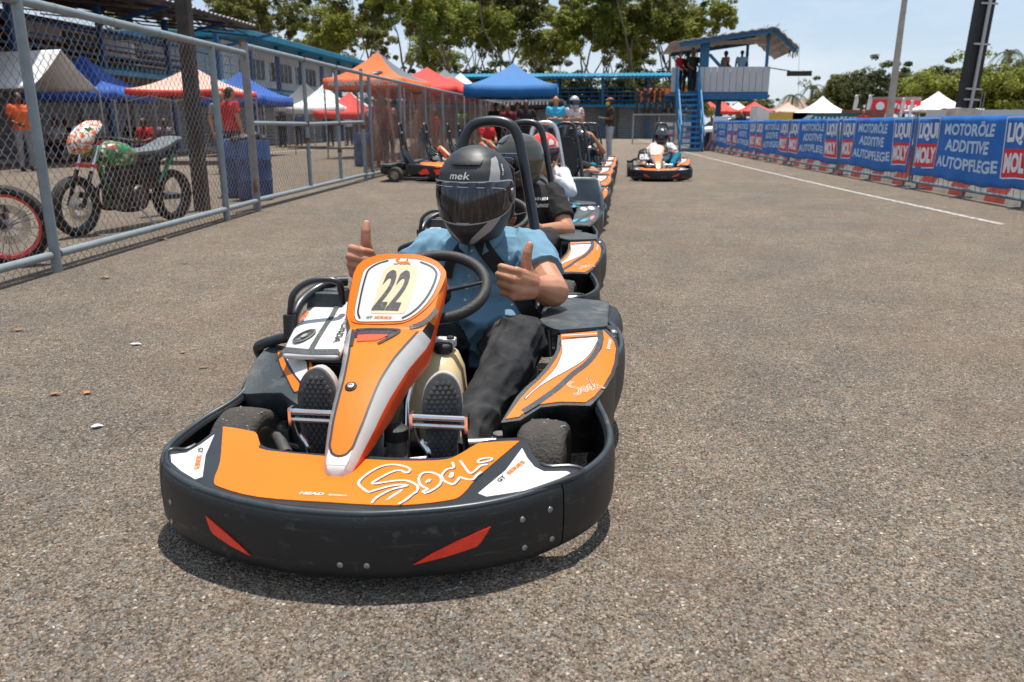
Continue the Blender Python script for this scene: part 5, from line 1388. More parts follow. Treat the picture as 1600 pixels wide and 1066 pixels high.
pipe('top_rail', [rel(f2, (-4.44, 15.2, 1.96)), rel(f2, (-4.44, 39, 1.96))], .032, f2, seg=8); pipe('bottom_rail', [rel(f2, (-4.44, 15.2, .1)), rel(f2, (-4.44, 39, .1))], .03, f2, seg=8)
chainlink('wire_mesh', rel(f2, (-4.47, 15.2, 0)), rel(f2, (-4.47, 39, 0)), .05, 1.94, .11, .0030, f2)
mb = MB(); secs = []
for i in range(100):
    y = 15.3 + i * .235; secs.append([rel(f2, (-4.54 + .04 * math.sin(y * 5 + k * .5), y, .03 + k * (1.78 + .05 * math.sin(y * 2.1)) / 8)) for k in range(9)])
mb.loft(secs, cap=False, closed=False); mb.build('debris_net', M_NET, f2)

# ================================================================ POLE, DRUMS
M_POLE = mat('weathered_dark_post', (.035, .030, .026), .8, vary=.35, vscale=6, bump=.5, bscale=40, dirt=(.10, .075, .05), dscale=4, dth=(.5, .8))
mb = MB(); mb.loft([[V((sx * w, sy * w, z)) + V((.0, .016 * z, 0)) for sx, sy in ((-1, -1), (1, -1), (1, 1), (-1, 1))] for z, w in ((-.05, .078), (2.5, .074), (5.5, .07))])
o = mb.build('utility_pole', M_POLE, bevel=.012); o.location = (-4.93, 9.62, 0); tag(o, 'dark square post standing just behind the mesh fence by the motorbike', 'pole')
M_DRUM = mat('blue_drum_plastic', (.008, .050, .15), .45, vary=.2, vscale=5, dirt=(.08, .08, .08), dscale=8, dth=(.58, .85))
def drum(loc, label, group=None):
    mb = MB(); mb.lathe([(0, .01), (.26, .01), (.285, .03), (.29, .28), (.30, .30), (.29, .32), (.29, .58), (.30, .60), (.29, .62), (.285, .86), (.27, .88), (.255, .87), (.25, .70), (0, .70)], 28)
    o = mb.build('barrel', M_DRUM); o.location = loc; tag(o, label, 'barrel', group); return o
d1 = drum((-4.86, 11.1, 0), 'blue plastic drum with black rubbish on top behind the gate', 'blue drums')
mb = MB()
for i in range(9): mb.ell((rnd.uniform(-.16, .16), rnd.uniform(-.16, .16), .02 + rnd.uniform(0, .06)), (rnd.uniform(.08, .16), rnd.uniform(.08, .16), rnd.uniform(.04, .08)), None, 10, 7)
o = meshobj('rubbish_bag', fuse(mb, .015, 2, wrinkle=FOLD(.02, 18, 2)), M_PAD); o.location = (-4.86, 11.1, .80); tag(o, 'black rubbish bag heaped on the blue drum by the gate', 'rubbish bag')
d1.scale = (.84, .84, .95); d2 = dup(d1); retag(d2, (-5.30, 11.55, 0), 1.0, 'blue plastic drum half hidden behind the drum with the rubbish bag')
d3 = dup(d1); retag(d3, at(440, 259), .4, 'blue bucket-sized drum on the far side of the gate under the orange canopy', s=.6); d3.location = at(565, 245)
d4 = dup(d1); retag(d4, (-6.0, 20.5, 0), .4, 'blue drum seen through the brown netting behind parked karts')

# ================================================================ MOTORBIKES (local +x forward)
M_PAINT = bpy.data.materials.new('splatter_fairing'); M_PAINT.use_nodes = True
def _spl(m, cols, sc):
    n, l = m.node_tree.nodes, m.node_tree.links; b = n['Principled BSDF']; t = n.new('ShaderNodeTexCoord'); v = n.new('ShaderNodeTexVoronoi'); v.inputs['Scale'].default_value = sc; l.new(t.outputs['Object'], v.inputs['Vector'])
    s = n.new('ShaderNodeSeparateColor'); l.new(v.outputs['Color'], s.inputs[0]); c = n.new('ShaderNodeValToRGB'); c.color_ramp.interpolation = 'CONSTANT'; e = c.color_ramp.elements
    while len(e) < len(cols): e.new(.5)
    for k, (p, q) in enumerate(cols): e[k].position = p; e[k].color = (*q, 1)
    l.new(s.outputs[0], c.inputs[0]); l.new(c.outputs[0], b.inputs['Base Color']); b.inputs['Roughness'].default_value = .3; b.inputs['Coat Weight'].default_value = .5
_spl(M_PAINT, [(0, (.75, .73, .70)), (.38, (.80, .16, .02)), (.66, (.70, .68, .66)), (.80, (.06, .05, .05)), (.86, (.78, .20, .03))], 48)
M_GREENS = bpy.data.materials.new('green_swirl_tank'); M_GREENS.use_nodes = True; _spl(M_GREENS, [(0, (.014, .20, .05)), (.40, (.02, .27, .07)), (.60, (.48, .08, .04)), (.74, (.55, .52, .45)), (.84, (.03, .07, .03))], 34)
M_TYREB = mat('bike_tyre_black', (.014, .013, .012), .8, vary=.3, bump=.5, bscale=90)
M_GRN = mat('green_enamel', (.012, .17, .045), .35, vary=.2, coat=.5); M_ENG = mat('cast_engine', (.09, .088, .085), .5, metal=.7, vary=.35, vscale=14, bump=.3); M_ENGD = mat('dark_engine', (.03, .03, .03), .55, metal=.4, vary=.3)
M_REDR = mat('red_rim_enamel', (.70, .02, .015), .3, coat=.4, vary=.08)
def motorbike(label, rimm, frontcol):
    t = thing('motorbike', label, 'motorbike', group='motorbikes')
    def mwheel(x, r, w, m, disc):
        e = bpy.data.objects.new('wheel', None); link(e, t); e.empty_display_size = .05; M = Matrix.Translation((x, 0, r)) @ Matrix.Rotation(R(90), 4, 'X')
        mb = MB(); mb.lathe([(r * .80, -w * .42), (r * .86, -w * .5), (r * .95, -w * .42), (r, 0), (r * .95, w * .42), (r * .86, w * .5), (r * .80, w * .42)], 40, M); mb.build('tyre', M_TYREB, e)
        mb = MB(); mb.lathe([(r * .73, -w * .35), (r * .81, -w * .43), (r * .815, -w * .3), (r * .77, 0), (r * .815, w * .3), (r * .81, w * .43), (r * .73, w * .35), (r * .70, 0), (r * .73, -w * .35)], 40, M); mb.build('rim', m, e)
        mb = MB(); mb.lathe([(0, -.06), (.035, -.06), (.03, 0), (.035, .06), (0, .06)], 14, M)
        for k in range(18):
            a = k * math.pi / 9; mb.tube([M @ V((.03 * math.cos(a), .03 * math.sin(a), .03 if k % 2 else -.03)), M @ V((r * .74 * math.cos(a + .25 * (1 if k % 4 < 2 else -1)), r * .74 * math.sin(a + .25 * (1 if k % 4 < 2 else -1)), 0))], .0028, 5)
        mb.build('spoke', M_STEEL, e)
        if disc:
            mb = MB(); M2 = M @ Matrix.Translation((0, 0, -.055)); mb.lathe([(.085, 0), (.145, 0), (.145, .005), (.085, .005), (.085, 0)], 36, M2)
            for k in range(5):
                a = k * 1.2566; mb.tube([M2 @ V((.03 * math.cos(a), .03 * math.sin(a), .0)), M2 @ V((.09 * math.cos(a + .2), .09 * math.sin(a + .2), .002))], .007, 6)
            mb.build('brake_disc', M_CHROME, e)
            mb = MB(); q = random.Random(1)
            for k in range(30):
                a = k * .2094; rr = .10 + .012 * (k % 3); mb.lathe([(0, -.0012), (.004, -.0012), (.004, .001)], 8, M2 @ Matrix.Translation((rr * math.cos(a), rr * math.sin(a), 0)))
            mb.build('disc_hole', M_PAD, e)
    mwheel(.70, .29, .105, rimm, True); mwheel(-.70, .285, .125, M_ENGD, False)
    for sd in (-1, 1):
        mb = MB(); mb.tube([(.70, sd * .085, .285), (.56, sd * .085, .62)], .021, 12); mb.tube([(.56, sd * .085, .60), (.44, sd * .085, .90)], .016, 12, mi=1); mb.build('fork_leg', [M_ENGD, M_CHROME], t)
    mb = MB(); mb.box((.53, 0, .67), (.05, .24, .035), ry=R(23)); mb.build('fork_clamp', M_REDR, t, bevel=.004); mb = MB(); mb.box((.44, 0, .89), (.07, .24, .03), ry=R(23)); mb.build('fork_clamp', M_REDR, t, bevel=.004)
    mb = MB(); mb.tube(spline([(.36, -.40, .92), (.42, -.22, .94), (.44, -.1, .92), (.44, .1, .92), (.42, .22, .94), (.36, .40, .92)], 4), .011, 10); mb.build('handlebar', M_TUBE, t)
    for sd in (-1, 1):
        mb = MB(); mb.tube([(.385, sd * .30, .93), (.355, sd * .43, .918)], .018, 12); mb.tube([(.43, sd * .26, .935), (.40, sd * .40, .93)], .005, 6); mb.build('grip', M_RUBBER, t)
    # headlamp fairing: bulged shield
    mb = MB(); secs = []
    for k in range(11):
        v = -1 + k / 5; hw = .135 * math.sqrt(max(.02, 1 - abs(v) ** 3)); row = []
        for j in range(11):
            u = -1 + j / 5; row.append(V((.70 - .16 * u * u - .10 * (v + .2) ** 2 - .07 * v, u * hw, .93 + v * .155)))
        secs.append(row)
    mb.loft(secs, cap=False, closed=False); o = mb.build('headlamp_fairing', frontcol, t); so = o.modifiers.new('t', 'SOLIDIFY'); so.thickness = .012
    mb = MB(); mb.box((.53, 0, .96), (.10, .22, .14), taper=.8); mb.box((.50, 0, .80), (.08, .12, .1)); mb.build('dashboard', M_GRN, t, bevel=.02)
    mb = MB(); mb.M = None; S = []
    for x, w, h0, h1 in ((.36, .05, .74, .80), (.30, .11, .66, .87), (.18, .14, .62, .895), (.04, .135, .63, .87), (-.08, .09, .65, .80), (-.12, .05, .67, .77)): S.append(oval((x, 0, (h0 + h1) / 2), w, (h1 - h0) / 2, V((0, 1, 0)), V((0, 0, 1)), 20, 2.6))
    mb.loft(S); mb.build('fuel_tank', M_GREENS, t)
    mb = MB(); S = []
    for x, w, z, h in ((-.06, .07, .76, .05), (-.16, .11, .77, .07), (-.36, .12, .775, .08), (-.52, .13, .82, .09), (-.68, .12, .88, .08), (-.80, .09, .90, .05), (-.84, .05, .90, .03)): S.append(oval((x, 0, z), w, h / 2, V((0, 1, 0)), V((0, 0, 1)), 18, 3))
    mb.loft(S); mb.build('saddle', mat('grey_cracked_saddle', (.10, .12, .13), .7, vary=.4, vscale=25, bump=.4, bscale=60), t)
    mb = MB(); mb.tube(spline([(.42, 0, .80), (.34, 0, .55), (.26, 0, .30), (.10, 0, .20), (-.24, 0, .20), (-.30, 0, .42)], 4), .024, 8)
    for sd in (-1, 1): mb.tube([(.38, sd * .03, .72), (-.3, sd * .10, .66), (-.70, sd * .09, .80)], .016, 8); mb.tube([(-.30, sd * .1, .40), (-.66, sd * .1, .76)], .015, 8)
    mb.build('frame', M_ENGD, t)
    mb = MB(); mb.tube([(.40, 0, .76), (.335, 0, .56), (.25, 0, .28)], .030, 8); mb.tube([(-.36, .1, .46), (-.60, .1, .74)], .020, 8); mb.build('painted_tube', M_GRN, t) if False else None
    for pts_ in ([(.40, 0, .76), (.335, 0, .56), (.25, 0, .28)], [(-.36, .105, .46), (-.62, .105, .75)], [(-.36, -.105, .46), (-.62, -.105, .75)]): mb = MB(); mb.tube(pts_, .028 if pts_[0][1] == 0 else .020, 8); mb.build('painted_tube', M_GRN, t)
    mb = MB(); mb.box((-.02, .0, .58), (.44, .17, .12)); mb.box((-.34, 0, .58), (.2, .15, .2)); mb.tube([(.2, .06, .62), (.30, .10, .36), (.1, .14, .28)], .018, 8); mb.build('wiring_and_tray', M_ENGD, t, bevel=.02)
    mb = MB(); mb.box((.06, 0, .34), (.36, .22, .22)); mb.box((.12, 0, .52), (.16, .18, .22), ry=R(-12)); mb.lathe([(0, -.15), (.10, -.15), (.115, -.12), (.115, .12), (.10, .15), (0, .15)], 24, Matrix.Translation((-.02, 0, .34)) @ Matrix.Rotation(R(90), 4, 'X'))
    for k in range(6): mb.box((.12 - k * .006, 0, .45 + k * .03), (.22, .24, .008), ry=R(-12))
    mb.build('engine', M_ENG, t, bevel=.012)
    mb = MB(); mb.tube(spline([(.22, -.06, .50), (.30, -.10, .40), (.22, -.13, .22), (-.1, -.14, .20), (-.45, -.15, .26), (-.75, -.16, .34)], 5), [.02] * 16 + [.03] * 10, 10); mb.build('exhaust', M_ENGD, t)
    for sd in (-1, 1):
        mb = MB(); mb.bar((-.22, sd * .09, .30), (-.72, sd * .09, .28), .03, .05); mb.build('swingarm', M_ENGD, t)
    mb = MB(); mb.box((-.2, 0, .50), (.24, .20, .22)); mb.tube([(-.25, 0, .3), (-.42, 0, .66)], .03, 10); mb.build('air_filter', M_ENGD, t, bevel=.02)
    mb = MB(); mb.tube([(-.05, .10, .22), (-.16, .24, .0)], .01, 8); mb.build('side_stand', M_STEEL, t)
    return t
B1 = motorbike('stripped motorbike with orange and white splattered fairing and green tank', M_ENGD, M_PAINT)
B1.location = (-4.86, 7.88, 0); B1.rotation_euler = (R(-4), 0, R(-100)); B1.scale = (.98, 1.0, 1.0)
B2 = motorbike('motorbike at the left edge with bright red wheel rim and silver brake disc', M_REDR, M_REDR)
B2.location = (-5.11, 5.30, 0); B2.rotation_euler = (R(4), 0, R(25)); B2.scale = (1.05, 1.05, 1.06)
# ================================================================ STANDS AND BUILDINGS
M_BLUEST = mat('blue_steel', (.012, .085, .20), .5, vary=.2, dirt=(.06, .07, .08), dscale=3, dth=(.55, .8))
M_TURQ = mat('turquoise_sheet', (.015, .24, .38), .45, vary=.12, vscale=2, dirt=(.03, .14, .22), dscale=3, dth=(.5, .8))
M_SHUT = mat('grey_roller_shutter', (.22, .225, .23), .55, vary=.12, vscale=2, dirt=(.13, .12, .11), dscale=2, dth=(.5, .8))
M_WALLW = mat('whitewashed_wall', (.55, .56, .56), .85, vary=.06, vscale=1.5, dirt=(.33, .33, .32), dscale=1.2, dth=(.55, .85))
M_CONC = mat('concrete', (.30, .29, .27), .85, vary=.12, vscale=3)
M_ROOF = mat('weathered_roof_sheet', (.33, .33, .32), .6, vary=.15, vscale=2, dirt=(.22, .14, .09), dscale=1.5, dth=(.52, .75))
M_UND = mat('rusty_underside', (.10, .075, .06), .85, vary=.4, vscale=2)
M_GLASSD = mat('dark_window', (.03, .035, .04), .15, vary=.3)
M_RAILB = mat('blue_rail', (.015, .12, .24), .5, vary=.15)
def corr(mb, o, u, v, nu, amp, lift=0., mi=None):
    """corrugated sheet: origin, edge along the ribs' row (u), edge along ribs (v)"""
    o, u, v = V(o), V(u), V(v); nn = u.cross(v).normalized(); a = []; b = []
    for i in range(nu + 1):
        t = i / nu; d = nn * amp * (1 if i % 2 else -1); a.append(o + u * t + d); b.append(o + u * t + v + d)
    mb.loft([a, b], cap=False, closed=False, mi=mi)
# --- long stand on the left, its lower floor shut by roller shutters
gs = thing('grandstand', 'long covered stand with blue steel posts above grey roller shutters, left of the pit lot', 'grandstand', (-16.5, 22, 0))
GO = V((-16.5, 22, 0))
def g_(x, y, z): return V((x, y, z)) - GO
mb = MB()
for i in range(9):
    y0 = 8.0 + i * 3.1; corr(mb, g_(-17.6, y0 + .15, .12), (0, 0, 2.55), (0, 2.8, 0), 34, .02)
mb.build('roller_shutter', M_SHUT, gs, smooth=False, weld=False)
mb = MB()
for i in range(10): mb.box(g_(-17.6, 8.0 + i * 3.1, 1.4), (.30, .30, 2.8))
mb.box(g_(-20, 22, 2.86), (6.0, 29, .2)); mb.box(g_(-17.2, 22, .06), (2.2, 29, .12)); mb.build('concrete_frame', M_CONC, gs)
mb = MB(); corr(mb, g_(-15.6, 8, 2.72), (0, 28.4, 0), (-1.7, 0, .34), 180, .025); mb.build('awning', M_TURQ, gs, smooth=False, weld=False)
mb = MB(); mb.box(g_(-15.6, 22.2, 2.66), (.05, 28.4, .14)); mb.build('awning_edge', M_TURQ, gs)
for i in range(7):
    y = 9.5 + i * 4.2; mb = MB(); mb.bar(g_(-16.4, y, 0), g_(-16.4, y, 4.85), .17); mb.bar(g_(-16.4, y, 4.2), g_(-13.9, y, 4.72), .10); mb.bar(g_(-16.4, y, 3.9), g_(-21.5, y, 5.0), .12); mb.build('post', M_BLUEST, gs)
mb = MB()
for z in (3.25, 3.6, 3.95): mb.tube([g_(-16.45, 8, z), g_(-16.45, 36.3, z)], .03, 6)
for i in range(36): mb.tube([g_(-16.45, 8 + i * .8, 2.95), g_(-16.45, 8 + i * .8, 3.95)], .016, 5)
mb.build('balcony_rail', M_RAILB, gs)
mb = MB()
for k in range(5): mb.box(g_(-17.6 - k * .85, 22.2, 3.12 + k * .34), (.8, 28, .08))
mb.build('seating_tier', M_POLE, gs); mb = MB(); mb.box(g_(-22.3, 22, 3.9), (.12, 29, 2.6)); mb.build('rear_wall', M_UND, gs)
mb = MB(); corr(mb, g_(-13.6, 8, 4.82), (0, 24.5, 0), (-9.4, 0, 1.0), 150, .03); mb.build('roof', M_ROOF, gs, smooth=False, weld=False)
mb = MB()
for k in range(8): mb.bar(g_(-13.9 - k * 1.2, 8, 4.74 + k * .128), g_(-13.9 - k * 1.2, 32.4, 4.74 + k * .128), .06, .10)
for i in range(13):
    y = 8.6 + i * 2.0; mb.bar(g_(-13.7, y, 4.68), g_(-22.8, y, 5.66), .05, .08); mb.bar(g_(-13.7, y, 4.42), g_(-22.8, y, 5.4), .05, .06)
    for k in range(6): mb.bar(g_(-14.0 - k * 1.5, y, 4.46 + k * .162), g_(-14.7 - k * 1.5, y, 4.78 + k * .162), .04)
mb.build('roof_truss', M_UND, gs)
mb = MB()
for q in ((-19.5, 27.5, 3.9, 2.6, 1.3), (-19.0, 31.5, 3.7, 2.2, 1.0)): mb = MB(); mb.box(g_(q[0], q[1], q[2]), (.15, q[3], q[4])); mb.build('white_screen', M_WALLW, gs)
# --- white two-storey block beyond
wb = thing('clubhouse', 'white two-storey block with a blue flat roof edge and a dark window band', 'building', (-17.6, 50, 0)); WO = V((-17.6, 50, 0))
def w_(x, y, z): return V((x, y, z)) - WO
mb = MB(); mb.box(w_(-21, 45.5, 3.8), (7.0, 16, 2.1)); mb.box(w_(-20.2, 50, 1.4), (5.2, 25, 2.8)); mb.build('wall', M_WALLW, wb)
mb = MB(); mb.box(w_(-20.3, 50, 5.02), (9.0, 27, .24)); mb.build('roof_edge', M_TURQ, wb); mb = MB(); mb.box(w_(-20.3, 50, 5.18), (8.6, 26.6, .08)); mb.build('roof', M_ROOF, wb)
for y0, y1 in ((39.3, 42.2), (43.0, 46.0), (46.8, 50)):
    mb = MB(); mb.box(w_(-17.48, (y0 + y1) / 2, 3.75), (.06, y1 - y0, .95)); wn_ = mb.build('window', M_GLASSD, wb)
    for k in range(6): mb = MB(); mb.box(w_(-17.44, y0 + (y1 - y0) * k / 5, 3.75), (.05, .06, .95)); mb.build('window_bar', M_WALLW, wn_)
mb = MB(); mb.box(w_(-17.3, 57.5, 4.1), (.10, 8.5, .85)); bp_ = mb.build('fascia_panel', M_WALLW, wb)
mb = MB()
for k in range(3):
    for i in range(4):
        for j in range(3):
            if (i + j) % 2: mb.box(w_(-17.24, 54.0 + k * 3.0 + i * .28, 3.82 + j * .28), (.03, .27, .27))
mb.build('blue_check', M_TURQ, bp_, weld=False)
mb = MB(); corr(mb, w_(-15.9, 38, 2.55), (0, 26, 0), (-1.8, 0, .36), 150, .03); mb.build('awning', M_TURQ, wb, smooth=False, weld=False)
for i in range(8):
    mb = MB(); mb.bar(w_(-16.6, 38.5 + i * 3.4, 0), w_(-16.6, 38.5 + i * 3.4, 5.0), .2); mb.build('post', M_BLUEST, wb)
mb = MB()
for i in range(8): corr(mb, w_(-17.5, 38.7 + i * 3.05, .1), (0, 0, 2.3), (0, 2.7, 0), 26, .025)
mb.build('roller_shutter', M_SHUT, wb, smooth=False, weld=False)
# --- stand across the far end
bs_ = thing('grandstand', 'open stand across the far end with a flat turquoise roof and blue railings', 'grandstand', (-4, 63, 0)); BO = V((-4, 63, 0))
def b_(x, y, z): return V((x, y, z)) - BO
x0, x1 = -17.0, 7.4
mb = MB(); corr(mb, b_(x0, 61.0, 4.42), (x1 - x0, 0, 0), (0, 6.0, .55), 160, .035); mb.build('roof', M_TURQ, bs_, smooth=False, weld=False)
mb = MB(); mb.box(b_((x0 + x1) / 2, 61.0, 4.34), (x1 - x0, .08, .14)); mb.build('roof_edge', M_BLUEST, bs_)
mb = MB(); corr(mb, b_(x0, 60.6, 2.28), (x1 - x0, 0, 0), (0, 1.8, .28), 160, .03); mb.build('awning', M_TURQ, bs_, smooth=False, weld=False)
mb = MB(); mb.box(b_((x0 + x1) / 2, 65, 2.6), (x1 - x0, 6, .12)); mb.box(b_((x0 + x1) / 2, 67.8, 2.0), (x1 - x0, .2, 4.0)) if False else None
for k in range(4): mb.box(b_((x0 + x1) / 2, 63.2 + k * .9, 2.75 + k * .3), (x1 - x0, .85, .08))
mb.build('seating_tier', M_POLE, bs_); mb = MB(); mb.box(b_((x0 + x1) / 2, 62.75, 1.25), (x1 - x0, .1, 2.5)); mb.build('rear_wall', M_SHUT, bs_)
for i in range(8):
    x = x0 + .4 + i * (x1 - x0 - .8) / 7
    mb = MB(); mb.bar(b_(x, 62.0, 0), b_(x, 62.0, 4.45), .2); mb.bar(b_(x, 62, 4.1), b_(x, 66.6, 4.6), .1); mb.bar(b_(x, 66.6, 2.6), b_(x, 66.6, 4.8), .16); mb.build('post', M_BLUEST, bs_)
mb = MB()
for z in (2.75, 3.05, 3.35, 3.65): mb.tube([b_(x0, 61.9, z), b_(x1, 61.9, z)], .03, 6)
for i in range(44): mb.tube([b_(x0 + i * (x1 - x0) / 43, 61.9, 2.6), b_(x0 + i * (x1 - x0) / 43, 61.9, 3.65)], .018, 5)
mb.build('balcony_rail', M_RAILB, bs_)
mb = MB()
for i in range(8): corr(mb, b_(x0 + .2 + i * 3.05, 62.4, .05), (0, 0, 2.25), (2.8, 0, 0), 24, .03)
mb.build('roller_shutter', M_SHUT, bs_, smooth=False, weld=False)
# ================================================================ TENTS
def canvas(name, col, **k): return mat(name, col, .7, vary=.08, vscale=3, bump=.15, bscale=25, **k)
T_OR = canvas('orange_canvas', (.80, .125, .015)); T_RED = canvas('red_canvas', (.66, .035, .022)); T_BLUE = canvas('blue_canvas', (.008, .125, .35)); T_WH = canvas('white_canvas', (.72, .72, .71)); T_GR = canvas('grey_canvas', (.12, .13, .14)); T_PINK = canvas('faded_red_canvas', (.60, .38, .31)); T_ROYAL = canvas('royal_blue_canvas', (.006, .085, .38)); T_BLK = canvas('black_canvas', (.022, .022, .025))
M_LEGM = mat('tent_leg_alloy', (.45, .45, .45), .4, metal=.7, vary=.15)
def tent(label, c, size, rz, eave, peak, top, val=None, valh=.30, steep=1.6, legs=True, second=None, name='canopy_tent', group=None, sag=.0):
    t = thing(name, label, 'tent', c, rz, group); h = size / 2; N = 10; val = val or top
    mb = MB()
    cor = [V((-h, -h, eave)), V((h, -h, eave)), V((h, h, eave)), V((-h, h, eave))]; ap = V((0, 0, peak))
    for k in range(4):
        a, b = cor[k], cor[(k + 1) % 4]; rows = []
        for i in range(N + 1):
            f = i / N; z = eave + (peak - eave) * (f ** steep); row = []
            for j in range(7):
                p = a.lerp(b, j / 6).lerp(ap, f); p.z = z - .04 * math.sin(math.pi * j / 6) * (1 - f); row.append(p)
            rows.append(row)
        mb.loft(rows, cap=False, closed=False, mi=(1 if second and k in (1, 2) else 0))
    mb.build('canopy', [top, second or top], t, ang=25)
    mb = MB(); ring = []
    for k in range(4): ring += [cor[k].lerp(cor[(k + 1) % 4], j / 8) + V((0, 0, -.04 * math.sin(math.pi * j / 8))) for j in range(8)]
    ring.append(ring[0]); low = [p + V((0, 0, -valh - .015 * (i % 2))) + V((p.x, p.y, 0)).normalized() * .01 for i, p in enumerate(ring)]
    mb.loft([ring, low], cap=False, closed=False, mi=0); vo = mb.build('valance', [val], t, ang=60); vo.modifiers.new('t', 'SOLIDIFY').thickness = .006
    if legs:
        for p in cor:
            q = p * .985; mb = MB(); mb.bar((q.x, q.y, 0), (q.x, q.y, eave), .035); mb.build('leg', M_LEGM, t)
        mb = MB()
        for k in range(4):
            a, b = cor[k] * .98, cor[(k + 1) % 4] * .98; a.z = b.z = eave - .04; m = a.lerp(b, .5)
            for p, q in ((a, m), (m, b)):
                mb.bar(p, q - V((0, 0, .28)), .02); mb.bar(p - V((0, 0, .28)), q, .02)
        mb.build('scissor_truss', M_LEGM, t)
    return t, vo
t, vo = tent('bright orange canopy tent with white lettering along its front edge', at(592, 128, 26) * 1, 2.62, R(-6), 2.40, 3.26, T_OR, second=T_GR); t.location.z = 0
mb = MB(); letter(mb, 'AG BLANCO IMPORT, S.R.L.', lambda u, v, w: (u, -1.325 - w, v), (.02, 2.24), .19, 2.36, bold=.06, off=.004); mb.build('canopy_lettering', M_WHITE, vo, weld=False)
mb = MB()
for k in range(7): mb.add([(-.45 + .05 * math.cos(R(30 + 20 * k)) - .0, -1.0, 2.72), (-.45 + .42 * math.cos(R(28 + 20 * k)), -1.0 + .20 * math.sin(R(28 + 20 * k)), 2.70 + .22 * math.sin(R(28 + 20 * k))), (-.45 + .42 * math.cos(R(34 + 20 * k)), -1.0 + .2 * math.sin(R(34 + 20 * k)), 2.70 + .22 * math.sin(R(34 + 20 * k)))], [(0, 1, 2)]) if False else None
def roofmap(u, v, w):  # front slope of the canopy
    f = v; h = 1.31; z = 2.40 + .86 * f ** 1.6
    return V((u * .85, -h * (1 - f) - w * .9, z + .02 + w))
patch(mb, [(.20, .34), (.42, .40), (.56, .36), (.44, .30), (.52, .26), (.38, .28), (.26, .27)], roofmap, .06, .004, .0, mi=0); 
mb = MB(); patch(mb, [(.05, .30), (.22, .38), (.42, .42), (.60, .36), (.46, .33), (.40, .26), (.30, .33), (.18, .30)], roofmap, .06, .004, .0); mb.build('canopy_emblem', M_INK, t)
mb = MB(); patch(mb, [(.12, .305), (.24, .345), (.36, .355), (.30, .315)], roofmap, .06, .007, .0); mb.build('canopy_emblem_highlight', M_WHITE, t)
t, vo = tent('red canopy tent with a dark lettered edge right behind the orange one', at(668, 135, 29), 3.1, R(-8), 2.28, 2.98, T_RED, T_RED); t.location.z = 0
mb = MB(); mb.box((-.2, -1.58, 2.14), (1.2, .012, .26)); scribble(mb, lambda u, v, w: (u, -1.587 - w, v), (-.2, 2.14), .15, .95, 8, 7, 1); mb.build('canopy_lettering', [T_BLK, M_WHITE], vo, weld=False)
t, _ = tent('red canopy tent farther along the netted fence', at(706, 139, 34), 3.1, R(4), 2.3, 2.95, T_RED); t.location.z = 0
t, _ = tent('charcoal and orange canopy tent showing only its peak', at(695, 128, 38), 3.1, R(10), 2.6, 3.5, T_GR, second=T_OR); t.location.z = 0
t, _ = tent('white canopy tent peak between the red tents and the blue tent', at(720, 140, 43), 3.6, R(0), 2.5, 3.62, T_WH); t.location.z = 0
BT, _ = tent('plain blue canopy tent over the waiting group behind the queue', at(802, 137, 26.5), 2.85, R(2), 2.22, 2.92, T_BLUE, valh=.34); BT.location.z = 0
t, vo = tent('black canopy tent with pale lettering under and behind the blue tent', at(818, 150, 40), 4.0, R(0), 2.15, 3.0, T_BLK, T_BLK, valh=.35); t.location.z = 0
mb = MB(); scribble(mb, lambda u, v, w: (u, -2.01 - w, v), (0, 1.98), .20, 2.8, 17, 8, None, .004); mb.build('canopy_lettering', M_WALLW, vo, weld=False)
t, _ = tent('royal blue canopy tent low in front of the roller shutters', at(136, 150, 22.5), 2.75, R(8), 1.98, 2.95, T_ROYAL, valh=.28); t.location.z = 0
t, _ = tent('faded red canopy tent with a green stripe seen behind the dark post', at(304, 152, 22), 2.6, R(4), 1.95, 2.6, T_PINK, T_RED, valh=.14); t.location.z = 0
t, _ = tent('royal blue canopy tent behind the faded red one', at(378, 155, 27), 2.6, R(0), 1.95, 2.75, T_ROYAL); t.location.z = 0
t, _ = tent('grey canopy tent in the lot seen through the gate', at(478, 166, 38), 2.4, R(6), 1.95, 3.0, T_GR, T_WH); t.location.z = 0
t, _ = tent('white canopy tent in the lot seen through the gate', at(507, 172, 36), 2.6, R(0), 1.8, 2.75, T_WH); t.location.z = 0
t, _ = tent('small red and white canopy tent in the lot right of the white one', at(548, 177, 36), 2.8, R(8), 1.6, 2.45, T_RED, second=T_WH); t.location.z = 0
# big white gable tent at the far left
gt = thing('gable_tent', 'large white gable-roofed marquee at the left edge behind the fence', 'tent', (0, 0, 0)); c = at(62, 140, 19.5); gt.location = (c.x, c.y, 0); gt.rotation_euler = (0, 0, R(76)); gt.scale = (.66, 1.1, 1.16)
mb = MB(); N = 8
for sd in (-1, 1):
    rows = [[V((sd * 1.5 * (1 - f), y, 1.62 + .80 * f - .05 * math.sin(math.pi * f))) for f in [i / N for i in range(N + 1)]] for y in (-.8, .6, 2.0, 3.4)]
    mb.loft(rows, cap=False, closed=False)
o = mb.build('roof_sheet', T_WH, gt); o.modifiers.new('t', 'SOLIDIFY').thickness = .01
for sx, sy in ((-1, -.8), (1, -.8), (-1, 3.4), (1, 3.4)): mb = MB(); mb.tube([(sx * 1.5, sy, 0), (sx * 1.5, sy, 1.62)], .03, 8); mb.build('leg', M_LEGM, gt)
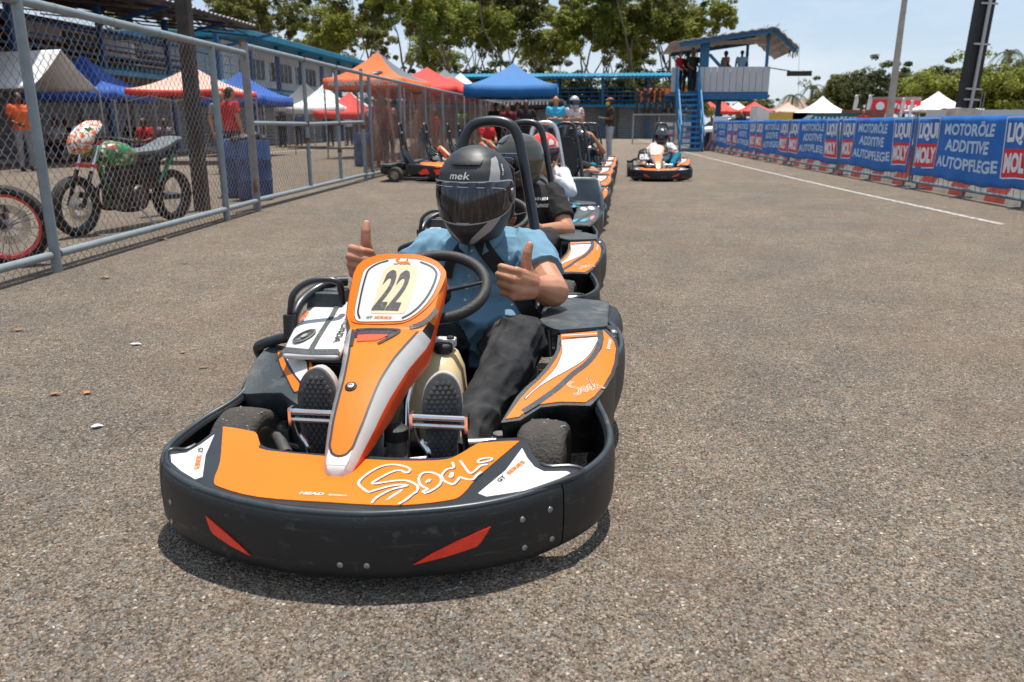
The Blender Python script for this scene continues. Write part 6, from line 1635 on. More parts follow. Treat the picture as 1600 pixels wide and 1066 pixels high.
# ================================================================ RIGHT SIDE: barriers with banners
M_BAN = mat('blue_banner_cloth', (.006, .135, .47), .6, vary=.10, vscale=5, bump=.2, bscale=30)
M_BRED = mat('banner_red', (.72, .02, .025), .6, vary=.06); M_BWH = mat('banner_white', (.72, .75, .80), .6, vary=.04); M_BPALE = mat('banner_pale_blue', (.48, .62, .78), .6, vary=.06)
M_BARR = mat('barrier_steel', (.13, .19, .23), .5, metal=.4, vary=.2, vscale=10, dirt=(.16, .09, .05), dscale=8, dth=(.6, .8))
def bx_(y): return 5.40 - (y - 10.78) * .0375
def rrect(cx, cy, w, h, r):
    o = []
    for sx, sy, a0 in ((1, 1, 0), (-1, 1, 90), (-1, -1, 180), (1, -1, 270)):
        for k in range(4): a = R(a0 + 30 * k); o.append((cx + sx * (w / 2 - r) + r * math.cos(a), cy + sy * (h / 2 - r) + r * math.sin(a)))
    return o
def barrier(y0, y1, label):
    L = y1 - y0; t = thing('crowd_barrier', label, 'barrier', (bx_(y0), y0, 0), math.atan2(1, -.0375) , 'steel barriers beside the track')
    mb = MB(); mb.tube([(0.02, 0, .10), (0.02, 0, 1.10)] , .018, 8); mb.tube([(L - .02, 0, .10), (L - .02, 0, 1.10)], .018, 8); mb.tube([(0.02, 0, 1.13), (L - .02, 0, 1.13)], .022, 8); mb.tube([(.02, 0, .12), (L - .02, 0, .12)], .024, 8); mb.build('frame', M_BARR, t)
    n = max(3, int(L / .16)); mb = MB()
    for i in range(1, n): mb.tube([(L * i / n, 0, .13), (L * i / n, 0, 1.12)], .0045, 6)
    mb.build('upright_bar', M_BARR, t)
    for x in (.25, L * .5, L - .25):
        mb = MB(); mb.bar((x, -.18, .02), (x, .18, .02), .05, .02); mb.bar((x, 0, .02), (x, 0, .12), .03); mb.build('foot', M_BARR, t)
    return t
def banner(y0, y1, label, seed, names=True):
    L = y1 - y0; t = thing('banner', label, 'banner', (bx_(y0), y0, 0), math.atan2(1, -.0375), 'blue sponsor banners tied to the barriers')
    q = random.Random(seed); ph = q.uniform(0, 6); k1 = q.uniform(2.2, 3.2)
    z1 = 1.165; z0 = .225
    # local x runs away from the camera; as seen from the track the text reads from far to near, so u is mirrored
    def bm(u, v, w):
        x = L - u; d = .030 + .020 * math.sin(k1 * 2 * x + ph) * (z1 - v) + .010 * math.sin(9 * x + 3 * v + ph) + .018 * math.sin(4 * v + 2.1 * x + ph) * (z1 - v)
        zz = v + .020 * math.sin(2.3 * x + ph) * ((z1 - v) / .8) + .006 * math.sin(13 * x + ph) * ((z1 - v) / .8)
        return V((x, d + w, zz))
    mb = MB(); N = int(L / .06); rows = [[bm(L * i / N, z0 + (z1 - z0) * j / 12, 0) for j in range(13)] for i in range(N + 1)]
    mb.loft(rows, cap=False, closed=False); o = mb.build('cloth', M_BAN, t); o.modifiers.new('t', 'SOLIDIFY').thickness = .003
    b1 = min(.78, L * .29)
    mb = MB()
    for cx in (b1 / 2 + .07, L - b1 / 2 - .07):
        ro = rrect(cx, .555, b1 - .05, .36, .04); patch(mb, ro, bm, .12, .002, .006, 0)
        oo = rrect(cx, .75, b1 - .03, .78, .05); ribbon(mb, oo, .018, bm, off=.009, thick=.001, mi=1, closed=True, smooth=2)
        letter(mb, 'LIQUI', bm, (cx, .925), .29, b1 * .84, off=.008, bold=.05, mi=1, step=.10)
        letter(mb, 'MOLY', bm, (cx, .557), .26, b1 * .84, off=.011, bold=.055, mi=1, step=.10)
    cx = L / 2; w2 = L - 2 * b1 - .30
    for s_, z, wf in (('MOTORÖLE', .99, .84), ('ADDITIVE', .74, .74), ('AUTOPFLEGE', .49, 1.0)): letter(mb, s_, bm, (cx, z), .17 if s_ != 'MOTORÖLE' else .205, w2 * wf, off=.008, bold=.035, mi=2, step=.10)
    mb.build('banner_print', [M_BRED, M_BWH, M_BPALE], t, weld=False)
    mb = MB()
    for u in (.03, L / 2, L - .03): mb.tube([bm(u, z1 - .01, .006), V((L - u, 0, 1.155)), bm(u, z1 - .03, -.01)], .004, 5)
    mb.build('tie', M_BWH, t)
    return t
YB = [10.55, 14.28, 18.0, 21.95, 25.72, 29.4, 33.2]
POSL = ['nearest the right edge of the picture', 'second from the right edge', 'third from the right edge', 'fourth from the right edge', 'fifth from the right edge, fairly far off', 'farthest of the lettered row by the tower stairs']
for i in range(6):
    barrier(YB[i] + .03, YB[i + 1] - .03, 'steel crowd barrier behind the blue banner ' + POSL[i])
    banner(YB[i] + .05, YB[i + 1] - .05, 'blue lettered oil banner on barrier, ' + POSL[i], i + 3)
barrier(6.9, 10.5, 'steel crowd barrier just beyond the right edge, only its end showing')
for i in range(3): barrier(35.6 + i * 3.3, 38.8 + i * 3.3, ['steel barrier just past the tower stairs, carrying a blue banner', 'grey steel barrier between the two white notices', 'farthest grey steel barrier near the end of the lane'][i])
for i in range(4, 7): barrier(35.6 + i * 3.3 - 3.3, 38.8 + i * 3.3 - 3.3, 'pale steel barrier far along the lane behind the standing man')
banner(35.7, 38.7, 'small blue banner seen left of the tower stairs', 21)
def notice(p, label, rz=0):
    mb = MB(); mb.box((0, 0, .62), (.62, .03, .95)); o = mb.build('notice_board', M_BWH, bevel=.004); o.location = p; o.rotation_euler = (0, 0, rz); tag(o, label, 'sign')
    mb = MB(); mb.box((0, -.02, .82), (.34, .012, .22), mi=0); mb.box((0, -.02, .42), (.46, .012, .14), mi=1)
    for k in range(3): mb.box((0, -.02, .62 - k * .05), (.44, .01, .02), mi=1)
    mb.build('notice_print', [M_BARR, M_BRED], o)
notice(V((4.28, 39.2, .02)), 'white notice board with red lines standing by the small blue banner'); notice(V((4.02, 46.0, .02)), 'white notice board farthest down the barrier line')
notice(V((4.95, 34.2, .25)), 'white notice hung right of the tower stairs')
# red and white painted low wall behind the banners: one wall, each block banded
M_WRED = mat('faded_red_paint', (.42, .07, .055), .75, vary=.25, vscale=8); M_WWH = mat('dirty_white_paint', (.47, .43, .38), .8, vary=.15, vscale=4, dirt=(.25, .2, .15), dscale=5, dth=(.5, .8))
mb = MB()
for i in range(56):
    y0 = 6 + i * .55; xx = bx_(y0) + .38
    pr = [(-.26, 0), (-.24, .12), (-.13, .34), (-.10, .70), (.10, .70), (.13, .34), (.24, .12), (.26, 0)]
    mb.loft([[V((bx_(y) + .38 + a, y, b)) for a, b in pr] for y in (y0, y0 + .55)], mi=i % 2)
tag(mb.build('barrier_wall', [M_WRED, M_WWH]), 'low red and white striped concrete wall running behind the blue banners', 'wall')
# ================================================================ CONTROL TOWER
M_TBLUE = mat('tower_blue', (.010, .115, .26), .5, vary=.15, dirt=(.03, .07, .1), dscale=5, dth=(.55, .8)); M_STEPB = mat('stair_blue', (.015, .20, .42), .5, vary=.15)
M_CLAD = mat('pale_grey_cladding', (.46, .48, .50), .6, vary=.05, vscale=3, dirt=(.33, .33, .33), dscale=2, dth=(.6, .85)); M_TROOF = mat('aged_roof_sheet', (.50, .47, .42), .65, vary=.15, dirt=(.22, .13, .07), dscale=2.5, dth=(.5, .72))
tw = thing('control_tower', 'raised race control box on blue steel legs with a stair and torn sloping roof', 'tower', (5.0, 35, 0)); TO = V((5.0, 35, 0))
def T(px, py, Y): return at(px, py, Y) - TO
A = at(1091, 105, 34.5); B = at(1203, 105, 34.5); zb_, zt_ = 2.42, 3.32
zt_ = A.z; zb_ = at(1100, 144, 34.5).z; xa, xb = A.x, B.x; D = 3.2
def t_(x, y, z): return V((x, y, z)) - TO
def clad(p, q):
    m = MB(); p, q = V(p), V(q); n = 11
    for i in range(n):
        a, b = p.lerp(q, i / n + .004), p.lerp(q, (i + 1) / n - .004); d = (q - p).normalized(); nn = V((d.y, -d.x, 0)) * (.02 if i % 2 else .012)
        m.loft([[a + nn + V((0, 0, z - p.z)), b + nn + V((0, 0, z - p.z)), b - nn + V((0, 0, z - p.z)), a - nn + V((0, 0, z - p.z))] for z in (zb_, zt_)])
    return m
clad(t_(xa, 34.5, zb_) + V((0, 0, 0)), t_(xb, 34.5, zb_)).v
def cladding(x1, y1, x2, y2):
    m = MB(); n = 11; p, q = V((x1, y1, 0)), V((x2, y2, 0)); d = (q - p).normalized(); nn = V((d.y, -d.x, 0))
    for i in range(n):
        a, b = p.lerp(q, i / n + .003), p.lerp(q, (i + 1) / n - .003); c = (a + b) / 2; w = (b - a).length
        m.box(c - TO + V((0, 0, (zb_ + zt_) / 2)) + nn * (.008 if i % 2 else 0), (w if abs(d.x) > .5 else .05, .05 if abs(d.x) > .5 else w, zt_ - zb_))
    m.build('cladding', M_CLAD, tw, smooth=False)
cladding(xa, 34.5, xb, 34.5); cladding(xb, 34.53, xb, 34.5 + D); cladding(xa + .02, 34.5 + D, xb, 34.5 + D)
xs = at(1050, 105, 34.5).x
cladding(xs, 34.5, xs + .30, 34.5)
mb = MB(); mb.box(t_((xs + xb) / 2, 34.5 + D / 2, zb_ - .02), (xb - xs, D, .08)); mb.bar(t_(xa - .2, 34.45, zb_ - .16), t_(xb, 34.45, zb_ - .16), .1, .26); mb.bar(t_(xs, 34.5 + D, zb_ - .16), t_(xb, 34.5 + D, zb_ - .16), .1, .26); mb.build('floor_beam', M_TBLUE, tw)
for x, y in ((xa + .25, 35.2), (xa + .25, 37.2), (xb - 1.6, 36.8)):
    mb = MB(); mb.bar(t_(x, y, 0), t_(x, y, zb_ - .1), .2); mb.build('leg', M_TBLUE, tw)
pz = at(1100, 72, 34.5).z
mb = MB(); mb.bar(t_(xa + .25, 34.7, zb_), t_(xa + .25, 34.7, pz + .25), .34, .28); mb.bar(t_(xa + .45, 34.75, zt_ + .5), t_(xa + 1.0, 34.75, zt_ - .05), .2, .1); mb.build('corner_post', M_TBLUE, tw)
for x, y in ((xb - .12, 34.6), (xb - .40, 34.5 + D - .1), (xa + .1, 34.5 + D - .1)):
    mb = MB(); mb.bar(t_(x, y, zb_), t_(x, y, at(1200, 48, 34.5).z), .11); mb.build('post', M_TBLUE, tw)
P1, P2, P3 = at(1047, 66, 34.0), at(1213, 41, 34.0), at(1250, 74, 34.0)
mb = MB(); corr(mb, P1 - TO, P2 - P1, V((0, 4.6, -.1)), 22, .02); corr(mb, P2 - TO, P3 - P2, V((0, 4.6, -.1)), 8, .02); o = mb.build('roof', M_TROOF, tw, smooth=False); o.modifiers.new('t', 'SOLIDIFY').thickness = .03
mb = MB(); mb.bar(P1.lerp(P2, .1) - TO + V((0, .2, -.14)), P2 - TO + V((0, .2, -.14)), .08, .16); mb.bar(P2 - TO + V((0, .2, -.14)), P3 - TO + V((-.1, .2, -.12)), .08, .12); mb.build('roof_beam', M_TBLUE, tw); mb = MB(); mb.bar(P1.lerp(P2, .1) - TO + V((0, 4.2, -.2)), P2 - TO + V((0, 4.2, -.2)), .08, .16); mb.build('roof_beam', M_TBLUE, tw)
q = random.Random(4); mb = MB()
for k in range(26):
    p = P1.lerp(P2, q.uniform(.05, 1)) if k < 16 else P2.lerp(P3, q.uniform(0, 1)); p = p - TO + V((0, q.uniform(0, .5), .03)); mb.tube([p, p + V((q.uniform(-.15, .15), 0, q.uniform(.02, .12)))], .010, 5)
for k in range(14): p = P3 - TO + V((q.uniform(-.12, .06), q.uniform(0, 1.5), -.02)); mb.tube([p, p + V((q.uniform(-.03, .05), 0, -q.uniform(.10, .34)))], .018, 5)
mb.build('dry_thatch', mat('dry_straw', (.22, .15, .08), .9, vary=.3), tw)
p0, p1 = at(1112, 66, 35.5), at(1196, 64, 35.5)
mb = MB(); corr(mb, p0 - TO, p1 - p0, V((0, 1.4, .12)), 10, .015); mb.bar(p0 - TO + V((0, 0, -.03)), p1 - TO + V((0, 0, -.03)), .04, .16); o = mb.build('sun_blind', M_TROOF, tw, smooth=False)
# stair up the front
s0, s1 = at(1062, 236, 0), None
yb0, yt0 = 32.6, 34.45; xl0, xr0 = at(1063, 200, 33).x, at(1098, 200, 33).x
for x in (xl0, xr0):
    mb = MB(); mb.bar(t_(x - (.0 if x == xl0 else 0), yb0, 0), t_(x - .12, yt0, zb_), .06, .2); mb.build('stringer', M_TBLUE, tw)
    mb = MB(); mb.bar(t_(x, yb0, 1.0), t_(x - .12, yt0, zb_ + 1.0), .05); mb.bar(t_(x, yb0, .5), t_(x - .12, yt0, zb_ + .5), .04)
    for k in range(5): f = k / 4; mb.bar(t_(x - .12 * f, yb0 + (yt0 - yb0) * f, zb_ * f), t_(x - .12 * f, yb0 + (yt0 - yb0) * f, zb_ * f + 1.0), .045)
    mb.build('handrail', M_STEPB, tw)
mb = MB()
for k in range(11): f = (k + .5) / 11; mb.box(t_((xl0 + xr0) / 2 - .12 * f, yb0 + (yt0 - yb0) * f, zb_ * f), (xr0 - xl0 - .06, .2, .07))
mb.build('tread', M_STEPB, tw)
mb = MB(); mb.tube([at(1202, 106, 34.3) - TO, at(1234, 111, 34.3) - TO], .022, 6); mb.box(at(1249, 115, 34.3) - TO, (.95, .10, .19)); mb.build('signal_arm', M_POLE, tw)
mb = MB(); mb.tube([at(1249, 68, 34.3) - TO, at(1247, 156, 34.3) - TO], .006, 5); mb.build('hanging_wire', M_POLE, tw)
# ================================================================ POLES
M_CPOLE = mat('concrete_pole', (.36, .33, .29), .85, vary=.15, vscale=2)
lp = at(1389, 186, 46); mb = MB(); mb.tube([(0, 0, 0), (.05, 0, 6), (.10, 0, 9.6)], [.20, .15, .12], 10); mb.box((.1, 0, 7.5), (.5, .3, .12)); mb.bar((-.3, 0, 8.2), (.5, 0, 8.2), .06)
for k in range(20): mb.tube([(-.13 + .008*k*.2, -.14, 1.5 + .3 * k), (.17, -.14, 1.5 + .3 * k)], .012, 5)
o = mb.build('lamp_pole', M_CPOLE); o.location = (lp.x, 46, 0); tag(o, 'tall pale concrete pole with climbing pegs behind the banners', 'pole')
bp = at(1505, 180, 26); M_BTR = mat('black_truss_cover', (.012, .012, .013), .6, vary=.3, vscale=3)
tr = thing('truss_tower', 'black covered lighting truss with a pale ballast cube at the right', 'truss tower', (bp.x, 26, 0)); tr.rotation_euler = (0, R(2.5), R(8))
mb = MB(); mb.box((-.12, 0, .75), (.62, .62, 1.5)); mb.build('ballast', M_WWH, tr, bevel=.02)
mb = MB(); mb.box((0, .06, 3.6), (.46, .30, 4.2)); mb.build('cover', M_BTR, tr)
mb = MB()
mb.tube([(.02, -.16, 1.5), (.02, -.16, 5.7)], .05, 8)
for z in (1.75, 2.05, 3.3, 4.4): mb.bar((-.22, -.16, z), (.26, -.16, z), .05)
for sx in (.38, .46): mb.tube([(sx - .1, -.2, 1.2), (sx - .1, -.2, 2.0)], .012, 5)
mb.build('hoist', M_STEEL, tr)
# ================================================================ FAR RIGHT SIDE: marquees, tents, flags, boards, car, house
def peaktent(label, px, py, Y, size, eave, peak, m=None, name='marquee'):
    t, v = tent(label, at(px, py, Y), size, R(5), eave, peak, m or T_WH, None, .22, 2.0, True, name=name); t.location.z = 0; return t, v
peaktent('white high-peak marquee behind the yellow and teal boards', 1283, 178, 80, 4.9, 2.05, 3.6)
t, v = peaktent('white high-peak marquee with small red print, right of the pale pole', 1462, 176, 70, 5.0, 2.2, 3.6)
mb = MB(); scribble(mb, lambda u, vv, w: (u, -2.52 - w, vv), (.8, 2.08), .2, .7, 4, 9, 0, .004); mb.lathe([(0, 0), (.34, 0), (.34, .01), (0, .012)], 20, Matrix.Translation((-.6, -2.53, 2.1)) @ Matrix.Rotation(R(90), 4, 'X') @ Matrix.Diagonal((1, .45, 1, 1))); mb.build('marquee_print', M_BRED, v, weld=False)
for lab, px, py, Y, s, m, sec in (('red canopy tent just right of the tower stairs', 1128, 172, 85, 3.1, T_RED, None), ('pale pink canopy tent between two red ones beyond the barriers', 1153, 172, 88, 2.9, T_WH, T_PINK), ('red canopy tent nearest the white sloping panel', 1178, 174, 85, 3.2, T_RED, None), ('small pale red canopy tent in front of the brown roof', 1230, 175, 88, 2.7, T_PINK, T_WH), ('red canopy half hidden behind the tower stairs', 1108, 175, 84, 3.0, T_RED, None)):
    t, _ = tent(lab, at(px, py, Y), s, R(8), 2.35, 3.25, m, second=sec, group='small canopy tents beyond the barriers'); t.location.z = 0
h = at(1243, 186, 135); hs_ = thing('house', 'low house with a broad brown hipped roof in front of the far trees', 'house', (h.x, 135, 0))
mb = MB(); mb.box((-.2, 0, 1.3), (8.4, 6, 2.6)); mb.build('wall', M_WWH, hs_); mb = MB(); b = [V((-5.0, -4, 2.6)), V((4.6, -4, 2.6)), V((4.6, 4, 2.6)), V((-5.0, 4, 2.6))]; mb.add(b + [V((-1.2, 0, 5.0)), V((2.0, 0, 5.0))], [(0, 1, 5, 4), (1, 2, 5), (2, 3, 4, 5), (3, 0, 4), (0, 3, 2, 1)]); mb.build('roof', mat('brown_tile', (.27, .19, .15), .8, vary=.2, vscale=1), hs_, smooth=False)
def board(px, py, Y, w, h_, m, label, z=None, legs=True, text=None, tm=None, rz=0):
    p = at(px, py, Y); t = thing('advert_board', label, 'advert board', (p.x, Y, 0), rz); mb = MB(); mb.box((0, 0, p.z), (w, .06, h_)); f = mb.build('panel', m, t)
    if legs:
        for sx in (-1, 1): mb = MB(); mb.bar((sx * w * .42, .06, 0), (sx * w * .42, .06, p.z + h_ / 2), .07); mb.build('leg', M_LEGM, t)
    if text:
        mb = MB(); fm_ = lambda u, v, w_: (u, -.034 - w_, v)
        if text == 1: patch(mb, [(.32 * h_ * math.cos(a), p.z + .32 * h_ * math.sin(a)) for a in [k * .3927 for k in range(16)]], fm_, None, .004, .0)
        else: scribble(mb, fm_, (.1 * w, p.z - .05 * h_), h_ * .4, w * .62, text, 11); patch(mb, [(-.40 * w, p.z - .3 * h_), (-.30 * w, p.z + .25 * h_), (-.22 * w, p.z + .25 * h_), (-.26 * w, p.z - .1 * h_)], fm_, None, .004, .0)
        mb.build('board_mark', tm, f, weld=False)
    return t
M_YEL = mat('yellow_board', (.65, .42, .06), .6, vary=.06); M_TEALB = mat('dark_teal_board', (.012, .08, .10), .5, vary=.1)
board(1233, 183, 42, 1.95, .42, M_YEL, 'small yellow board standing behind the banners left of the dark teal one')
board(1297, 184, 42, 3.6, .46, M_TEALB, 'dark teal board with pale lettering under the white marquee', text=11, tm=M_BPALE)
board(1375, 166, 70, 1.3, 1.05, M_BRED, 'red board with a round white emblem behind the pale pole', text=1, tm=M_BWH); board(1413, 166, 70, 2.5, .95, M_BRED, 'red board with white wording right of the pale pole', text=6, tm=M_BWH); board(1398, 165, 71, 4.1, 1.35, M_CONC, 'grey backing hoarding behind the red boards')
board(1348, 181, 45, 2.2, .6, mat('brown_red_board', (.25, .07, .04), .7, vary=.3), 'dark reddish stall front behind the banner row')
board(1560, 178, 60, 9.5, .55, M_CLAD, 'long pale sheet-metal hoarding at the right edge behind the banners')
def flag(px, py, Y, label, h_=2.75):
    p = at(px, py, Y, 0); p = at(px, py, Y); t = thing('feather_flag', label, 'flag', (p.x, Y, 0), 0, 'white feather flags'); mb = MB(); mb.tube(spline([(0, 0, 0), (.02, 0, h_ * .6), (.14, 0, h_ * .95), (.4, 0, h_)], 5), .018, 6); mb.build('flag_pole', M_LEGM, t)
    mb = MB(); rows = []
    for i in range(14): v = i / 13; z = .9 + (h_ - .9) * v; x = .02 + .34 * max(0, v - .6) ** 1.5; w = (.10 + .22 * v) * (1 - max(0, v - .8) * 3.); rows.append([V((x + w * j / 5, .05 * math.sin(j + z * 2), z - .1 * j / 5 * (1 - v))) for j in range(6)])
    mb.loft(rows, cap=False, closed=False); o = mb.build('flag_cloth', T_WH, t); o.modifiers.new('t', 'SOLIDIFY').thickness = .006
for px, Y, lab in ((1330, 52, 'white feather flag standing left of its twin by the stall'), (1351, 52, 'white feather flag second from the left, beside the stall'), (1383, 58, 'white feather flag just left of the pale pole'), (1404, 58, 'white feather flag between the pale pole and the right marquee'), (1418, 64, 'white feather flag in front of the red board with wording')): flag(px, 186, Y, lab)
mb = MB(); a = at(1185, 165, 44); b = at(1225, 183, 44); mb.add([a, b, b + V((0, 2.2, 0)), a + V((0, 2.2, 0)), V((a.x, a.y, .2)), V((b.x, b.y, .2)), V((b.x, b.y + 2.2, .2)), V((a.x, a.y + 2.2, .2))], [(0, 1, 2, 3), (0, 4, 5, 1), (1, 5, 6, 2), (2, 6, 7, 3), (3, 7, 4, 0), (4, 7, 6, 5)]); o = mb.build('white_stall', T_WH, smooth=False); tag(o, 'white lean-to stall with a sloping top left of the yellow board', 'stall')
cp = at(1138, 186, 48, 0); cr = thing('parked_car', 'white parked car seen beyond the barriers under the red canopies', 'car', (cp.x, 48, 0), R(12))
mb = MB(); S = []
for x, z1, w in ((-2.05, .72, .72), (-1.95, .86, .80), (-.6, .98, .84), (.6, 1.0, .84), (1.9, .94, .80), (2.05, .80, .74)): S.append(oval((x, 0, (z1 + .28) / 2), w, (z1 - .28) / 2, V((0, 1, 0)), V((0, 0, 1)), 20, 4))
mb.loft(S); mb.build('body', M_WHITE, cr); mb = MB(); S = []
for x, z1, w in ((-1.0, 1.0, .74), (-.55, 1.38, .66), (.4, 1.46, .66), (1.3, 1.36, .64), (1.8, 1.0, .72)): S.append(oval((x, 0, (z1 + .9) / 2), w, (z1 - .9) / 2, V((0, 1, 0)), V((0, 0, 1)), 20, 4))
mb.loft(S); mb.build('cabin', M_GLASSD, cr)
for x in (-1.3, 1.3):
    for sd in (-1, 1): mb = MB(); mb.lathe([(0, -.1), (.30, -.1), (.32, 0), (.30, .1), (0, .1)], 20, Matrix.Translation((x, sd * .74, .32)) @ Matrix.Rotation(R(90), 4, 'X')); mb.build('wheel', M_TYRE, cr)
# ================================================================ OTHER PEOPLE
C_BLACK = cloth('black_cotton', (.028, .026, .026), .2); C_WHITE = cloth('white_cotton', (.62, .63, .66), .06); C_LB = cloth('pale_blue_cotton', (.30, .47, .62), .1); C_TEAL = cloth('teal_trousers', (.012, .16, .25), .15); C_SKY = cloth('sky_blue_cotton', (.06, .38, .58), .1)
C_BROWN = cloth('brown_tee', (.05, .038, .028), .2); C_GREYJ = cloth('pale_grey_jeans', (.36, .37, .40), .12); C_RED = cloth('red_cotton', (.50, .025, .03), .12); C_JEAN = cloth('blue_jeans', (.05, .11, .20), .35); C_DARK = cloth('dark_cloth', (.035, .04, .055), .3); C_FLORAL = cloth('white_floral', (.62, .58, .56), .1, dirt=(.55, .05, .06), dscale=14, dth=(.52, .58)); C_ORV = cloth('orange_vest', (.75, .12, .03), .1); C_BEIGE = cloth('beige_cloth', (.34, .27, .18), .15); C_GREY = cloth('grey_cloth', (.22, .22, .23), .15)
H_BLK = mat('black_hair', (.012, .010, .009), .6, vary=.3, bump=.5, bscale=120); C_SHOEW = mat('white_trainer', (.62, .63, .65), .6, vary=.1); C_SHOEB = mat('black_trainer', (.03, .03, .03), .6, vary=.2)
QG = 'drivers waiting in the queue'
def kloc(k): return dict(loc=tuple(k.location), rz=k.rotation_euler.z)
# second driver: black tee, olive helmet turned to the picture's left
J = dict(KARTJ); J.update(chest=(.16, 1.42, .55), head=(.13, 1.30, .82), neck=(.15, 1.37, .69), sh=((-.03, 1.43, .62), (.335, 1.42, .62)), el=((-.06, 1.22, .47), (.445, 1.24, .42)), wr=((.06, 1.02, .50), (.30, 1.02, .45)), toe=((-.155, .50, .22), (.19, .50, .2)))
D2 = person('driver in black printed T-shirt and olive helmet looking sideways', J, {}, kloc(QK[0])['loc'], kloc(QK[0])['rz'], SK_TAN, C_BLACK, M_DENIM, C_SHOEB, None, sleeve=.72, vox=.007, g=1.08, arm=1.08, hands=('grip', 'grip'), face=(-1, -.35, 0), seed=9)
def d2deco(sub):
    sub('visor_trim', lambda m: patch(m, [(R(84), -.035), (R(94), -.028), (R(99), -.012), (R(92), -.008), (R(85), -.02)], hsurf, (.1, .02), .003, .008), mat('pink_trim', (.70, .06, .13), .4, vary=.1))
    sub('base_line', lambda m: ribbon(m, [(R(a), -.10 + .03 * (abs(a) / 180)) for a in range(-170, 171, 20)], .006, hsurf, off=.001, smooth=2), M_HDARK)
helmet(D2, V((.135, 1.30, .835)), R(-66), R(2), M_HOLIVE, detail=True, deco=d2deco)
sh2 = [c for c in kids(D2) if c.name.startswith('shirt')][0]; b2 = surf_of(sh2)
def shirtmap(bvt, x0, z0):
    def f(u, v, w):
        h = bvt.ray_cast(V((x0 + u, -.5, z0 + v)), V((0, 1, 0))); y = h[0].y if h[0] is not None else 1.3
        return V((x0 + u, y - .003 - w, z0 + v))
    return f
mb = MB(); fm2 = shirtmap(b2, .275, .585)
scribble(mb, fm2, (-.005, .020), .020, .11, 8, 5); letter(mb, 'Munoz', fm2, (0, -.018), .030, .105, bold=.03, shear=.3, step=.012); mb.build('shirt_print', M_WHITE, sh2, weld=False)
# third driver: red helmet, white sleeves, hand up at the visor
J = dict(KARTJ); J.update(hip=(.14, 1.34, .22), waist=(.14, 1.42, .36), chest=(.15, 1.44, .54), neck=(.16, 1.37, .68), head=(.165, 1.28, .80), sh=((-.02, 1.42, .62), (.33, 1.42, .62)), el=((-.1, 1.22, .50), (.41, 1.12, .50)), wr=((-.05, 1.0, .57), (.215, 1.00, .645)), toe=((-.155, .50, .22), (.19, .50, .2)))
D3 = person('driver in red helmet and long white sleeves with a hand at the visor', J, {}, kloc(QK[1])['loc'], kloc(QK[1])['rz'], SK_TAN, C_WHITE, C_LB, C_SHOEB, None, sleeve=1.75, vox=.008, hands=('grip', dict(f=(-.1, -.15, 1), n=(.3, -.95, 0), t=(.9, .3, .1), s=1.05, curl=(15, 40, 60), thumb='side', spread=.5)), seed=4)
def d3deco(sub):
    sub('helmet_badge', lambda m: patch(m, [(R(a), z) for a, z in ((28, .07), (52, .075), (58, .10), (46, .12), (32, .11))], hsurf, (.1, .02), .001, 0), M_WHITE); sub('helmet_flash', lambda m: patch(m, [(R(66), .06), (R(98), .02), (R(88), .10)], hsurf, (.1, .02), .001, 0), M_WHITE)
helmet(D3, V((.165, 1.27, .82)), R(-4), R(6), M_HRED, detail=False, deco=d3deco)
# the teal-shorts driver farther back
J = dict(KARTJ); J.update(el=((-.10, 1.22, .50), (.50, 1.18, .62)), wr=((-.03, 1.0, .57), (.36, 1.10, .82)), toe=((-.155, .50, .22), (.19, .50, .2)))
D6 = person('driver in dark shirt, teal shorts and dark helmet with silver visor, arm raised', J, {}, kloc(QK[4])['loc'], kloc(QK[4])['rz'], SK_TAN, C_DARK, C_TEAL, C_SHOEB, None, vox=.011, hands=('grip', 'relax'), seed=6, short=True)
helmet(D6, V((.15, 1.27, .81)), R(12), R(14), M_HDARK, detail=False)
for o in D6.children:
    pass
J = dict(KARTJ); J.update(toe=((-.155, .50, .22), (.19, .50, .2)), el=((-.10, 1.22, .50), (.46, 1.18, .42)))
D5 = person('driver in black shirt sitting low between the panelled karts, forearm showing', J, dict(head=(.0, 1.40, .66), neck=(.05, 1.42, .58), chest=(.1, 1.46, .46), sh=((-.06, 1.46, .50), (.28, 1.44, .50)), wr=((-.03, 1.0, .50), (.26, .98, .44))), kloc(QK[3])['loc'], kloc(QK[3])['rz'], SK_TAN, C_BLACK, M_DENIM, C_SHOEB, H_BLK, vox=.011, seed=8)
# kart number 2
J = dict(KARTJ); J.update(toe=((-.155, .50, .22), (.19, .50, .2)), kn=((-.16, .92, .46), (.42, .92, .46)), el=((-.20, 1.18, .44), (.48, 1.18, .44)), wr=((-.06, .98, .54), (.22, .98, .54)))
DK = person('driver of kart number 2 in pale shirt and teal trousers', J, {}, tuple(K2.location), K2.rotation_euler.z, SK_TAN, C_WHITE, C_TEAL, C_SHOEB, None, vox=.011, hands=('grip', 'grip'), seed=12)
def dkdeco(sub): sub('helmet_flash', lambda m: patch(m, [(R(40), -.10), (R(90), -.06), (R(90), -.02), (R(50), -.09)], hsurf, (.1, .02), .001, 0), M_BRED_H)
M_BRED_H = mat('pink_flash', (.55, .07, .12), .4, vary=.1)
helmet(DK, V((.13, 1.26, .815)), R(-26), R(2), M_HDARK, detail=False, deco=dkdeco)
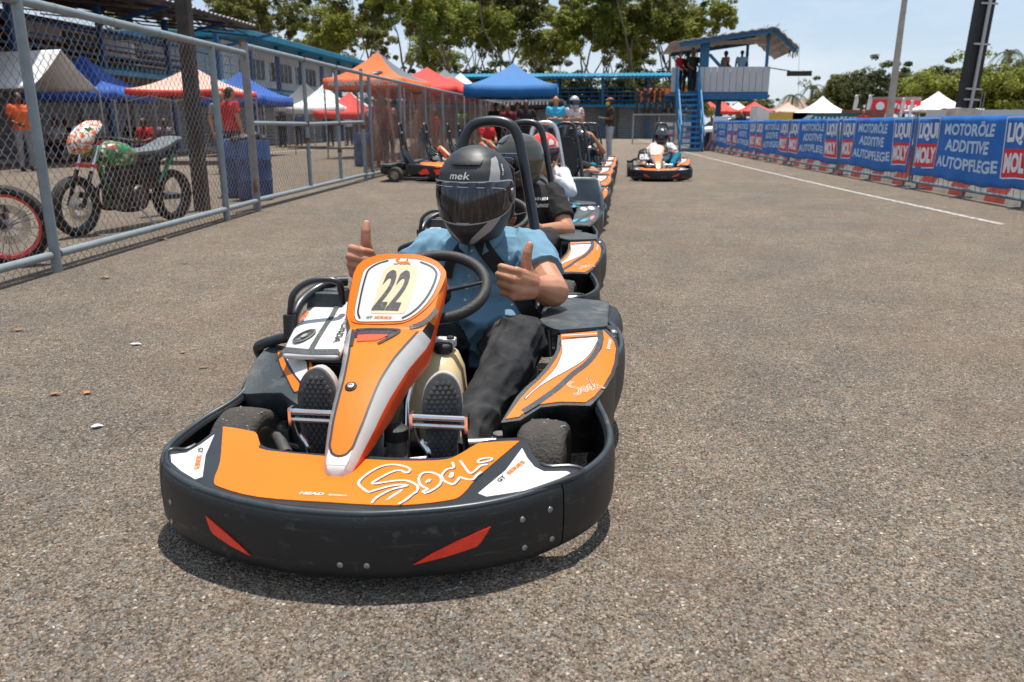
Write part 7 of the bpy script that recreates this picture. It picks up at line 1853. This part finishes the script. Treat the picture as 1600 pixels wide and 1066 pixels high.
# walkers and bystanders
def stander(label, px, Y, over, sk, shirt, pants, hair=H_BLK, rz=0., face=(0, -1, 0), scale=1., vox=.013, z=0., **k):
    p = at(px, 194, Y); kw = dict(shoe=C_SHOEB, seed=int(px)); kw.update(k)
    return person(label, STAND, over, (p.x, Y, z), rz, sk, shirt, pants, hair=hair, face=face, scale=scale, vox=vox, **kw)
phone = dict(el=((-.22, .0, 1.15), (.22, .0, 1.15)), wr=((-.06, -.26, 1.16), (.07, -.25, 1.15)))
M1 = stander('standing man in dark brown T-shirt, pale grey jeans and neon yellow mask', 953, 25.8, phone, SK_DARK, C_BROWN, C_GREYJ, rz=R(-80), scale=1.05, shoe=C_SHOEW, vox=.011)
mb = MB(); mb.ell((0, -.075, 1.585), (.078, .062, .075), None, 16, 10); mb.ell((0, -.01, 1.66), (.083, .09, .05), None, 16, 8) ; meshobj('face_mask', fuse(mb, .010, 3, wrinkle=FOLD(.006, 30, 1)), mat('neon_yellow_cloth', (.48, .62, .03), .8, vary=.5, vscale=30), M1)
mb = MB(); mb.ell((0, -.01, 1.70), (.088, .10, .055), None, 16, 8); mb.box((0, -.12, 1.69), (.12, .08, .015)); meshobj('cap', fuse(mb, .010, 2), mat('red_grey_cap', (.30, .12, .09), .8, vary=.6, vscale=14), M1)
def held(name, p, d, m, par, label=None, cat=None): mb = MB(); mb.box((0, 0, 0), d); o = mb.build(name, m, None, bevel=.004); return o
def topheld(px, Y, z, d, m, label, cat, name='phone'):
    mb = MB(); mb.box((0, 0, 0), d); o = mb.build(name, m, bevel=.004); p = at(px, 194, Y); o.location = (p.x, Y, z); tag(o, label, cat)
M2 = stander('bald man in sky blue T-shirt looking down at a phone behind the queue', 868, 22.5, dict(phone), SK_TAN, C_SKY, C_DARK, hair=None, scale=1.02, g=1.1)
M3 = stander('person in white and blue helmet and red floral white shirt, arms folded', 897, 22.6, dict(el=((-.24, .0, 1.14), (.24, .0, 1.14)), wr=((.08, -.18, 1.18), (-.08, -.20, 1.16))), SK_TAN, C_FLORAL, C_DARK, hair=None, scale=1.0)
helmet(M3, V((0, -.02, 1.63)), R(10), R(0), M_HSILV, detail=False)
stander('man in black T-shirt with hands on hips under the blue tent', 822, 24.5, dict(el=((-.36, .05, 1.16), (.36, .05, 1.16)), wr=((-.20, -.06, 1.0), (.20, -.06, 1.0))), SK_DARK, C_BLACK, C_DARK, scale=1.0)
stander('person in dark red top bending forward with a pale teal bag at the waist', 795, 24.0, dict(chest=(0, -.16, 1.24), neck=(0, -.26, 1.38), head=(0, -.36, 1.48), sh=((-.18, -.22, 1.33), (.18, -.22, 1.33)), el=((-.22, -.26, 1.06), (.22, -.26, 1.06)), wr=((-.12, -.34, .86), (.12, -.34, .86))), SK_DARK, cloth('maroon', (.12, .02, .025)), C_DARK)
stander('dark-clothed person at the back of the blue tent', 775, 27.5, {}, SK_DARK, C_DARK, C_BLACK); stander('person in beige shirt at the right edge of the blue tent group', 808, 27.0, {}, SK_TAN, C_BEIGE, C_DARK)
def sitter(label, px, Y, sk, shirt, pants, rz=0., hair=H_BLK, z=0., **k):
    p = at(px, 194, Y); return person(label, SITG, {}, (p.x, Y, z), rz, sk, shirt, pants, C_SHOEB, hair, vox=.014, seed=int(px), **k)
sitter('man in red top sitting at the netted fence left of the blue tent', 760, 23.0, SK_TAN, C_RED, C_DARK, R(40))
# tower crew
TZ = at(1100, 144, 34.5).z + .03
for lab, px, Y, sh_, sk, hr, rz in (('man in red shirt at the left corner of the tower box', 1057, 35.4, C_RED, SK_TAN, H_BLK, R(50)), ('person in black with a straw hat at the head of the tower stairs', 1078, 34.9, C_BLACK, SK_DARK, H_BLK, R(30)), ('person all in black on the tower landing beside the post', 1069, 35.6, C_BLACK, SK_DARK, H_BLK, R(160)), ('man in beige shirt looking out of the tower box', 1127, 35.6, C_BEIGE, SK_DARK, H_BLK, R(120)), ('man in pale blue shirt leaning on the tower rail with his back turned', 1152, 35.5, C_LB, SK_DARK, H_BLK, R(170))):
    p = at(px, 194, Y); o = person(lab, STAND, dict(wr=((-.22, -.2, 1.0), (.22, -.2, 1.0))), (p.x, Y, TZ + (.02 if px > 1100 else -.02)), rz, sk, sh_, C_BLACK, C_SHOEB, hr, vox=.015, scale=.93, seed=px)
    if 'straw' in lab:
        mb = MB(); mb.lathe([(.0, 1.76), (.07, 1.755), (.085, 1.71), (.16, 1.695), (.165, 1.70), (.09, 1.715)], 20, Matrix.Translation((0, -.02, 0))); mb.build('straw_hat', mat('straw', (.34, .25, .13), .85, vary=.2), o)
# people in the pit lot behind the fence
stander('man in grey clothes and an orange vest by the big marquee at the left', 33, 17.5, dict(wr=((-.15, -.2, 1.05), (.15, -.2, 1.05))), SK_DARK, C_ORV, C_GREY, rz=R(60))
RD = sitter('person in blue jeans sitting on the red-rimmed motorbike at the left edge', -20, 6.6, SK_TAN, C_DARK, C_JEAN, R(55), z=.26); RD.location = (-5.55, 5.45, .40)
for lab, px, Y, sh_, pn in (('seated person in pale shirt in front of the shutters, left of the motorbike fairing', 88, 22.5, C_WHITE, C_DARK), ('seated person in black beside the pale shirted one', 102, 22.8, C_BLACK, C_JEAN), ('seated person in blue behind the motorbike fairing', 128, 22.2, cloth('navy', (.02, .05, .14)), C_BLACK), ('seated person in black in front of the shutters above the motorbike handlebar', 205, 23.0, C_BLACK, C_DARK), ('seated person in red near the foot of the shutters', 226, 22.4, C_RED, C_DARK), ('seated person in grey in front of the shutters left of the dark post', 258, 23.2, C_GREY, C_DARK)):
    sitter(lab, px, Y, SK_DARK, sh_, pn, R(20 * math.sin(px)))
stander('man in red T-shirt and blue cap standing behind the drums', 362, 15.5, {}, SK_TAN, C_RED, C_DARK, rz=R(150)); stander('man in grey shirt left of the red-shirted man behind the drums', 346, 17.0, {}, SK_TAN, C_GREY, C_JEAN, rz=R(60))
stander('person in pink shirt seen through the brown netting', 658, 25.5, {}, SK_TAN, cloth('pink_cotton', (.60, .22, .17)), C_JEAN, rz=R(70)); stander('person in red seen through the brown netting near the floor', 680, 24.0, {}, SK_DARK, C_RED, C_DARK, rz=R(-60), scale=.85)
for lab, px, Y, c in (('man in plaid red shirt under the orange tent behind the netting', 606, 22.5, cloth('plaid_red', (.36, .10, .09), dirt=(.5, .4, .36), dscale=16, dth=(.5, .6))), ('person in white under the orange tent by the gate post', 588, 23.5, C_WHITE), ('person in maroon at the gate post behind the netting', 596, 20.0, cloth('maroon2', (.20, .015, .04)))): stander(lab, px, Y, {}, SK_DARK, c, C_DARK, rz=R(40))
for lab, px, Y, c in (('person in green vest far behind the netting', 722, 36, cloth('lime_vest', (.25, .60, .12))), ('second person in green vest far behind the netting', 741, 38, cloth('lime_vest2', (.28, .58, .14)))): stander(lab, px, Y, {}, SK_DARK, c, C_DARK, vox=.016)
for lab, px, Y, c in (('dark figure standing among the stalls seen through the gate', 440, 38, C_DARK), ('person in blue among the stalls seen through the gate', 466, 40, C_JEAN), ('person in black among the stalls right of the gate upright', 515, 38, C_BLACK), ('person in white among the stalls left of the orange tent', 545, 40, C_WHITE)): stander(lab, px, Y, {}, SK_DARK, c, C_DARK, vox=.016)
for lab, px, Y, c in (('person in dark shirt beside the white car beyond the barriers', 1157, 46, C_DARK), ('person in white shirt under the far red canopy', 1172, 50, C_WHITE), ('person in a red cap at the stall behind the banners', 1347, 42, C_RED)): stander(lab, px, Y, {}, SK_TAN, c, C_DARK, vox=.016)
# karts stood on end on a raised rack by the tower
rk = at(1030, 180, 46); r_ = thing('storage_rack', 'steel rack holding karts stood on end, left of the tower stairs', 'rack', (rk.x, 46, 0)); mb = MB(); mb.box((0, 0, 1.56), (2.9, .8, .06)); mb.build('shelf', M_STEEL, r_)
for sx in (-1, 0, 1): mb = MB(); mb.bar((sx * 1.4, 0, 0), (sx * 1.4, 0, 1.55), .07); mb.build('leg', M_STEEL, r_)
def upright():
    mb = MB(); mb.tube([(-.12, 0, .0), (-.12, 0, 1.25)], .03, 8, mi=1); mb.tube([(.12, 0, .0), (.12, 0, 1.25)], .03, 8, mi=1)
    mb.loft([[V((x, y - .16 - .1 * math.sin(z * 2), z)) for x, y in ((-w, 0), (w, 0), (w * .8, .06), (-w * .8, .06))] for z, w in ((.62, .06), (.85, .09), (1.0, .14), (1.2, .12))], mi=0)
    for sx in (-1, 1):
        for z in (.18, .98): mb.lathe([(0, -.05), (.12, -.05), (.13, 0), (.12, .05), (0, .05)], 14, Matrix.Translation((sx * .20, .05, z)) @ Matrix.Rotation(R(90), 4, 'Y'), mi=1)
    mb.box((0, -.05, .42), (.3, .14, .34), mi=1); mb.box((0, .02, 1.27), (.42, .1, .1), mi=0)
    return mb.build('upright_kart', [M_ORANGE, M_PLAST])
u0 = upright()
for i, dx in enumerate((-1.25, -.86, -.55, -.22, .16, .52, .88, 1.22)):
    o = u0 if i == 0 else dup(u0); o.location = (rk.x + dx, 46, 1.60); o.rotation_euler = (R(4 * math.sin(i)), R(9 * math.cos(i * 1.7)), R(78 if i < 5 else 25 * math.sin(i * 2.3))); tag(o, 'orange and black kart stood on end on the rack left of the tower', 'go-kart', 'karts stood on end on the rack')
# ================================================================ TREES
def leafmat(name, cols):
    m = bpy.data.materials.new(name); m.use_nodes = True; n, l = m.node_tree.nodes, m.node_tree.links; b = n['Principled BSDF']
    g = n.new('ShaderNodeNewGeometry'); c = n.new('ShaderNodeValToRGB'); e = c.color_ramp.elements
    while len(e) < len(cols): e.new(.5)
    for k, (p, q) in enumerate(cols): e[k].position = p; e[k].color = (*q, 1)
    l.new(g.outputs['Random Per Island'], c.inputs[0]); b.inputs['Roughness'].default_value = .55; b.inputs['Specular IOR Level'].default_value = .35; l.new(c.outputs[0], b.inputs['Base Color'])
    tr_ = n.new('ShaderNodeBsdfTranslucent'); l.new(c.outputs[0], tr_.inputs[0]); mx_ = n.new('ShaderNodeMixShader'); mx_.inputs[0].default_value = .5; l.new(b.outputs[0], mx_.inputs[1]); l.new(tr_.outputs[0], mx_.inputs[2]); l.new(mx_.outputs[0], n['Material Output'].inputs[0])
    return m
L_OLIVE = leafmat('olive_leaves', [(0, (.075, .082, .018)), (.45, (.15, .16, .036)), (.8, (.24, .235, .06)), (1, (.33, .30, .10))])
L_LIME = leafmat('lime_leaves', [(0, (.095, .112, .018)), (.45, (.20, .225, .032)), (.8, (.30, .32, .048)), (1, (.38, .39, .085))])
L_DARK = leafmat('dark_leaves', [(0, (.035, .045, .015)), (.5, (.075, .09, .026)), (.85, (.12, .135, .04)), (1, (.18, .18, .065))])
M_BARK = mat('pale_bark', (.17, .13, .095), .9, vary=.3, vscale=5, bump=.6, bscale=30)
def limb(mb, p, d, L, r, q, depth, tips, bend=.25):
    pts = [V(p)]; rs = [r]; d = V(d).normalized(); n = 5
    for i in range(n):
        d = (d + V((q.uniform(-bend, bend), q.uniform(-bend, bend), q.uniform(-.05, .18)))).normalized(); pts.append(pts[-1] + d * L / n); rs.append(r * (1 - .55 * (i + 1) / n))
    mb.tube(pts, rs, 7 if depth else 9)
    if depth == 0: tips.append(pts[-1]); tips.append(pts[-3]); return
    if depth == 1: tips.append(pts[-2])
    k = q.choice((2, 3, 3))
    for i in range(k):
        a = q.uniform(0, 6.28); sp = q.uniform(.45, .95); x = d.orthogonal().normalized(); y = d.cross(x)
        nd = (d + (x * math.cos(a) + y * math.sin(a)) * sp + V((0, 0, .15))).normalized(); limb(mb, pts[-1] if i < 2 else pts[-2], nd, L * q.uniform(.55, .8), rs[-1] * .85, q, depth - 1, tips, bend)
def tree(seed, H, trunk_h, spread, lm, nl, ls, label, group, depth=3, r0=.22, lean=0, clump=.9, flat=.8, name='tree'):
    q = random.Random(seed); t = thing(name, label, 'tree', (0, 0, 0), 0, group); mb = MB(); tips = []
    for s in range(1 if q.random() < .6 else 2):
        limb(mb, (q.uniform(-.3, .3) * s, q.uniform(-.3, .3) * s, -.1), (q.uniform(-.12, .12) + lean, q.uniform(-.1, .1), 1), trunk_h, r0, q, depth, tips, .16)
    zmax = max(p.z for p in tips); k = H / (zmax + .8); rmax = max(math.hypot(p.x, p.y) for p in tips) or 1; kx = spread / rmax
    mb.v = [V((p.x * (1 + (kx - 1) * min(1, p.z / max(.1, trunk_h))), p.y * (1 + (kx - 1) * min(1, p.z / max(.1, trunk_h))), p.z * k)) for p in mb.v]
    tips = [V((p.x * kx, p.y * kx, p.z * k)) for p in tips]
    mb.build('trunk', M_BARK, t)
    cl = []
    for p in tips:
        for _ in range(3): cl.append((p + V((q.gauss(0, .8), q.gauss(0, .8), q.gauss(-.15, .8))) * clump, q.uniform(.30, .80) * clump))
    vs = []; fs = []
    for i in range(nl):
        c, r = cl[q.randrange(len(cl))]
        while True:
            o = V((q.uniform(-1, 1), q.uniform(-1, 1), q.uniform(-1, 1)))
            if .2 < o.length < 1: break
        p = c + V((o.x * r, o.y * r, o.z * r * flat)); s = ls * q.uniform(.6, 1.3)
        nn = (o * .6 + V((q.uniform(-1, 1), q.uniform(-1, 1), q.uniform(.0, 1.4)))).normalized(); x = nn.orthogonal().normalized(); a = q.uniform(0, 6.28); y = nn.cross(x); u = x * math.cos(a) + y * math.sin(a); w = nn.cross(u); b = len(vs)
        vs += [p - u * s, p + w * s * .42 + nn * s * .1, p + u * s, p - w * s * .42 + nn * s * .1]; fs.append((b, b + 1, b + 2, b + 3))
    mb = MB(); mb.add(vs, fs); mb.build('crown', lm, t, weld=False, smooth=False)
    return t
TG = 'tall trees in a row behind the stands'
protos = [tree(11, 15.5, 4.6, 4.8, L_OLIVE, 12000, .17, 'tall olive-leaved tree with an airy crown', TG, r0=.26), tree(23, 14.5, 4.2, 4.4, L_LIME, 12000, .17, 'tall lime-leaved tree', TG, r0=.22), tree(37, 16.5, 5.2, 4.8, L_OLIVE, 9500, .17, 'tall bare-limbed tree', TG, r0=.24, clump=.8), tree(41, 13.5, 3.8, 4.2, L_LIME, 13000, .17, 'bushy bright tree', TG, r0=.22), tree(58, 15, 4.4, 4.6, L_OLIVE, 11500, .17, 'dark-crowned tree', TG, r0=.24)]
# (pixel x, distance, prototype, scale, label)
rowt = [(250, 70, 0, 1.0, 'olive tree partly hidden by the left stand roof'), (335, 66, 4, .82, 'dark tree left of the gap of sky above the white block'), (405, 78, 2, .95, 'high thin-limbed tree above the blue roof edge of the white block'), (470, 74, 0, 1.02, 'olive tree with a forked trunk above the white block'), (530, 80, 1, .98, 'lime tree between the white block and the orange tent'),
        (590, 74, 4, 1.0, 'dark tree right behind the peak of the orange tent'), (645, 70, 3, 1.0, 'bright bushy tree with a thick trunk behind the red tent'), (700, 80, 2, .92, 'slender tree with bare pale branches over the white tent peak'), (745, 76, 1, .95, 'lime tree above the charcoal tent peak'), (795, 72, 0, .96, 'olive tree standing straight over the blue tent'),
        (848, 78, 4, .98, 'dark tree just right of the blue tent peak'), (893, 72, 3, .97, 'bright low-branching tree over the turquoise roof'), (945, 76, 1, .97, 'lime tree above the standing man'), (992, 72, 0, .94, 'olive tree left of the tower'), (1040, 78, 2, .90, 'thin-limbed tree directly behind the tower'), (1082, 74, 3, .90, 'bright tree at the right end of the row above the tower roof')]
used = set()
def plant(px, Y, k, s, lab, ps, rz):
    p = at(px, 194, Y); o = ps[k]
    if id(o) in used: o = dup(o)
    else: used.add(id(o))
    retag(o, (p.x, Y, 0), rz, lab, None, s); return o
for i, (px, Y, k, s, lab) in enumerate(rowt): plant(px, Y, k, s, lab, protos, i * 1.7)
fill = [(300, 92, 1), (380, 95, 4), (440, 98, 0), (500, 92, 3), (560, 96, 4), (615, 94, 0), (670, 98, 1), (722, 92, 4), (770, 95, 2), (822, 97, 0), (870, 92, 1), (920, 96, 4), (968, 94, 3), (1015, 97, 0), (1062, 93, 4)]
for i, (px, Y, k) in enumerate(fill):
    o = plant(px, Y, k, .86 + .05 * (i % 3), 'tree in the second row showing through gaps of the front row', protos, i * 2.3 + 1)
TR = 'broad low trees beyond the marquees'
rp = [tree(71, 9.0, 2.4, 6.0, L_DARK, 9000, .26, 'a', TR, r0=.3, clump=1.7, flat=.6, depth=3), tree(83, 7.5, 2.0, 5.5, L_OLIVE, 9000, .26, 'b', TR, r0=.3, clump=1.7, flat=.6), tree(97, 6.0, 1.6, 4.5, L_LIME, 8000, .24, 'c', TR, r0=.25, clump=1.5, flat=.7)]
rt = [(1268, 120, 1, .78, 'low olive tree at the left end of the far right trees'), (1302, 116, 0, .80, 'dark spreading tree behind the left marquee'), (1338, 112, 1, 1.0, 'olive spreading tree behind the feather flags'), (1375, 108, 0, .98, 'dark spreading tree just left of the pale pole'), (1412, 112, 1, 1.08, 'olive tree crown right of the pale pole'), (1448, 106, 0, .92, 'dark spreading tree above the right marquee'), (1490, 110, 1, 1.02, 'olive tree left of the black truss'), (1485, 92, 2, 1.16, 'bright yellow-green tree left of the truss ballast'), (1548, 90, 2, 1.18, 'bright yellow-green tree right of the black truss'), (1535, 104, 0, .98, 'dark tree behind the bright one right of the truss'), (1590, 98, 1, 1.0, 'olive tree at the right edge of the picture'), (1600, 86, 2, 1.05, 'bright yellow-green bush tree at the right edge'), (1640, 96, 0, .98, 'dark tree just outside the right edge'), (1190, 130, 0, .62, 'distant dark tree between the tower and the brown roof'), (1148, 126, 1, .62, 'distant olive tree behind the small red canopies'), (1100, 124, 0, .6, 'distant dark tree under the tower floor')]
for i, (px, Y, k, s, lab) in enumerate(rt): plant(px, Y, k, s * .84, lab, rp, i * 1.3)
for i, px in enumerate((690, 735, 775, 818, 862, 905, 950, 990, 1030, 1066)): plant(px, 71 + (i % 3), i % 2, .52 + .05 * (i % 3), 'low bushy tree behind the railings of the far stand', rp, i * 1.9 + .5)
def palm(px, Y, H, label):
    p = at(px, 194, Y); t = thing('palm_tree', label, 'palm tree', (p.x, Y, 0)); mb = MB(); mb.tube([(0, 0, 0), (.1, 0, H * .5), (.3, 0, H)], [.2, .15, .12], 8); mb.build('trunk', M_BARK, t); q = random.Random(int(px)); mb = MB()
    for k in range(16):
        a = k * .42 + q.uniform(-.2, .2); up = q.uniform(-.2, .9); L = q.uniform(1.6, 2.2); pts = [V((.3, 0, H)) + V((math.cos(a), math.sin(a), 0)) * L * f + V((0, 0, L * (up * f - 1.1 * f * f))) for f in [i / 7 for i in range(8)]]
        for i in range(7):
            d = pts[i + 1] - pts[i]; s = V((-math.sin(a), math.cos(a), 0))
            for e in (-1, 1):
                for h in (0, .5): m = pts[i].lerp(pts[i + 1], h); mb.add([m, m + d * .4, m + s * e * .45 * (1 - i / 9) + d * .8 - V((0, 0, .16))], [(0, 1, 2)])
    mb.build('crown', L_DARK, t, weld=False, smooth=False)
palm(1232, 110, 4.6, 'short palm beside the brown-roofed house'); palm(1262, 116, 6.0, 'palm with drooping fronds at the left end of the far trees'); palm(1556, 92, 8.2, 'palm crown poking above the trees right of the truss')
# ================================================================ LOOSE GRIT on the asphalt near the camera
m = bpy.data.materials.new('grit_stones'); m.use_nodes = True; n, l = m.node_tree.nodes, m.node_tree.links; g = n.new('ShaderNodeNewGeometry'); c = n.new('ShaderNodeValToRGB'); e = c.color_ramp.elements
cols = [(0, (.035, .03, .026)), (.22, (.13, .105, .084)), (.5, (.225, .185, .15)), (.72, (.29, .25, .205)), (.88, (.22, .225, .21)), (.965, (.36, .32, .28)), (1, (.55, .51, .46))]
while len(e) < len(cols): e.new(.5)
for k, (p, q) in enumerate(cols): e[k].position = p; e[k].color = (*q, 1)
l.new(g.outputs['Random Per Island'], c.inputs[0]); l.new(c.outputs[0], n['Principled BSDF'].inputs['Base Color']); n['Principled BSDF'].inputs['Roughness'].default_value = .85
q = random.Random(99); vs = []; fs = []
N = 52000
for i in range(N):
    y = .95 + 8.5 * q.random() ** 1.9; x = -.1 * y + (q.random() * 2 - 1) * (.75 * y + .5); s = .0016 + .0038 * q.random() ** 2.6 + (.003 if q.random() < .01 else 0)
    if y > 4: s *= 1.25
    a = q.uniform(0, 6.283); ca, sa = math.cos(a), math.sin(a); ex, ey, ez = s * q.uniform(.7, 1.5), s * q.uniform(.6, 1.1), s * q.uniform(.35, .8); b = len(vs)
    for dx, dy, dz in ((1, .1, 0), (.2, 1, .1), (-1, -.1, 0), (-.2, -1, -.1), (.15, .1, 1)): vs.append((x + (dx * ca * ex - dy * sa * ey), y + (dx * sa * ex + dy * ca * ey), ez * .05 + dz * ez))
    fs += [(b, b + 1, b + 4), (b + 1, b + 2, b + 4), (b + 2, b + 3, b + 4), (b + 3, b, b + 4)]
me = bpy.data.meshes.new('loose_grit'); me.from_pydata(vs, [], fs); o = meshobj('loose_grit', me, m); tag(o, 'loose stone grit scattered over the asphalt', 'grit', kind='stuff')
for px, py, L, w, rz, mm, lab, cat in [(28, 518, .075, .022, .3, M_LEAF, 'long tan dry leaf near the left edge, farthest from the kart', 'leaf'), (86, 618, .048, .024, .3, M_LEAF, 'small curled tan leaf left of the orange one', 'leaf'), (137, 616, .034, .026, 1.2, M_LEAF_O, 'small bright orange leaf on the asphalt left of the kart', 'leaf'), (318, 576, .05, .014, .5, M_LEAF, 'dark curled leaf left of the engine guard', 'leaf'), (286, 552, .036, .018, 2., M_LEAF, 'small dark brown leaf above the curled one', 'leaf'), (165, 436, .07, .04, .3, M_LEAF, 'curled brown leaf in the open near the fence post', 'leaf'), (255, 376, .12, .04, .2, M_LEAF, 'pale brown leaf lying close to the fence foot', 'leaf'), (288, 413, .08, .02, .2, M_LEAF, 'thin pale leaf between the fence and the kart', 'leaf'), (212, 540, .058, .022, .2, M_PAPER, 'white plastic scrap on the asphalt, the farther of two', 'scrap'), (152, 669, .042, .026, .6, M_PAPER, 'white plastic scrap on the asphalt, the nearer of two', 'scrap')]:
    p = at(px, py); leaf(p.x, p.y, L, w, rz, mm, lab, cat, .12)
